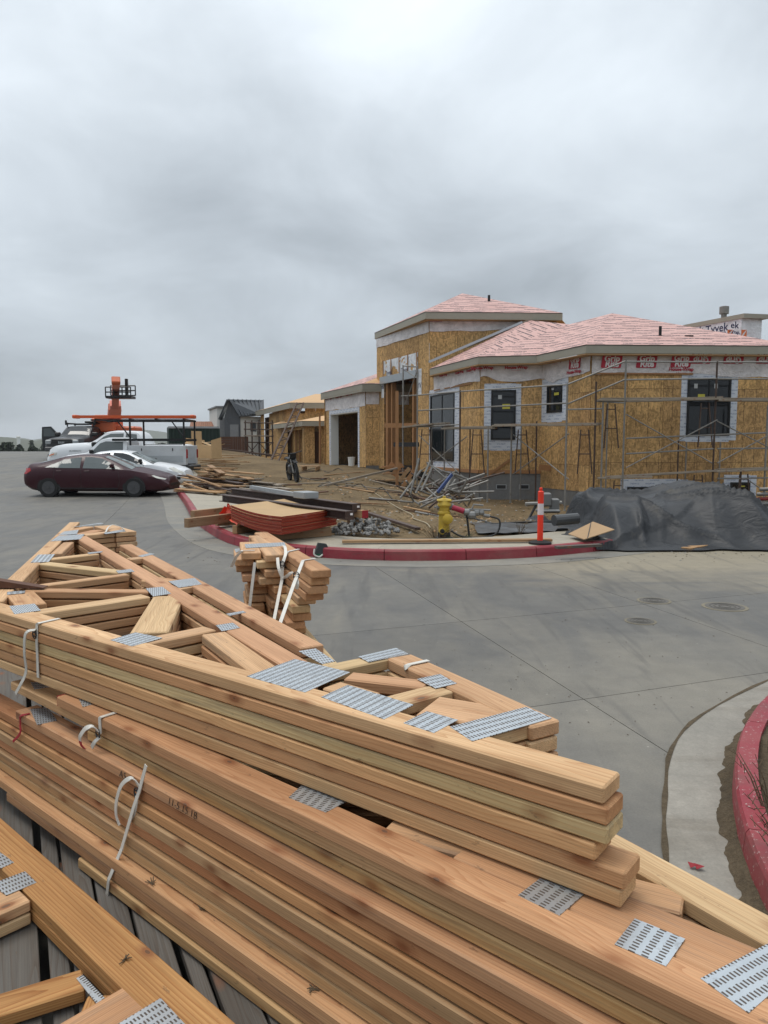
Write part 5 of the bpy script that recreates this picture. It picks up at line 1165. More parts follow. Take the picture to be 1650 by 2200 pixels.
# fences
def fence(label,u0,u1,v0,v1,Y,vert,group):
    a=atY(u0,v0,Y); b=atY(u1,v1,Y); f=thing('fence',label,'fence',(a.x,Y,b.z)); l=b.x-a.x
    if vert:
        n=int(l/.15)
        for i in range(n): mb=MB(); mb.box((a.x+(i+.5)*l/n,Y+.01*math.sin(i*3),(a.z+b.z)/2),(l/n-.012,.025,a.z-b.z)); part('board',mb,MAT['fence'],f)
    else:
        n=6; h=(a.z-b.z)/n
        for i in range(n): mb=MB(); mb.box(((a.x+b.x)/2,Y,b.z+(i+.5)*h),(l,.03,h-.02)); part('board',mb,MAT['fence'],f)
        for i in range(4): mb=MB(); mb.box((lerp(a.x,b.x,i/3),Y+.07,(a.z+b.z)/2),(.1,.1,a.z-b.z)); part('post',mb,MAT['fence'],f)
fence('dark stained horizontal board fence below the tile-roofed house',448,497,938,972,56,False,None); fence('reddish vertical board fence in front of the modern house',496,534,938,972,55.5,True,None)
# ================================================================== vehicles
def interp(tab,x):
    if x<=tab[0][0]: return tab[0][1]
    for (a,p),(b,q) in zip(tab,tab[1:]):
        if x<=b: return lerp(p,q,(x-a)/(b-a)) if b>a else q
    return tab[-1][1]
class Body:
    def __init__(s,L,top,belt,bot,w,wb,wt,crown=.03):
        s.L=L;s.top=top;s.belt=belt;s.bot=bot;s.w=w;s.wb=wb;s.wt=wt;s.crown=crown
    def sec(s,x):
        w=interp(s.w,x); z0=interp(s.bot,x); zb=interp(s.belt,x); zt=interp(s.top,x); wb=w*interp(s.wb,x); wt=w*interp(s.wt,x); zb=min(zb,zt-.03)
        return [(0,z0),(w*.82,z0),(w*.955,z0+.07),(w*.99,lerp(z0,zb,.38)),(w,lerp(z0,zb,.62)),(w*.985,lerp(z0,zb,.86)),(wb,zb),(lerp(wb,wt,.5)+.01,lerp(zb,zt-.035,.5)),(wt,zt-.035),(wt*.86,zt-.004),(wt*.45,zt+s.crown*.8),(0,zt+s.crown)]
    def side(s,x,z):
        P=s.sec(x)[1:9]
        for (y0,a),(y1,b) in zip(P,P[1:]):
            if a<=z<=b: return lerp(y0,y1,(z-a)/max(1e-6,b-a))
        return P[-1][0] if z>P[-1][1] else P[0][0]
    def topz(s,x,y):
        P=s.sec(x)[8:]
        for (y0,a),(y1,b) in zip(P,P[1:]):
            if y1<=abs(y)<=y0: return lerp(b,a,(abs(y)-y1)/max(1e-6,y0-y1))
        return P[0][1]
    def mesh(s,n=56):
        m=MB(); xs=[s.L*i/n for i in range(n+1)]; S=[s.sec(x) for x in xs]; k=len(S[0]); K=2*k-2
        for x,P in zip(xs,S):
            ring=[(x,y,z) for y,z in P]+[(x,-y,z) for y,z in P[-2:0:-1]]; m.v+=ring
        for i in range(n):
            for j in range(K): a=i*K+j; b=i*K+(j+1)%K; m.f.append((a,b,b+K,a+K)); m.m.append(0)
        m.f+=[tuple(range(K))[::-1],tuple(n*K+j for j in range(K))]; m.m+=[0,0]
        return m
    def patch(s,poly,sgn,e=.007,n=10):       # side patch: polygon in (x,z)
        m=MB(); xs=[p[0] for p in poly]; x0,x1=min(xs),max(xs)
        P=[V(*p) for p in poly]
        for i in range(n):
            a,b=lerp(x0,x1,i/n),lerp(x0,x1,(i+1)/n); q=clip(clip(P,V(-1,0),-a),V(1,0),b)
            if len(q)<3: continue
            zs=sorted({round(p.y,4) for p in q}); z0,z1=zs[0],zs[-1]; zm=(z0+z1)/2
            for lo,hi in ((z0,zm),(zm,z1)):
                r=clip(clip(q,V(0,-1),-lo),V(0,1),hi)
                if len(r)<3: continue
                vs=[(p.x,sgn*(s.side(p.x,p.y)+e),p.y) for p in r]; 
                if sgn>0: vs=vs[::-1]
                m.add(vs,[tuple(range(len(vs)))])
        return m
    def screen(s,xa,xb,fa,fb,e=.008,n=6):
        m=MB()
        def f(u,v): 
            x=lerp(xa,xb,v); y=lerp(-1,1,u)*lerp(fa,fb,v); return (x,y,s.topz(x,y)+e)
        m.grid(8,n,f); return m
def wheel(car,x,y,r,w,rim,sgn,style=0):
    t=MB(); t.lathe([(r*.66,-w/2),(r*.93,-w/2),(r,-w*.35),(r,w*.35),(r*.93,w/2),(r*.66,w/2)],28,(0,0,0),'Y'); o=t.build('wheel',MAT['rubber'],car,fix=True); autosmooth(o); o.location=(x,y,r)
    m=MB(); m.lathe([(r*.64,w*.40),(r*.64,w*.53),(r*.58,w*.54),(r*.54,w*.51),(r*.12,w*.52),(r*.10,w*.57),(.001,w*.57)],24,(0,0,0),'Y')
    h=m.build('rim',rim,o,fix=True); h.scale=(1,sgn,1)
    m=MB()
    for i in range(10 if style else 5):
        a=2*math.pi*i/(10 if style else 5); m.box((math.cos(a)*r*.36,sgn*w*.52,math.sin(a)*r*.36),(r*.40,.02,r*.13),rot=Matrix.Rotation(-a,3,'Y'))
    m.build('spoke',rim if style==0 else MAT['black'],o)
    return o
def arch(car,B,x,r,sgn,mat,w=.26):
    m=MB(); y=B.side(x,.45); m.lathe([(r,-w),(r,.003),(0.001,.003)],32,(0,0,0),'Y'); m.v=[(p[0],p[1]*sgn,max(p[2],-.12)) for p in m.v]; o=m.build('wheel_arch',mat,car,fix=True); o.location=(x,sgn*(y),r*.88); return o
def vehicle(name,label,cat,B,loc,rz,paint,wh,rw,rim,sidewin,screens,glassm,style=0,group='vehicles parked along the road',both=True):
    c=thing(name,label,cat,loc,rz,group); o=B.mesh().build('body',paint,c,fix=True); autosmooth(o,32)
    for x in wh:
        for sg in (-1,1):
            arch(c,B,x,rw*1.14,sg,MAT['black']); wheel(c,x,sg*(B.side(x,.45)-.078),rw,.20,rim,sg,style)
    for sg in (-1,1):
        for poly in sidewin:
            B.patch([(x,z) for x,z in poly],sg,.012).build('side_window',glassm,c)
    for nm,xa,xb,fa,fb in screens: o=B.screen(xa,xb,fa,fb).build(nm,MAT['glasslight'] if nm=='windscreen' else glassm,c,fix=True)
    return c
def sides(c,B,polys,name,mat,e=.012,sg=(-1,1)):
    for g in sg:
        for p in polys: B.patch(p,g,e).build(name,mat,c)
def seam(c,B,lines,name='door_gap'):
    for g in (-1,1):
        for pts in lines:
            m=MB(); 
            for (x0,z0),(x1,z1) in zip(pts,pts[1:]):
                k=6
                for i in range(k):
                    a=(lerp(x0,x1,i/k),lerp(z0,z1,i/k)); b=(lerp(x0,x1,(i+1)/k),lerp(z0,z1,(i+1)/k)); m.beam((a[0],g*(B.side(*a)+.001),a[1]),(b[0],g*(B.side(*b)+.001),b[1]),.008,.012)
            m.build(name,MAT['black'],c)
def mirror(c,B,x,z,mat,s=1.):
    for g in (-1,1): m=MB(); m.box((x,g*(B.side(x,z)+.10*s),z+.05*s),(.10*s,.20*s,.14*s),b=.03*s); m.box((x+.02,g*(B.side(x,z)+.01),z),(.06,.08,.05)); m.build('mirror',mat,c)
def handles(c,B,xs,z,mat):
    for g in (-1,1):
        for x in xs: m=MB(); m.box((x,g*(B.side(x,z)+.014),z),(.17,.022,.03),b=.008); m.build('door_handle',mat,c)
# maroon sedan
civ=Body(4.56,[(0,.86),(.06,1.03),(.16,1.12),(.42,1.145),(.8,1.235),(1.2,1.345),(1.65,1.405),(2.1,1.41),(2.45,1.375),(2.9,1.20),(3.4,.965),(3.6,.93),(4.0,.84),(4.3,.755),(4.46,.68),(4.53,.60),(4.56,.48)],
 [(0,.82),(.4,.98),(1.,.975),(2.4,.935),(3.4,.89),(3.9,.79),(4.3,.68),(4.56,.46)],[(0,.36),(.25,.24),(.5,.2),(4.1,.18),(4.4,.2),(4.56,.27)],
 [(0,.70),(.15,.80),(.5,.865),(1.2,.88),(3.4,.88),(4.0,.86),(4.35,.80),(4.5,.73),(4.56,.66)],[(0,.93),(.4,.93),(1,.955),(3.3,.955),(3.7,.93),(4.56,.85)],[(0,.78),(.4,.74),(1.0,.64),(1.6,.62),(2.5,.62),(3.0,.70),(3.5,.80),(4.56,.72)])
civ.top=[(x,z*.945) for x,z in civ.top]; civ.belt=[(x,z*.965) for x,z in civ.belt]
K=vehicle('sedan','dark maroon four-door sedan with black steel wheels, nearest of the parked cars','car',civ,(-11.38,24.1,roadz(23.5)-.02),0,MAT['maroon'],(.84,3.52),.315,MAT['steelrim'],
 [[(.72,0.948),(1.0,1.071),(1.30,1.204),(1.34,0.943)],[(1.06,0.934),(1.30,1.194),(1.72,1.261),(1.80,1.261),(1.84,0.924)],[(1.92,0.921),(1.92,1.266),(2.15,1.266),(2.45,1.223),(2.74,1.090),(2.84,0.901)],[(2.80,0.896),(2.78,1.062),(3.05,0.934),(3.1,0.891)]],
 [('windscreen',2.52,3.42,.50,.70),('rear_screen',1.15,.48,.48,.60)],MAT['carglass'])
seam(K,civ,[[(1.05,.98),(1.0,.66),(1.18,.30),(1.85,.27)],[(1.87,1.0),(1.86,.27)],[(3.02,.93),(3.08,.5),(2.98,.25),(1.9,.25)]])
sides(K,civ,[[(.005,.74),(.02,.92),(.22,.93),(.28,.84),(.12,.74)]],'tail_light',MAT['red_lens']); sides(K,civ,[[(4.47,.585),(4.12,.70),(4.06,.69),(4.2,.62),(4.44,.555)]],'headlight',MAT['lamp'])
sides(K,civ,[[(.55,.26),(3.0,.23),(3.0,.30),(.6,.32)]],'sill_trim',MAT['black'],.006); handles(K,civ,(1.18,2.06),.83,MAT['maroon']); mirror(K,civ,2.85,.95,MAT['maroon'])
m=MB(); m.box((4.5,0,.40),(.13,.9,.08)); m.build('grille',MAT['black'],K); m=MB(); m.box((4.38,0,.25),(.32,1.25,.05)); m.build('bumper_lip',MAT['black'],K)
# white sedan
cor=Body(4.55,[(0,.85),(.06,1.02),(.18,1.09),(.5,1.11),(.95,1.27),(1.35,1.41),(1.8,1.465),(2.2,1.465),(2.5,1.42),(2.95,1.22),(3.4,1.01),(3.6,.975),(4.05,.89),(4.35,.79),(4.48,.70),(4.53,.60),(4.55,.48)],
 [(0,.8),(.4,.99),(1.,.99),(2.4,.95),(3.4,.92),(3.9,.84),(4.3,.70),(4.55,.46)],civ.bot,[(0,.70),(.15,.80),(.5,.86),(1.2,.88),(3.4,.88),(4.0,.86),(4.35,.80),(4.5,.73),(4.55,.66)],civ.wb,civ.wt)
cor.top=[(x,z*.935) for x,z in cor.top]; cor.belt=[(x,z*.955) for x,z in cor.belt]
K=vehicle('sedan','white four-door sedan with dark tinted windows parked behind the maroon one','car',cor,(-11.66,27.2,roadz(26.7)-.04),0,MAT['carwhite'],(.85,3.5),.315,MAT['alloy'],
 [[(.78,0.959),(1.05,1.081),(1.42,1.250),(1.46,0.940)],[(1.5,0.940),(1.48,1.264),(1.85,1.311),(1.9,0.931)],[(1.98,0.926),(1.98,1.311),(2.3,1.297),(2.52,1.241),(2.9,1.062),(3.08,0.907)]],[('windscreen',2.58,3.42,.50,.70),('rear_screen',1.2,.52,.48,.60)],MAT['glass'],1)
seam(K,cor,[[(1.94,1.0),(1.93,.27)],[(3.1,.93),(3.14,.5),(3.05,.25),(1.9,.25)]]); sides(K,cor,[[(4.49,.60),(4.12,.80),(3.98,.78),(4.15,.66),(4.44,.56)]],'headlight',MAT['lamp']); sides(K,cor,[[(.005,.74),(.02,.95),(.2,.95),(.24,.8)]],'tail_light',MAT['red_lens'])
sides(K,cor,[[(4.40,.36),(4.28,.36),(4.28,.46),(4.40,.45)]],'fog_lamp',MAT['black']); mirror(K,cor,3.0,.97,MAT['black']); handles(K,cor,(1.2,2.1),.85,MAT['carwhite']); sides(K,cor,[[(.6,.24),(4.3,.2),(4.3,.24),(.6,.29)]],'sill_trim',MAT['black'],.004)
# full-size white pickup facing left
sil=Body(5.85,[(0,1.30),(.05,1.36),(1.78,1.36),(1.80,1.38),(1.9,1.80),(2.05,1.92),(3.0,1.95),(3.35,1.90),(3.75,1.62),(4.05,1.46),(4.25,1.44),(5.2,1.38),(5.6,1.30),(5.78,1.16),(5.85,.9)],
 [(0,1.22),(1.78,1.24),(1.9,1.30),(3.9,1.28),(4.3,1.26),(5.3,1.2),(5.85,.82)],[(0,.62),(.3,.5),(1.6,.42),(4.0,.4),(5.2,.42),(5.6,.45),(5.85,.5)],[(0,.93),(.2,.98),(1.8,1.0),(4.3,1.0),(5.3,.99),(5.65,.95),(5.85,.86)],[(0,.97),(1.8,.97),(2,.96),(4,.96),(5.85,.95)],[(0,.95),(1.78,.95),(1.82,.80),(2.1,.74),(3.2,.74),(3.8,.80),(4.3,.86),(5.85,.86)])
K=vehicle('pickup_truck','large white pickup facing left, its hood showing above the sedans','truck',sil,(-8.42,32.3,roadz(31.8)),math.pi,MAT['carwhite'],(1.2,4.85),.40,MAT['alloy'],
 [[(1.98,1.36),(2.05,1.80),(2.5,1.84),(2.55,1.33)],[(2.62,1.33),(2.6,1.84),(3.15,1.83),(3.45,1.70),(3.80,1.40),(3.84,1.28)]],[('windscreen',3.42,4.18,.62,.82)],MAT['carglass'])
m=MB(); m.box((.95,0,1.365),(1.6,1.6,.03)); m.build('bed_shade_patch',MAT['black'],K); sides(K,sil,[[(5.80,.86),(5.62,1.05),(5.36,1.03),(5.40,.93),(5.72,.84)]],'headlight',MAT['lamp']); sides(K,sil,[[(5.76,.93),(5.5,1.0),(5.5,.96),(5.76,.88)]],'turn_lamp',MAT['amber'],.016)  # black slab on the closed bed stands in for its shaded inside
m=MB(); m.box((5.84,0,.78),(.10,1.5,.38),b=.03); m.build('grille',MAT['black'],K); m=MB(); m.box((5.86,0,.52),(.18,1.7,.16),b=.04); m.build('bumper',MAT['chrome'],K); mirror(K,sil,3.75,1.30,MAT['black'],1.5); sides(K,sil,[[(.005,1.0),(.01,1.25),(.14,1.25),(.14,1.0)]],'tail_light',MAT['red_lens']); seam(K,sil,[[(2.58,1.3),(2.6,.5)],[(3.9,1.25),(3.95,.5)],[(1.82,1.3),(1.82,.5)]]); handles(K,sil,(2.75,),1.17,MAT['black'])
text('SILVERADO',.10,MAT['lgrey'],wm(K)@V(4.6,sil.side(4.6,1.1)+.01,1.1),(1,0,0),(0,0,1),K,bold=.002)
MAT['boxwhite']=plain('aged_white_steel',(.46,.475,.485),.5,0,.08,3,dirt=.25)
# smaller white utility truck with service body
uti=Body(5.3,[(0,.62),(.02,.66),(2.3,.66),(2.32,1.5),(2.4,1.68),(2.6,1.73),(3.2,1.73),(3.45,1.66),(3.85,1.30),(4.0,1.14),(4.8,1.04),(5.1,.96),(5.25,.8),(5.3,.6)],[(0,.6),(2.3,.62),(2.34,1.12),(3.9,1.08),(4.8,.95),(5.3,.55)],[(0,.45),(1,.42),(4.8,.38),(5.3,.42)],[(0,.86),(2.3,.86),(2.34,.84),(4.5,.84),(5.1,.80),(5.3,.72)],[(0,.98),(5.3,.95)],[(0,.97),(2.3,.97),(2.36,.80),(3.3,.78),(4.1,.86),(5.3,.86)])
K=vehicle('utility_truck','small white utility truck with ribbed toolbox body and black ladder rack','truck',uti,(-7.62,29.6,roadz(29.2)),math.pi,MAT['carwhite'],(1.05,4.3),.34,MAT['alloy'],[[(2.5,1.16),(2.52,1.58),(3.2,1.6),(3.42,1.52),(3.78,1.14)]],[('windscreen',3.5,3.95,.58,.72)],MAT['carglass'])
for g in (-1,1): m=MB(); m.box((1.16,g*.76,1.06),(2.24,.26,.76),b=.015); sb_=m.build('toolbox',MAT['boxwhite'],K); m=MB(); m.box((1.16,g*.897,.92),(2.0,.012,.24)); m.build('ribbed_panel',MAT['lgrey'],sb_); [MB().box((x,g*.9,1.28),(.03,.02,.10)).build('latch',MAT['black'],sb_) for x in (.55,1.75)]
m=MB(); m.box((-.02,0,.56),(.16,1.75,.22),b=.03); m.build('bumper',MAT['black'],K)
for g in (-1,1): m=MB(); m.box((.03,g*.80,1.12),(.06,.12,.36),b=.02); m.build('tail_light',MAT['red_lens'],K)
m=MB(); m.box((1.16,0,.70),(2.2,1.25,.04)); m.build('bed_floor',MAT['black'],K)
r=MB()
for g in (-1,1):
    for x in (.12,2.2): r.beam((x,g*.82,.75),(x,g*.82,2.42),.06,.06)
    r.beam((.05,g*.82,2.42),(3.7,g*.82,2.42),.05,.06); r.beam((.05,g*.82,1.66),(2.9,g*.82,1.66),.05,.09)
for x in (.12,1.2,2.2,3.5): r.beam((x,-.85,2.44),(x,.85,2.44),.06,.06)
for x in (.12,2.2): r.beam((x,.82,1.75),(x+.5,.82,2.42),.04,.04)
r.build('ladder_rack',MAT['blackmetal'],K); mirror(K,uti,3.7,1.15,MAT['black'],1.1)
Lz=roadz(29.2)+2.50
for i,(yy,x0,x1,mt,lb) in enumerate(((28.95,-11.95,-7.42,'ladder','bright orange fibreglass ladder on the near side of the rack'),(29.5,-11.2,-7.5,'redlad','dull red ladder lying beside the orange one on the rack'))):
    l=thing('ladder',lb,'ladder',((x0+x1)/2,yy,Lz),0,'ladders on the truck rack')
    for d in (-.2,.2): mb=MB(); mb.beam((x0,yy+d,Lz+.05),(x1,yy+d,Lz+.05),.035,.095); part('rail',mb,MAT[mt],l)
    for k in range(13): mb=MB(); x=lerp(x0+.2,x1-.2,k/12); mb.tube([(x,yy-.2,Lz+.05),(x,yy+.2,Lz+.05)],.016,6); part('rung',mb,MAT['lgrey'],l)
    if i==0:
        for x in (x0,x1): mb=MB(); mb.box((x,yy,Lz+.05),(.16,.46,.14),b=.03); part('end_boot',mb,MAT[mt],l)
# dark pickup facing the camera with an open door
ram=Body(5.9,[(0,1.36),(.05,1.42),(1.78,1.42),(1.85,1.85),(2.05,1.97),(3.0,2.0),(3.35,1.95),(3.8,1.66),(4.15,1.40),(4.3,1.36),(5.3,1.29),(5.7,1.22),(5.85,1.1),(5.9,.9)],sil.belt,[(0,.7),(.3,.55),(4.0,.5),(5.2,.52),(5.9,.55)],[(0,.95),(1.8,1.02),(5.3,1.02),(5.7,1.0),(5.9,.93)],sil.wb,sil.wt)
rx,ry=-18.05,41.6; K=vehicle('pickup_truck','dark grey pickup facing the camera with its passenger door wide open','truck',ram,(rx,ry+5.9,roadz(42.)),-math.pi/2,MAT['graphite'],(1.2,4.85),.43,MAT['steelrim'],[[(2.0,1.40),(2.05,1.85),(3.15,1.87),(3.45,1.74),(3.82,1.42)]],[],MAT['glass'])
B_=ram.screen(3.42,4.2,.64,.86); B_.build('windscreen',MAT['glass'],K,fix=True)
m=MB(); m.box((5.89,0,.98),(.06,1.15,.46),b=.03); gl=m.build('grille',MAT['black'],K)
for z in (.82,.92,1.08,1.16): m=MB(); m.box((5.925,0,z),(.02,1.1,.025)); m.build('grille_bar',MAT['steelrim'],gl)
text('RAM',.17,MAT['lgrey'],wm(K)@V(5.94,0,1.0),(1,0,0),(0,0,1),K,bold=.008)
for g in (-1,1):
    m=MB(); m.box((5.84,g*.76,1.03),(.12,.32,.26),b=.04); m.build('headlight',MAT['lgrey'],K)
    m=MB(); m.box((5.9,g*.7,.66),(.04,.2,.1)); m.build('fog_lamp',MAT['lamp'],K)
m=MB(); m.box((5.92,0,.64),(.16,1.85,.26),b=.05); m.build('bumper',MAT['steelrim'],K); mirror(K,ram,3.85,1.42,MAT['black'],1.7)
# open door: hinged at the A-pillar, swung out square
m=MB(); hx=3.72; 
D=[(0,.55),(1.05,.55),(1.1,1.32),(1.06,1.93),(.55,1.96),(.02,1.40)]
m.add([(hx,-1.0-a,z) for a,z in D]+[(hx-.10,-1.0-a,z) for a,z in D],[(0,1,2,3,4,5),(11,10,9,8,7,6)]+[(i,(i+1)%6,6+(i+1)%6,6+i) for i in range(6)]); dr=m.build('door',MAT['graphite'],K,fix=True)
m=MB(); W_=[(.16,1.38),(.98,1.38),(.97,1.84),(.58,1.87)]; m.add([(hx+.006,-1.0-a,z) for a,z in W_],[(0,1,2,3)]); m.build('pane',MAT['carglass'],dr); m=MB(); m.box((hx+.012,-1.5,.95),(.03,.7,.5),b=.02); m.build('door_panel',MAT['black'],dr)
r=MB(); 
for x in (2.1,3.2): r.beam((x,-.85,2.12),(x,.85,2.12),.05,.07); [r.beam((x,g*.78,1.95),(x,g*.78,2.2),.06,.06) for g in(-1,1)]
r.beam((2.1,-.8,2.17),(3.2,-.8,2.17),.05,.05); r.beam((2.1,.8,2.17),(3.2,.8,2.17),.05,.05); r.box((2.7,.45,2.24),(.8,.5,.12),b=.03); [r.box((3.2,g*.86,2.2),(.1,.1,.28),b=.02) for g in(-1,1)]
r.build('roof_rack',MAT['blackmetal'],K)
# orange boom lift
Yb=46.; bl=thing('boom_lift','orange boom lift with raised faded boom and black basket behind the trucks','boom lift',(-16.6,Yb,roadz(Yb)))
def bp(u,v,Y=Yb): return atY(u,v,Y)
mb=MB(); mb.box((-16.6,Yb,roadz(Yb)+.65),(2.3,2.6,.55),b=.08); part('chassis',mb,MAT['orange'],bl)
for dx in (-1.05,1.05):
    for dy in (-1.1,1.1): mb=MB(); mb.lathe([(.3,-.16),(.46,-.16),(.5,-.1),(.5,.1),(.46,.16),(.3,.16)],20,(-16.6+dx,Yb+dy,roadz(Yb)+.5),'X'); part('wheel',mb,MAT['rubber'],bl,fix=True)
a=bp(206,895); b=bp(256,925); mb=MB(); mb.box(((a.x+b.x)/2,Yb,(a.z+b.z)/2-.1),(b.x-a.x,1.6,a.z-b.z),b=.08); part('turret',mb,MAT['orange'],bl)
a=bp(262,915); mb=MB(); mb.box((a.x+.35,Yb+.3,a.z-.3),(1.2,1.5,.55),b=.1); part('counterweight',mb,MAT['orange'],bl)
mb=MB(); mb.tube([bp(205,899,Yb-.9),bp(236,899,Yb-.9)],.22,12); part('engine_canister',mb,MAT['orange'],bl)
p0,p1=bp(244,903,Yb-.2),bp(247,874,Yb-1.4); mb=MB(); mb.beam(p0,p1,.72,.5,b=.03); part('boom_base',mb,MAT['orange'],bl)
mb=MB(); mb.beam(bp(246,892,Yb-.9),bp(248,866,Yb-1.8),.62,.45,b=.03); part('boom_collar',mb,MAT['salmon'],bl)
p1,p2=bp(247,880,Yb-1.2),bp(249,818,Yb-4.5); mb=MB(); mb.beam(p1,p2,.40,.40,b=.03); part('boom',mb,MAT['salmon'],bl); mb=MB(); mb.beam(bp(249,822,Yb-4.4),bp(249,814,Yb-4.6),.46,.46,b=.04); part('boom_head',mb,MAT['orange'],bl)
bk=part('basket',MB(),MAT['blackmetal'],bl); Yk=Yb-4.0
c0,c1=bp(227,853,Yk),bp(280,820,Yk)
def rail(p,q,r_=.035): mb=MB(); mb.tube([p,q],r_,6); o=part('basket_rail',mb,MAT['blackmetal'],bl)
for y in (Yk,Yk+.8):
    dz=.14 if y>Yk else 0
    for f_ in (0,.5,1.): rail(V(c0.x,y,lerp(c0.z,c1.z-.3,f_)+dz),V(c1.x,y,lerp(c0.z,c1.z-.3,f_)+dz))
    for f_ in (0,.33,.66,1.): rail(V(lerp(c0.x,c1.x,f_),y,c0.z+dz),V(lerp(c0.x,c1.x,f_),y,c1.z-.3+dz))
mb=MB(); mb.box(((c0.x+c1.x)/2,Yk+.4,c0.z),(c1.x-c0.x,.85,.14)); part('basket_floor',mb,MAT['blackmetal'],bl); mb=MB(); mb.box((c1.x-.25,Yk+.1,(c0.z+c1.z)/2+.1),(.14,.2,1.),b=.02); part('control_box',mb,MAT['blackmetal'],bl)
bpy.data.objects.remove(bk)
# ================================================================== scaffolds
def gz(x,y):
    d=polydist(EDGE,x,y)
    if d<0: return roadz(y)
    if d<1.36 and x<4.4: return roadz(y)+.153
    return yardz(x,y,d)
def tube(name,p,q,parent,mat='galv',r=.022): mb=MB(); mb.tube([p,q],r*1.4,7); return part(name,mb,MAT[mat],parent)
def plankw(name,p,q,w,t,parent,mat='scafplank'):
    """a loose plank as its own object with X along its length"""
    p,q=Vector(p),Vector(q); d=q-p; l=d.length; x=d.normalized(); y=V(0,0,1).cross(x).normalized(); z=x.cross(y); m=MB(); m.box((l/2,0,0),(l,w,t),b=min(.004,t*.2)); o=link(name,m.mesh(name,MAT[mat]))
    M_=Matrix((x,y,z)).transposed().to_4x4(); M_.translation=p; o.parent=parent; o.matrix_basis=(wm(parent).inverted()@M_) if parent else M_
    return o
def YL(u): return interp([(860,30.),(897,29.),(989,27.0),(1099,26.7),(1153,26.2),(1219,24.0),(1296,23.7),(1343,23.55),(1541,23.55),(1700,23.6)],u)
def SP(u,v,dy=0.): return atY(u,v,YL(u)+dy)
def post(u,v0,par,mat='galv',dy=0.,r=.022):
    a=SP(u,v0,dy); b=V(a.x,a.y,gz(a.x,a.y)); tube('post',b,a,par,mat,r); mb=MB(); mb.lathe([(.05,0),(.05,.02),(.02,.04),(.02,.12)],10,b); part('base_plate',mb,MAT['galv'],par)
def rail(u0,v0,u1,v1,par,nm='rail',mat='galv',dy=0.,r=.019): tube(nm,SP(u0,v0,dy),SP(u1,v1,dy),par,mat,r)
def aframe(u,v,wd,par,mat='rustpaint'):
    """walk-through ladder leg pair below a platform"""
    a=SP(u-wd*.32,v); b=SP(u+wd*.32,v); c=SP(u-wd*.6,v+95); d=SP(u+wd*.6,v+95)
    tube('ladder_leg',a,c,par,mat,.016); tube('ladder_leg',b,d,par,mat,.016); tube('ladder_rung',a.lerp(c,.12),b.lerp(d,.12),par,mat,.013); tube('ladder_rung',a.lerp(c,.55),b.lerp(d,.55),par,mat,.013)
X=SP(1000,1080); s1=thing('scaffold','tube scaffold wrapped around the angled bay and entry of the near house','scaffold',(X.x,X.y,gz(X.x,X.y)))
for u,v,mt in ((866,784,'galv'),(897,786,'galv'),(989,838,'rustpaint'),(1049,915,'galv'),(1099,915,'galv'),(1153,905,'rustpaint'),(1219,824,'galv'),(1281,820,'rustpaint')): post(u,v,s1,mt)
for u,v,mt in ((927,920,'galv'),(955,918,'galv'),(1010,918,'rustpaint'),(1120,916,'galv')): post(u,v,s1,mt,.85,.018)
for a in ((866,786,897,788),(862,851,898,849),(898,849,989,841),(989,841,1219,826),(1219,826,1344,776),(898,882,989,877),(989,877,1219,866),(1219,868,1344,815),(1219,880,1296,878),(898,917,989,912)): rail(*a,s1)
for a in ((900,935,1003,1032),(1003,938,905,1012),(1103,934,1222,1030),(1222,932,1103,1018),(870,870,895,800),(870,795,895,812)): rail(*a,s1,'brace','galv',-.02,.014)
for (u0,v0,u1,v1,dy) in ((868,918,932,911,0),(893,914,962,909,.25),(868,917,930,916,.5),(950,921,1066,920,0),(955,919,1060,917,.28),(1060,915,1180,913,0),(1065,913,1290,910,.26),(1180,914,1285,912,.02)): plankw('plank',SP(u0,v0,dy),SP(u1,v1,dy),.24,.06,s1)
for u in (915,1025,1122,1256): aframe(u,923,26,s1)
s2=thing('scaffold','tube scaffold with weathered planks along the right front wall','scaffold',tuple(SP(1440,1070)))
for u,v,mt in ((1296,856,'galv'),(1345,773,'galv'),(1541,776,'rustpaint'),(1592,1008,'rustpaint'),(1650,870,'galv')): post(u,v,s2,mt)
for u,v,mt in ((1306,862,'galv'),(1458,945,'rustpaint'),(1475,950,'galv'),(1548,950,'galv')): post(u,v,s2,mt,.7,.018)
for a in ((1345,777,1541,778),(1541,778,1665,778),(1345,816,1541,813),(1541,814,1665,814),(1282,862,1345,866),(1345,942,1541,934),(1541,934,1665,929),(1345,975,1535,964),(1541,964,1665,963),(1541,1028,1592,1028),(1592,1028,1665,1026)): rail(*a,s2)
for a in ((1345,890,1530,995),(1345,1005,1541,902),(1541,905,1665,968),(1541,995,1660,930),(1610,1033,1660,1068)): rail(*a,s2,'brace','galv',-.02,.014)
for (u0,v0,u1,v1,dy) in ((1284,860,1420,861,0),(1290,857,1480,856,.26),(1345,862,1545,857,.02),(1400,858,1550,854,.3),(1541,860,1665,861,0),(1545,857,1665,857,.28),(1284,1027,1400,1024,0),(1300,1025,1540,1011,.02),(1400,1020,1545,1010,.27),(1536,1013,1665,1008,0),(1540,1009,1665,1005,.26)): plankw('plank',SP(u0,v0,dy),SP(u1,v1,dy),.24,.06,s2)
for u,v in ((1313,868),(1515,866),(1328,1032),(1500,1020),(1598,1018)): aframe(u,v,26,s2)
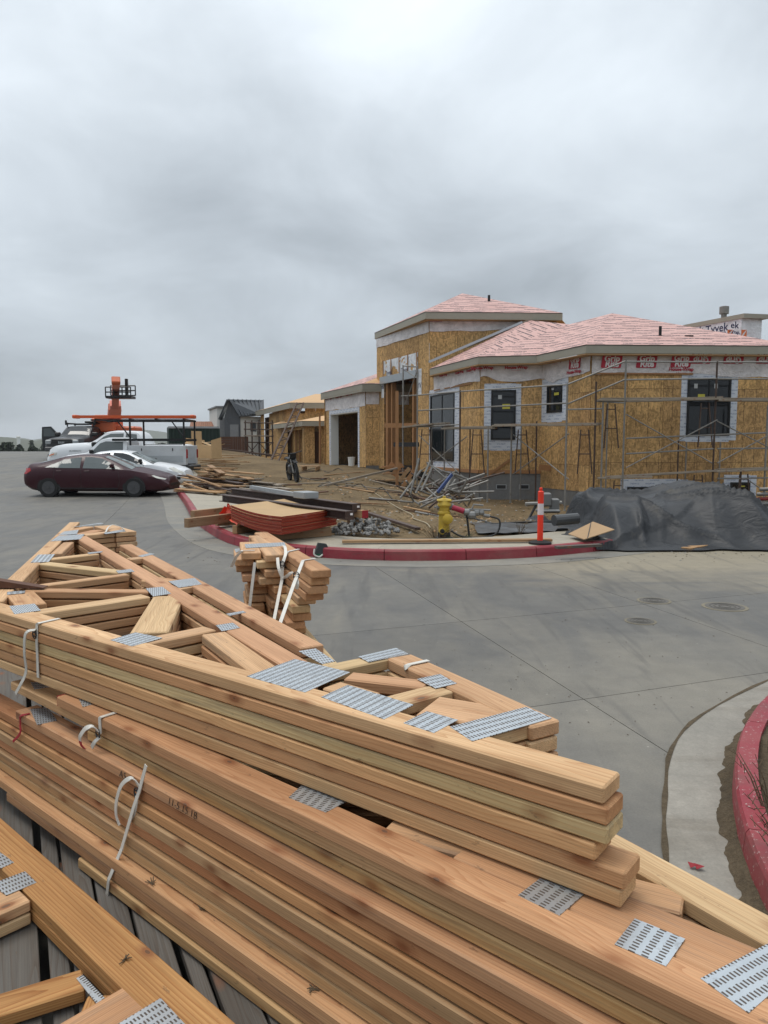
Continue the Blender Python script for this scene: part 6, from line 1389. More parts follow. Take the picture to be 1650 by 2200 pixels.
# ------------------------------------------------------------------ heap of scaffold parts by the entry
rs=random.Random(21)
hp_=thing('scaffold_heap','tangled heap of galvanised scaffold frames and tubes on the dirt by the entry','scaffold parts',(1.5,21.,gz(1.5,21.)))
for i in range(46):
    u=rs.uniform(880,1010); v=rs.uniform(1028,1092); g=at(u,v,0.); 
    Y=min(g.y,22.5)+rs.uniform(-.4,.4); c=atY(u,v,Y); c.z=max(c.z,gz(c.x,c.y)+.05); a=rs.uniform(0,6.28); l=rs.uniform(.5,1.5); e=c+V(math.cos(a)*l,math.sin(a)*l*.6,rs.uniform(-.1,.55)); e.z=max(e.z,gz(e.x,e.y)+.03)
    tube('tube',c,e,hp_,'galv' if rs.random()<.75 else 'rustpaint',.021)
for (u0,v0,u1,v1) in ((880,1068,900,985),(893,1060,925,990),(905,1055,930,1000),(860,1070,905,1010),(955,1055,975,1018),(975,1018,1005,1030),(1005,1030,985,1065),(960,1050,990,1060),(930,1040,980,1075),(915,1075,960,1040)): 
    tube('frame_tube',atY(u0,v0,21.6),atY(u1,v1,21.9),hp_,'galv',.024)
mb=MB(); mb.beam(atY(940,1058,21.),atY(971,1019,21.4),.05,.09); part('blue_ledger',mb,plain('blue_paint',(.03,.06,.18),.5),hp_)
for i in range(7):
    c=atY(893+i*4.5,1083+i*1.2,19.6); c.z=gz(c.x,c.y)+.04; tube('frame_tube',c,c+V(.28,-.9,.02),hp_,'galv',.02)
# big post, boards and steps at the entry
en=thing('entry_step_pile','brown shoring post, boards and rough steps under the entry opening','timbers',(1.2,29.,gz(1.2,29.)))
for (u0,v0,u1,v1,w,t,m_,Y) in ((853,840,853,1050,.12,.12,'stud',28.6),(820,1003,868,1003,.3,.06,'stud',29.5),(822,1018,872,1015,.3,.06,'timber',29.2),(828,1032,880,1030,.3,.06,'timber',28.9),(828,1015,845,995,.08,.2,'stud',29.4),(845,1022,862,995,.08,.2,'stud',29.1),(858,1035,880,1005,.08,.14,'timber',28.4),(862,1050,890,1010,.06,.14,'stud',28.),(1158,1003,1183,1006,.05,.2,'stud',26.9)):
    mb=MB(); mb.beam(atY(u0,v0,Y),atY(u1,v1,Y),w,t); part('timber',mb,MAT[m_],en)
# ------------------------------------------------------------------ materials stacked behind the far kerb
def redply():
    t=NT('red_edged_form_ply'); v=t.tc(); f=t.noise(t.vm('MULTIPLY',v,(1.,1.,30.)),2.5,5,.65); c=t.mix(f,(.19,.018,.009),(.35,.046,.02)); c=t.mix(t.m('MULTIPLY',t.ramp(t.noise(v,3.5,5,.7),[(.58,0.),(.66,1.)]),.22),c,(.42,.25,.24)); t.set(c,.6,0,.3); return t.mat
MAT['redply']=redply()
Lc,Nc,Rc=V(-2.64,12.72),V(-1.56,11.22),V(-.80,12.42); 
for k in range(13):
    z0=.30+k*.0215; m=MB(); j=V(rs.uniform(-.012,.012),rs.uniform(-.012,.012)); sg=1.-.25*k/12
    def f(u,v,top):
        p=Nc+(Lc-Nc)*u+(Rc-Nc)*v+j; return (p.x,p.y,z0+.075*sg*u*u+.055*sg*(1-u)**3*0+.05*sg*v*v*.6-.03*math.sin(u*math.pi)*sg+(.0185 if top else 0))
    n=10; m.grid(n,6,lambda u,v:f(u,v,True)); o_=len(m.v); m.grid(n,6,lambda u,v:f(u,v,False)); B=o_
    rim=[i for i in range(n+1)]+[(n+1)*r+n for r in range(1,7)]+[(n+1)*6+i for i in range(n-1,-1,-1)]+[(n+1)*r for r in range(5,0,-1)]
    for a,b in zip(rim,rim[1:]+rim[:1]): m.f.append((a,b,B+b,B+a)); m.m.append(1)
    o=m.build('plywood_sheet',[MAT['ply'],MAT['redply']],fix=True)
    tag(o,'top sheet of the red-edged plywood stack, bare tan face' if k==12 else ['lowest','second','third','fourth','fifth','sixth','seventh','eighth','ninth','tenth','eleventh','twelfth'][k]+' red-edged sheet counted from the bottom of the sagging plywood stack','plywood sheet','red-edged plywood stack')
def loose(name,label,cat,p,q,w,t,mat,group=None,paint=None):
    o=plankw(name,p,q,w,t,None,mat); tag(o,label,cat,group)
    return o
loose('timber_bearer','tan timber bearer under the near side of the plywood stack','timber',V(-2.0,11.55,.225),V(-.9,12.3,.225),.1,.14,'timber'); loose('timber_bearer','tan timber bearer under the left side of the plywood stack','timber',V(-2.55,12.55,.225),V(-2.2,13.2,.225),.1,.14,'timber')
def ibeam(label,p,q,par=None):
    p,q=Vector(p),Vector(q); t=thing('steel_beam',label,'steel beam',tuple(p),0,'primed steel beams'); 
    for nm,dz,w,h in (('top_flange',.062,.16,.014),('web',0,.012,.11),('bottom_flange',-.062,.16,.014)): mb=MB(); mb.beam(p+V(0,0,dz),q+V(0,0,dz),w,h); part(nm,mb,MAT['brownbeam'],t)
    mb=MB(); d=(q-p).normalized(); mb.beam(q-d*.004,q+d*.012,.17,.145); part('end_plate',mb,MAT['brownbeam'],t); mb=MB(); n_=V(0,0,1).cross(d); c=q+d*.013+n_*.03+V(0,0,.02); mb.beam(c,c+d*.002,.05,.035); part('tag',mb,MAT['whitetext'],t)
ibeam('front dark brown steel beam lying across the plywood stack',(-3.28,15.0,.60),(-.55,11.75,.545)); ibeam('rear dark brown steel beam lying behind the front one',(-3.28,15.9,.68),(-.47,12.55,.60))
loose('timber_block','short timber block holding up the steel beams at left','timber',V(-2.95,14.0,.44),V(-2.5,14.5,.44),.12,.16,'timber'); loose('timber_block','square timber block under the steel beams near the middle','timber',V(-1.75,12.95,.52-.03),V(-1.35,13.2,.49),.1,.1,'ply'); loose('timber_block','timber spacer beneath the left end of the plywood','timber',V(-3.1,13.6,.28),V(-2.5,14.0,.28),.14,.2,'timber')
gs=thing('grey_steel_column','pale grey steel channel with end box lying on the brown beams','steel channel',(-2.3,14.4,.74)); mb=MB(); mb.beam(V(-2.75,15.3,.80),V(-1.62,13.65,.755),.07,.07); part('channel',mb,MAT['lgrey'],gs); mb=MB(); mb.box((-1.42,13.42,.765),(.42,.30,.12),rz=R(-55),b=.01); part('end_box',mb,MAT['lgrey'],gs)
for (u0,v0,u1,v1,z,lb) in ((413,1106,484,1098,.22,'upper tan timber sticking out over the red kerb'),(400,1124,497,1112,.22,'lower tan timber sticking out over the red kerb')):
    loose('timber',lb,'timber',at(u0,v0,z+.1),at(u1,v1,z+.1),.1,.16,'timber')
o=loose('timber','tan timber with bright red painted end right of the steel beams','timber',V(-1.0,13.4,.50),V(-.32,12.45,.50),.12,.13,'timber'); m=MB(); m.box((0,0,0),(.006,.122,.132)); e_=m.build('painted_end',MAT['redpaint'],o); e_.location=((V(-.32,12.45)-V(-1.0,13.4)).length+.003,0,0)
loose('timber_block','support block beneath the red-ended timber','timber',V(-.6,12.75,.29),V(-.45,12.9,.29),.12,.28,'timber')
# orange safety mesh
m=MB()
def om(u,v): x=lerp(-3.35,-2.6,u); y=lerp(14.6,13.0,u)+.25*math.sin(v*3)+.12*n2(u*6,v*6,1.,2); return (x+.12*n2(u*5,v*4,1.,5),y,.17+.42*math.sin(min(1,u*1.1)*math.pi*.62)*(1-.75*v)+.05*n2(u*9,v*9,1.,3))
m.grid(26,12,om); tag(m.build('safety_mesh',MAT['mesh'],smooth_=True),'crumpled bright orange safety mesh beside the plywood stack','mesh')
# broken concrete
rocks=[]
for i in range(6):
    bm=bmesh.new(); bmesh.ops.create_icosphere(bm,subdivisions=1,radius=1)
    for v_ in bm.verts: v_.co=Vector((v_.co.x*rs.uniform(.55,1.2),v_.co.y*rs.uniform(.55,1.2),v_.co.z*rs.uniform(.4,.9)))
    me=bpy.data.meshes.new('chunk'); bm.to_mesh(me); bm.free(); me.materials.append(MAT['rock']); rocks.append(me)
rp=thing('rubble_pile','small heap of broken grey concrete chunks behind the sidewalk','rubble',(-.35,12.7,.15))
for i in range(260):
    a=rs.uniform(0,6.28); r=.62*math.sqrt(rs.random()); h=max(0,(.30)*(1-(r/.66)**1.5))*rs.uniform(.3,1.); s=rs.uniform(.022,.062)
    o=link('chunk',rocks[i%6]); o.parent=rp; o.location=(math.cos(a)*r*1.0,math.sin(a)*r*.75,h+s*.3); o.scale=(s,s,s); o.rotation_euler=(rs.uniform(0,3),rs.uniform(0,3),rs.uniform(0,3))
# planks lying on the sidewalk and dirt
loose('plank','long pale plank lying along the back of the sidewalk','plank',at(735,1163,.19),at(1185,1160,.19),.12,.04,'timber','loose planks'); loose('plank','grey plank end beside the tarp on the sidewalk','plank',at(1195,1176,.18),at(1290,1171,.18),.1,.04,'greywood','loose planks')
loose('plank','dark red-brown plank lying in the dirt beyond the rubble','plank',at(770,1096,.20),at(898,1136,.20),.1,.05,'brownbeam','loose planks'); loose('plank','orange-brown plank lying on the road beside the tarp','plank',at(1473,1180,.03),at(1538,1168,.04),.16,.05,'timber','loose planks')
loose('pole','long pale pole propped across the dirt toward the entry','pole',atY(690,1045,26.),atY(853,1006,28.5),.07,.07,'scafplank')
loose('plank','short tan plank between the beams and the dirt','plank',at(690,1088,.35),at(730,1084,.35),.14,.08,'timber','loose planks')
for i in range(34):
    u=rs.uniform(560,900); v=rs.uniform(1008,1092); p=at(u,v,.05 if v<1060 else .12); a=rs.choice((-.6,-.35,.1,.5))+rs.gauss(0,.2); l=rs.uniform(.5,2.2); q=p+V(math.cos(a)*l,math.sin(a)*l,0)
    if polydist(EDGE,p.x,p.y)<1.7 or polydist(EDGE,q.x,q.y)<1.7 or p.y>33: continue
    p.z=gz(p.x,p.y)+.03; q.z=gz(q.x,q.y)+rs.uniform(.03,.10); k=i%4
    loose(('board','steel_bar','board','board')[k],('grey board end lying on the open dirt','rusty brown bar lying on the open dirt','tan board lying on the open dirt','dark board lying on the open dirt')[k],('board','bar','board','board')[k],p,q,(.12,.05,.09,.14)[k],.035,('scafplank','brownbeam','timber','fence')[k],('grey boards on the dirt','rusty bars on the dirt','tan boards on the dirt','dark boards on the dirt')[k])
# lumber scrap pile left of the dirt bike, every board its own
names=['weathered grey board lying in the scrap lumber pile','fresh tan board lying in the scrap lumber pile','dark board lying in the scrap lumber pile']
for i in range(64):
    t=i/64; grey=i%3==0
    cx=rs.gauss(-5.5,.45) if not grey else rs.gauss(-4.4,.35); cy=rs.gauss(24.6,.9); cx=max(-6.3,min(-3.6,cx)); cy=max(22.8,min(26.6,cy))
    a=R(-42)+rs.gauss(0,.22) if not grey else R(-30)+rs.gauss(0,.1); l=rs.uniform(1.0,2.6); d=V(math.cos(a),math.sin(a)); b=gz(cx,cy); h=max(.03,.85*math.exp(-((cx+5.4)/1.0)**2-((cy-24.6)/1.2)**2))*rs.uniform(.1,1.)
    p=V(cx-d.x*l/2,cy-d.y*l/2,b+h+rs.uniform(-.12,.12)+.05); q=V(cx+d.x*l/2,cy+d.y*l/2,b+h+rs.uniform(-.18,.1)+.03)
    for w_ in (p,q): w_.z=max(w_.z,gz(w_.x,w_.y)+.03)
    k=0 if grey else (2 if i%7==0 else 1)
    loose('board',names[k],'board',p,q,rs.choice((.09,.14,.19,.28)),.038,('scafplank','timber','brownbeam')[k],('grey boards of the scrap pile','tan boards of the scrap pile','dark boards of the scrap pile')[k])
# plywood offcuts heaped further back
for i,(u0,v0,u1,v1,Y,h) in enumerate(((398,985,466,985,34,.75),(412,958,434,958,35,.75),(455,985,477,985,33,.85),(400,962,440,962,36,.5),(430,950,470,966,36.5,.12),(405,955,460,950,37,.12),(395,952,450,960,35.5,.12),(440,968,478,955,37.5,.12))):
    a=atY(u0,v0,Y); b=atY(u1,v1,Y+.8); a.z=max(a.z,gz(a.x,a.y)); m=MB(); up=V(-.1,.35,1).normalized()*h if h>.2 else V(.05,.4,.03); m.slab([a,b,b+up*(.8+.2*(i%3)),a+up],(0,-1,0.1) if h>.2 else (0,0,1),.018); tag(m.build('plywood_offcut',MAT['ply'],fix=True),['long yellow plywood offcut leaning at the front of the far heap','small square plywood offcut standing up at the back of the far heap','slanted plywood offcut at the right end of the far heap','low plywood offcut behind the front one in the far heap','flat plywood strip high on the far heap','flat plywood strip at the back of the far heap','flat plywood strip low on the far heap','flat plywood strip at the far right of the heap'][i],'plywood','far plywood heap')
for i in range(10):
    c=V(rs.uniform(-9.3,-7.8),rs.uniform(33.5,37),0); c.z=gz(c.x,c.y)+rs.uniform(.1,.5); a=rs.uniform(-.8,.8); loose('board','loose lumber stick among the far plywood heap','board',c,c+V(math.cos(a)*1.8,math.sin(a),rs.uniform(-.1,.2)),.1,.04,'timber','sticks of the far heap')
# ladder leaning on the second house, scaffold by the modern house
ld=thing('lattice_ladder','long reddish metal lattice ladder leaning against the second house','ladder',(-6.4,44.,.6)); a0=atY(588,995,43.); b0=atY(645,866,49.)
for dx in (-.22,.22): tube('rail',a0+V(dx,0,0),b0+V(dx,0,0),ld,'rustpaint',.045)
for i in range(16): c=a0.lerp(b0,(i+.5)/16); tube('rung',c+V(-.22,0,0),c+V(.22,0,.12*(1 if i%2 else -1)),ld,'rustpaint',.02)
s3=thing('scaffold','small rusty scaffold standing before the modern house','scaffold',(-9.,52.,.5))
for u in (527,541,556,571,585): a=atY(u,903,52.); tube('post',V(a.x,a.y,.3),a,s3,'rustpaint',.035)
for v in (908,922,936,950): tube('rail',atY(524,v,52.),atY(588,v+1,52.),s3,'rustpaint' if v%28 else 'galv',.03)
for a in ((527,950,556,985),(556,950,527,985),(556,950,585,985),(585,950,556,985)): tube('brace',atY(a[0],a[1],51.9),atY(a[2],a[3],51.9),s3,'rustpaint',.02)
plankw('plank',atY(526,936,51.7),atY(578,937,51.7),.5,.06,s3); 
fp=loose('pole','long grey pole slanting down in front of the board fence','pole',atY(478,965,48.),atY(585,978,46.),.1,.1,'rustpaint')
# posts in front of the porch
for i,(u,v0,v1,Y) in enumerate(((687,888,1000,44.),(690,924,930,44.))):
    if i==0: loose('post','slim propped timber post beside the garage wing','post',atY(u,v1,Y),atY(u,v0,Y),.1,.1,'stud')
# bucket, pallet and heap near the garage
bk=atY(755,998,37.6); mb=MB(); mb.lathe([(.15,0),(.18,.42),(.19,.42),(.19,.45),(.14,.45)],16,(0,0,0)); o=mb.build('bucket',MAT['white']); o.location=(bk.x,bk.y,gz(bk.x,bk.y)+.08); tag(o,'white plastic bucket standing in the garage doorway','bucket')
pl=thing('pallet','small broken pallet on the dirt before the garage','pallet',(-3.2,33.,gz(-3.2,33.)))
for i in range(5): plankw('slat',V(-3.75,32.6+i*.2,gz(-3.2,33)+.22),V(-2.9,32.7+i*.2,gz(-3.2,33)+.20),.12,.025,pl,'timber')
for i in range(2): plankw('stringer',V(-3.6+i*.6,32.5,gz(-3.2,33)+.1),V(-3.5+i*.6,33.5,gz(-3.2,33)+.1),.05,.16,pl,'timber')
# ------------------------------------------------------------------ dirt bike seen from the front
db=thing('dirt_bike','black dirt bike parked upright on the dirt, front wheel toward the camera','motorcycle',(-3.45,28.2,gz(-3.45,28.2)),R(-78)); db.rotation_euler=(R(7),0,R(-72))
def bpart(nm,mb,mat): return mb.build(nm,MAT[mat],db)
for x,r in ((.68,.34),(-.68,.33)):
    mb=MB(); mb.tube([(x+r*math.cos(a),0,r+r*math.sin(a)) for a in [i*math.pi/12 for i in range(25)]],.055,8); w_=bpart('wheel',mb,'rubber'); mb=MB(); [mb.tube([(x,0,r),(x+r*math.cos(a),0,r+r*math.sin(a))],.006,4) for a in [i*math.pi/6 for i in range(12)]]; mb.lathe([(.05,-.06),(.05,.06)],10,(x,0,r),'Y'); mb.build('spokes',MAT['steelrim'],w_)
mb=MB(); [mb.tube([(.68,s*.09,.34),(.42,s*.09,1.0)],.028,8) for s in (-1,1)]; bpart('fork',mb,'galv')
mb=MB(); mb.tube([(.40,-.40,1.10),(.40,-.25,1.08),(.42,0,1.02),(.40,.25,1.08),(.40,.40,1.10)],.018,8); bpart('handlebar',mb,'black'); mb=MB(); mb.box((.70,0,.78),(.62,.14,.03),rot=Matrix.Rotation(R(12),3,'Y'),b=.01); bpart('front_fender',mb,'black')
mb=MB(); mb.box((.55,0,.96),(.06,.24,.26),rot=Matrix.Rotation(R(20),3,'Y'),b=.03); bpart('number_plate',mb,'black'); mb=MB(); mb.box((.16,0,.80),(.44,.28,.26),b=.07); bpart('tank',mb,'black'); mb=MB(); mb.box((-.35,0,.86),(.75,.2,.09),b=.03); bpart('seat',mb,'black'); mb=MB(); mb.box((.02,0,.45),(.42,.26,.36),b=.06); bpart('engine',mb,'steelrim'); mb=MB(); mb.tube([(-.68,.1,.33),(-.1,.1,.42)],.03,8); mb.tube([(-.68,-.1,.33),(-.1,-.1,.42)],.03,8); bpart('swingarm',mb,'black'); mb=MB(); mb.box((-.85,0,.86),(.4,.16,.03),rot=Matrix.Rotation(R(-14),3,'Y')); bpart('rear_fender',mb,'black'); mb=MB(); mb.tube([(.05,.16,.4),(.12,.3,.02)],.014,6); bpart('side_stand',mb,'black')
# ------------------------------------------------------------------ fire hydrant
hx,hy=1.02,12.5; hz=gz(hx,hy)-.02; hy_=thing('fire_hydrant','yellow fire hydrant with red and grey valve on its outlet','hydrant',(hx,hy,hz)); hy_.scale=(.82,.82,.82)
def hpart(nm,mb,mat,sm=True): o=mb.build(nm,MAT[mat],hy_); autosmooth(o,35); return o
mb=MB(); mb.lathe([(.19,0),(.19,.035),(.135,.045),(.13,.14)],20); hpart('base_flange',mb,'black'); mb=MB(); mb.lathe([(.115,.13),(.112,.50),(.135,.52),(.135,.56),(.112,.58),(.118,.66),(.145,.69),(.145,.72),(.13,.74),(.125,.79),(.105,.83),(.04,.85)],20); hpart('barrel',mb,'hyd'); mb=MB(); mb.box((0,0,.865),(.06,.06,.05),b=.008); mb.box((0,0,.80),(.30,.24,.05),b=.02); hpart('operating_nut',mb,'hyd')
mb=MB(); mb.lathe([(.085,-.10),(.085,-.16),(.105,-.165),(.105,-.19),(.07,-.205),(.02,-.215)],18,(.06,-.0,.43),'Y'); hpart('pumper_cap',mb,'hyd'); mb=MB(); mb.lathe([(.05,-.11),(.05,-.15),(.065,-.155),(.065,-.20)],14,(-.05,.0,.18),'Y'); hpart('lower_outlet',mb,'hyd'); mb=MB(); mb.lathe([(.048,-.11),(.048,-.14),(.03,-.145)],14,(-.05,.0,.18),'Y'); o=hpart('outlet_mouth',mb,'black'); o.location=(0,-.062,0)
mb=MB(); mb.lathe([(.06,.09),(.06,.15),(.075,.155),(.075,.19)],14,(0,0,.66),'X'); hpart('side_outlet',mb,'hgrey'); mb=MB(); mb.lathe([(.055,-.09),(.055,-.15),(.06,-.155)],14,(0,0,.66),'X'); hpart('side_cap',mb,'hgrey')
mb=MB(); mb.tube([(.16,-.06,.66),(.40,-.08,.58)],[.055,.06],12); hpart('red_valve',mb,'hydred'); mb=MB()
for p,r in (((.46,-.08,.56),.075),((.56,-.08,.50),.09),((.66,-.06,.55),.07),((.76,-.06,.55),.06)): mb.lathe([(r*.5,-r),(r,-r*.6),(r,r*.6),(r*.5,r)],10,p,'X')
mb.tube([(.5,-.08,.62),(.95,-.05,.60)],.02,8); mb.tube([(.55,-.08,.6),(.6,-.08,.72),(.8,-.08,.70)],.018,8); mb.tube([(.8,-.1,.5),(.93,-.1,.48)],.035,8); hpart('backflow_valve',mb,'hgrey'); mb=MB(); mb.tube([(.46,-.08,.5),(.52,-.1,.0)],.022,8); hpart('support_leg',mb,'black')
def hose(nm,lb,pts,r,mat,cat='hose'): mb=MB(); mb.tube(curl(0,pts,6),r,7); o=mb.build(nm,MAT[mat],smooth_=True); return tag(o,lb,cat)
G_=lambda u,v,dz=.02:(lambda p:V(p.x,p.y,gz(p.x,p.y)+dz))(at(u,v,.1 if v>1100 else -.15))
hose('hose','thin black hose looping from the hydrant valve down to the ground',[V(hx+.76,hy-.08,hz+.39),V(hx+.92,hy-.12,hz+.33),V(hx+.88,hy-.15,hz+.12),V(hx+.66,hy-.18,hz+.05),V(hx+.3,hy-.2,hz+.06),V(hx+.1,hy-.2,hz+.16)],.016,'hose')
hose('hose','black hose running over the dirt from hydrant toward the house',[G_(1000,1105),G_(1030,1120),G_(1060,1132),G_(1095,1128),G_(1190,1126)],.018,'hose'); hose('cord','thin tan cord winding across the dirt left of the hydrant',[G_(800,1075),G_(850,1098),G_(884,1110),G_(888,1120),G_(915,1130),G_(925,1140)],.012,'cable','cord')
for i in range(9):
    u=620+i*36+rs.uniform(-10,10); v=1012+rs.uniform(0,55); pts=[G_(u+j*22,v+rs.uniform(-7,9)+j*2.2,.02) for j in range(5)]; hose('cable','dark cable strewn over the dirt between the bike and the entry',pts,.014,'hose','cable')['group']='cables on the dirt'
# delineator
dx_,dy_=2.40,11.3; t=thing('delineator_post','orange-red delineator post with white band on the sidewalk','post',(dx_,dy_,.153)); t.scale=(.86,.86,.86); mb=MB(); mb.lathe([(.205,0),(.20,.03),(.12,.05),(.06,.06)],24); mb.build('base',MAT['rubber'],t); mb=MB(); mb.lathe([(.052,.05),(.052,.52)],18); autosmooth(mb.build('lower_tube',MAT['delin'],t)); mb=MB(); mb.lathe([(.054,.52),(.054,.72)],18); autosmooth(mb.build('reflective_band',MAT['reflect'],t)); mb=MB(); mb.lathe([(.052,.72),(.052,.93),(.035,.945),(.02,.95),(.028,.965),(.03,.99),(.02,1.005)],18); autosmooth(mb.build('upper_tube',MAT['delin'],t))
# tarp-covered stack
def tarpmat():
    t=NT('dark_tarpaulin'); g=t.tc(); a=t.noise(g,1.1,5,.6); c=t.mix(t.ramp(a,[(.3,0.),(.7,1.)]),(.014,.0155,.018),(.032,.034,.038)); d=t.ramp(t.noise(g,3.,6,.7),[(.58,0.),(.75,1.)]); c=t.mix(t.m('MULTIPLY',d,.4),c,(.13,.115,.085))
    t.bump(t.noise(t.vm('MULTIPLY',g,(1.,1.,1.8)),3.,4,.5,1.5),.45,.05); t.set(c,.5,0,.3); return t.mat
MAT['tarp']=tarpmat()
m=MB()
def ridge(x,y,o): return 1-min(1.,abs(n2(x,y,1.,o))*3.2)
def tp(u,v):
    x=lerp(2.95,7.75,u); y=lerp(11.5,15.6,v); X=x-5.35
    xs=smooth(-1.75,-1.45,X+.15*n2(v*4,1,1.,9))*(1-smooth(.55,2.25,X+.15*n2(v*3,2,1.,6))); yc=y-13.7-.05*X
    ys=smooth(-2.05,-.95,yc+.16*math.sin(x*2.3)+.12*n2(x*1.3,3,1.,2))*(1-smooth(.9,1.7,yc))
    top=.60+.07*n2(x*.6,y*.6,1.,3)+.20*math.exp(-((X-.55)/.55)**2); h=top*xs*ys; slope=4*max(0.,xs*ys)*(1-xs*ys)
    wv=.35*n2(x*.5,y*.5,1.,4)
    f1=ridge(x*.8+wv*2,y*.22+X*.2,21)**2*.15*(.12+slope); f2=ridge(x*.7+y*.7,y*.6-x*.4,27)**5*.13; f3=ridge(x*1.6-y*.6,y*.8+wv*3,33)**5*.022
    hem=.05*ridge(x*1.7,y*2.6,41)**3*(1-min(1,h*4))*smooth(0,.06,min(u,1-u,v*1.2))
    return (x+.06*n2(u*5,v*5,1.,5)-.05*smooth(.25,.0,v)*math.sin(u*6),y+.06*n2(u*5,v*5,1.,6)+(.30*n2(u*3.5,0,1.,8)+.10*n2(u*14,0,1.,18))*(1-v),max(gz(x,y),.0)*.6+.03+h+(f1+f2+f3)*smooth(0,.16,v)*smooth(0,.05,u)*smooth(0,.05,1-u)+hem*.5)
m.grid(150,110,tp); tag(m.build('tarpaulin',MAT['tarp'],smooth_=True),'dark grey tarpaulin draped over a pile at the end of the kerb','tarpaulin')
m=MB(); a,b,c,d=at(1221,1148,.21),at(1255,1160,.20),at(1320,1139,.33),at(1274,1122,.38); m.slab([a,b,c,d],(0,0,1),.012); m.slab([b.lerp(c,.1)+V(0,0,.014),b.lerp(c,.1)+V(.012,0,.014),a.lerp(d,.9)+V(.012,0,.014),a.lerp(d,.9)+V(0,0,.014)],(0,0,1),.001,1); tag(m.build('cardboard_sheet',[MAT['cardboard'],MAT['black']],fix=True),'flattened brown cardboard box under the left edge of the tarp','cardboard')
m=MB(); a=at(1205,1130,.3); m.tube([V(3.0,13.0,.34),V(3.45,13.15,.36)],.10,14); tag(m.build('black_pipe_roll',MAT['poly']),'rolled black plastic sheet end left of the tarp','plastic roll')
m=MB()
def ps(u,v): x=lerp(1.65,3.3,u); y=lerp(12.75,14.3,v)+.25*u*(1-v); return (x+.06*n2(u*5,v*4,1.,2),y+.05*n2(u*4,v*5,1.,3),gz(x,y)+.03+.07*max(0,n2(x*1.6,y*1.6,1.,4))+.02*n2(x*5,y*5,1.,6))
m.grid(30,24,ps); tag(m.build('plastic_sheet',MAT['poly'],smooth_=True),'flat black plastic sheet lying between hydrant and tarp','plastic sheet')
# grey gear and pipe stack near the tarp
for i in range(7):
    z=.20+.095*i; yy=14.6; o=MB(); o.tube([(7.0+.05*i,yy-.25,z+gz(7,14.6)),(8.6,yy-.1,z+.02+gz(7,14.6))],.035,8); tag(o.build('scaffold_tube',MAT['galv'] if i!=4 else MAT['redlad'],smooth_=True),['galvanised tube lying in the stack at the right edge beyond the tarp','red-banded tube in the stack at the right edge beyond the tarp'][i==4],'tube','tubes stacked beyond the tarp' if i!=4 else None)
vb=thing('pump','small grey and white pump with pipes standing left of the tarp','pump',(3.5,16.2,gz(3.5,16.2)))
for (p,d,mt) in (((3.55,16.2,.45),(.22,.2,.3),'hgrey'),((3.75,16.25,.34),(.2,.2,.26),'hgrey'),((3.6,16.2,.2),(.5,.3,.08),'hgrey')): mb=MB(); mb.box((p[0],p[1],p[2]+gz(3.5,16.2)),d,b=.03); part('casing',mb,MAT[mt],vb)
tube('pipe',V(3.1,16.2,gz(3.5,16.2)+.35),V(3.9,16.2,gz(3.5,16.2)+.38),vb,'galv',.03); tube('leg',V(3.15,16.1,gz(3.5,16.2)),V(3.35,16.2,gz(3.5,16.2)+.35),vb,'black',.02)
# brush at the kerb, litter, manholes
k0=at(694,1196,.0); br=thing('brush','dark bristled scrubbing brush with green back tipped against the kerb','brush',(k0.x,k0.y-.05,.0),R(20)); mb=MB(); mb.prism([(-.12,-.05),(.12,-.05),(.12,.04),(-.12,.04)],.02,.06); o=mb.build('handle',plain('green_plastic',(.01,.10,.055),.5),br); mb=MB(); mb.add([(-.13,-.05,.06),(.12,-.05,.06),(.12,.04,.06),(-.13,.04,.06),(-.07,-.03,.22),(.05,-.03,.20),(.05,.03,.20),(-.07,.03,.22)],[(0,1,5,4),(1,2,6,5),(2,3,7,6),(3,0,4,7),(4,5,6,7),(3,2,1,0)]); mb.build('bristles',plain('bristle',(.045,.05,.05),.9,0,.3,60),br); mb=MB(); mb.tube(curl(0,[V(-.14,-.06,.14),V(-.15,-.07,.06),V(-.08,-.08,.02),V(-.02,-.07,.05)]),.012,6); mb.build('cord_loop',MAT['strap'],br)
for i,(u,v,r) in enumerate(((1376,1335,.125),(1405,1291,.15),(1557,1304,.19))):
    c=at(u,v,.0); t=thing('manhole_cover',['small iron utility cover nearest the truss stacks, tan ring around it','middle iron utility cover, furthest of the three','large round iron cover at the right on the road'][i],'manhole cover',(c.x,c.y,.0),0,'iron covers in the road'); mb=MB(); mb.lathe([(r*1.18,.0),(r*1.18,.0035),(r*1.02,.0045)],28); mb.build('ring',MAT['manrim'],t); mb=MB(); mb.lathe([(r,.0),(r,.0065),(r*.9,.0075),(r*.86,.006)],28); o=mb.build('lid',MAT['iron'],t); mb=MB(); [mb.tube([(rr*math.cos(a_),rr*math.sin(a_),.007) for a_ in [q*math.pi/12 for q in range(25)]],.004,5,cap=False) for rr in (r*.3,r*.55,r*.76)]; mb.build('lid_relief',MAT['iron'],o)
c=at(905,1203,.01); m=MB(); m.slab([c,c+V(.14,.02,.03),c+V(.2,.08,.0),c+V(.03,.07,.05)],(0,0,1),.002); tag(m.build('paper_scrap',MAT['whitetext']),'crumpled white paper scrap in the far gutter','litter')
c=at(1497,1868,.012); m=MB(); [m.slab([c+V(dx,dy,.0),c+V(dx+.03,dy,.012),c+V(dx+.026,dy+.022,.004),c+V(dx-.004,dy+.02,.014)],(0,0,1),.001) for dx,dy in ((0,0),(-.02,.01))]; tag(m.build('red_ribbon_scrap',MAT['redpaint']),'bright red plastic scrap in the near gutter','litter')
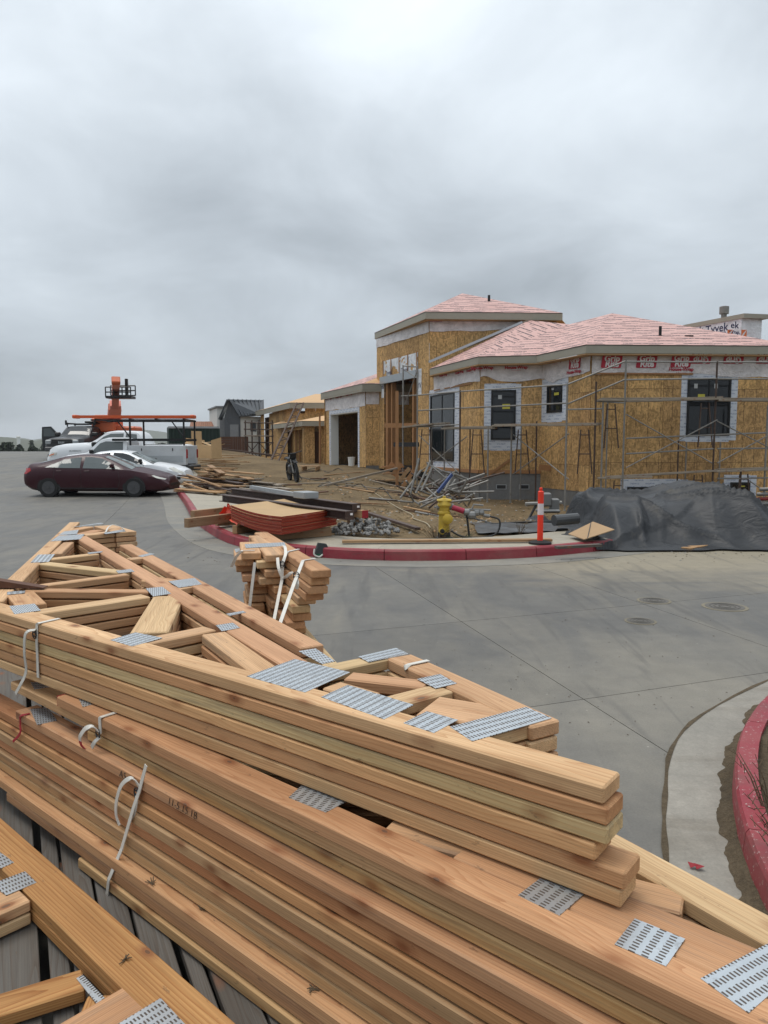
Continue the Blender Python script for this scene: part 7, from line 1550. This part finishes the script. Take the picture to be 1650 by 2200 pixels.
def sprig(c,n,h,spread,seed,mat,name,label,cat='weed'):
    r_=random.Random(seed); mb=MB()
    for i in range(n):
        a=r_.uniform(0,6.28); s=r_.uniform(.2,1)*spread; b=c+V(math.cos(a)*s*.3,math.sin(a)*s*.3,-.01); e=b+V(math.cos(a)*s,math.sin(a)*s,h*r_.uniform(.5,1.)); mid=b.lerp(e,.5)+V(0,0,h*.12); mb.tube([b,mid,e],[.0035,.003,.0012],4)
        for j in range(5): q=b.lerp(e,r_.uniform(.3,1.)); d=V(r_.uniform(-1,1),r_.uniform(-1,1),r_.uniform(.2,1)).normalized()*h*.14; mb.tube([q,q+d],[.002,.001],3)
    return tag(mb.build(name,MAT[mat]),label,cat)
sprig(V(1.50,2.55,.1),16,.34,.22,1,'stem','weed','bare dry weed stems growing over the worn kerb'); sprig(V(1.62,2.9,.1),10,.28,.2,2,'stem','weed','second clump of dry stems behind the worn kerb'); sprig(V(2.62,4.45,.1),9,.14,.25,5,'stem','weed','low dry twigs at the far bend of the worn kerb')
sprig(V(hx-.15,hy-.25,hz),34,.30,.30,3,'stem','weed','dry brown weeds around the foot of the hydrant'); sprig(V(hx+.25,hy-.3,hz),22,.16,.3,4,'weed','weed','low green weeds right of the hydrant foot'); sprig(V(2.35,12.75,.14),14,.22,.18,8,'stem','weed','dry weeds at the edge of the black plastic sheet')
# scattered chips and clods
m=MB(); rc=random.Random(31)
for i in range(6500):
    x=rc.uniform(-9,11); y=13+(rc.random()**1.6)*17
    d=polydist(EDGE,x,y)
    if d<1.5: continue
    s=rc.uniform(.012,.05)*(1+.03*(y-13)); a=rc.uniform(0,6.28); z=yardz(x,y,d); ca,sa_=math.cos(a)*s,math.sin(a)*s; f=rc.uniform(.15,1.); 
    m.add([(x-ca,y-sa_,z),(x+sa_*f,y-ca*f,z),(x+ca,y+sa_,z),(x-sa_*f,y+ca*f,z),(x+rc.uniform(-.3,.3)*s,y,z+s*rc.uniform(.2,.8))],[(0,1,4),(1,2,4),(2,3,4),(3,0,4)],0 if rc.random()<.62 else (1 if rc.random()<.7 else 2))
tag(m.build('debris',[MAT['dirt'],MAT['timber'],MAT['rock']]),'wood chips, clods and stones strewn over the dirt lot','debris',kind='stuff')
m=MB()
for i in range(900):
    if i<420: u,v=rc.uniform(1180,1650),1172+abs(rc.gauss(0,14))
    elif i<640: u,v=rc.uniform(385,780),rc.uniform(1090,1210)
    else: u,v=rc.uniform(900,1640),rc.uniform(1210,1640)
    c=at(u,v,.004); d=polydist(EDGE,c.x,c.y)
    if d>-.05 and c.x<4.4: continue
    s=rc.uniform(.002,.006) if i>640 else rc.uniform(.004,.014); a=rc.uniform(0,6.28); ca,sa_=math.cos(a)*s*rc.uniform(1,2.5),math.sin(a)*s*rc.uniform(1,2.5)
    m.add([(c.x-ca,c.y-sa_,.003),(c.x+sa_*.4,c.y-ca*.4,.003),(c.x+ca,c.y+sa_,.003),(c.x-sa_*.4,c.y+ca*.4,.003),(c.x,c.y,.003+s*.6)],[(0,1,4),(1,2,4),(2,3,4),(3,0,4)],rc.choice((0,0,1,2)))
tag(m.build('road_grit',[MAT['mud'],MAT['stem'],MAT['rock']]),'grit, bark and pebbles scattered on the concrete road','grit',kind='stuff')
# ------------------------------------------------------------------ distant wood, tower, air
MAT['leaf']=plain('dark_foliage',(.020,.031,.016),.85,0,.4,.2)
m=MB(); rt_=random.Random(77)
for i in range(170):
    Y=rt_.uniform(150,330); k=rt_.uniform(-.60,-.29) if i<80 else rt_.uniform(-.58,-.455); x=k*Y; gzz=roadz(110)-.085*(min(Y,600)-110); top=1.65+rt_.uniform(-20,3)/1590*Y+(rt_.random()<.12)*1.5; hgt=max(5,min(22,top-gzz)); wd=rt_.uniform(2.6,5.); con=rt_.random()<.45; b=top-hgt
    m.tube([(x,Y,b),(x,Y,top-.5)],[.3,.08],5)
    for j in range(170):
        f=rt_.random()**.8; rr=wd*(1-f*.92 if con else math.sin(min(1,f*1.15+.12)*math.pi)**.6)*(.25+.75*rt_.random()); a=rt_.uniform(0,6.28); c=V(x+math.cos(a)*rr,Y+math.sin(a)*rr,b+hgt*(.12+.88*f)); s=rt_.uniform(.4,1.1); d1=V(rt_.uniform(-1,1),rt_.uniform(-1,1),rt_.uniform(-.6,.6)).normalized()*s; d2=d1.cross(V(rt_.uniform(-1,1),rt_.uniform(-1,1),rt_.uniform(-1,1))).normalized()*s*.7
        m.add([c-d1,c-d2,c+d1,c+d2],[(0,1,2,3)])
tag(m.build('woodland',MAT['leaf']),'dark belt of trees below the road crest at left','trees',kind='stuff')
c=atY(40,952,900.); m=MB(); m.lathe([(2.2,-20),(1.9,0),(1.9,10),(2.4,10.5),(2.4,12),(1,12.5)],12,(c.x,c.y,c.z-4)); tag(m.build('pale_tower',MAT['white']),'tiny pale tower on the hazy valley side at far left','tower')
hz_=MB(); hz_.box((0,1600,20),(5600,4300,165)); hv=NT('haze_air'); hv.t.nodes.remove(hv.b); pv_=hv.n('ShaderNodeVolumePrincipled'); pv_.inputs['Color'].default_value=(.93,.965,1,1); pv_.inputs['Density'].default_value=.0002; pv_.inputs['Anisotropy'].default_value=.1; hv.l(pv_.outputs[0],hv.out.inputs['Volume'])
tag(hz_.build('haze',hv.mat),'pale even haze filling the air over the valley','haze',kind='stuff')
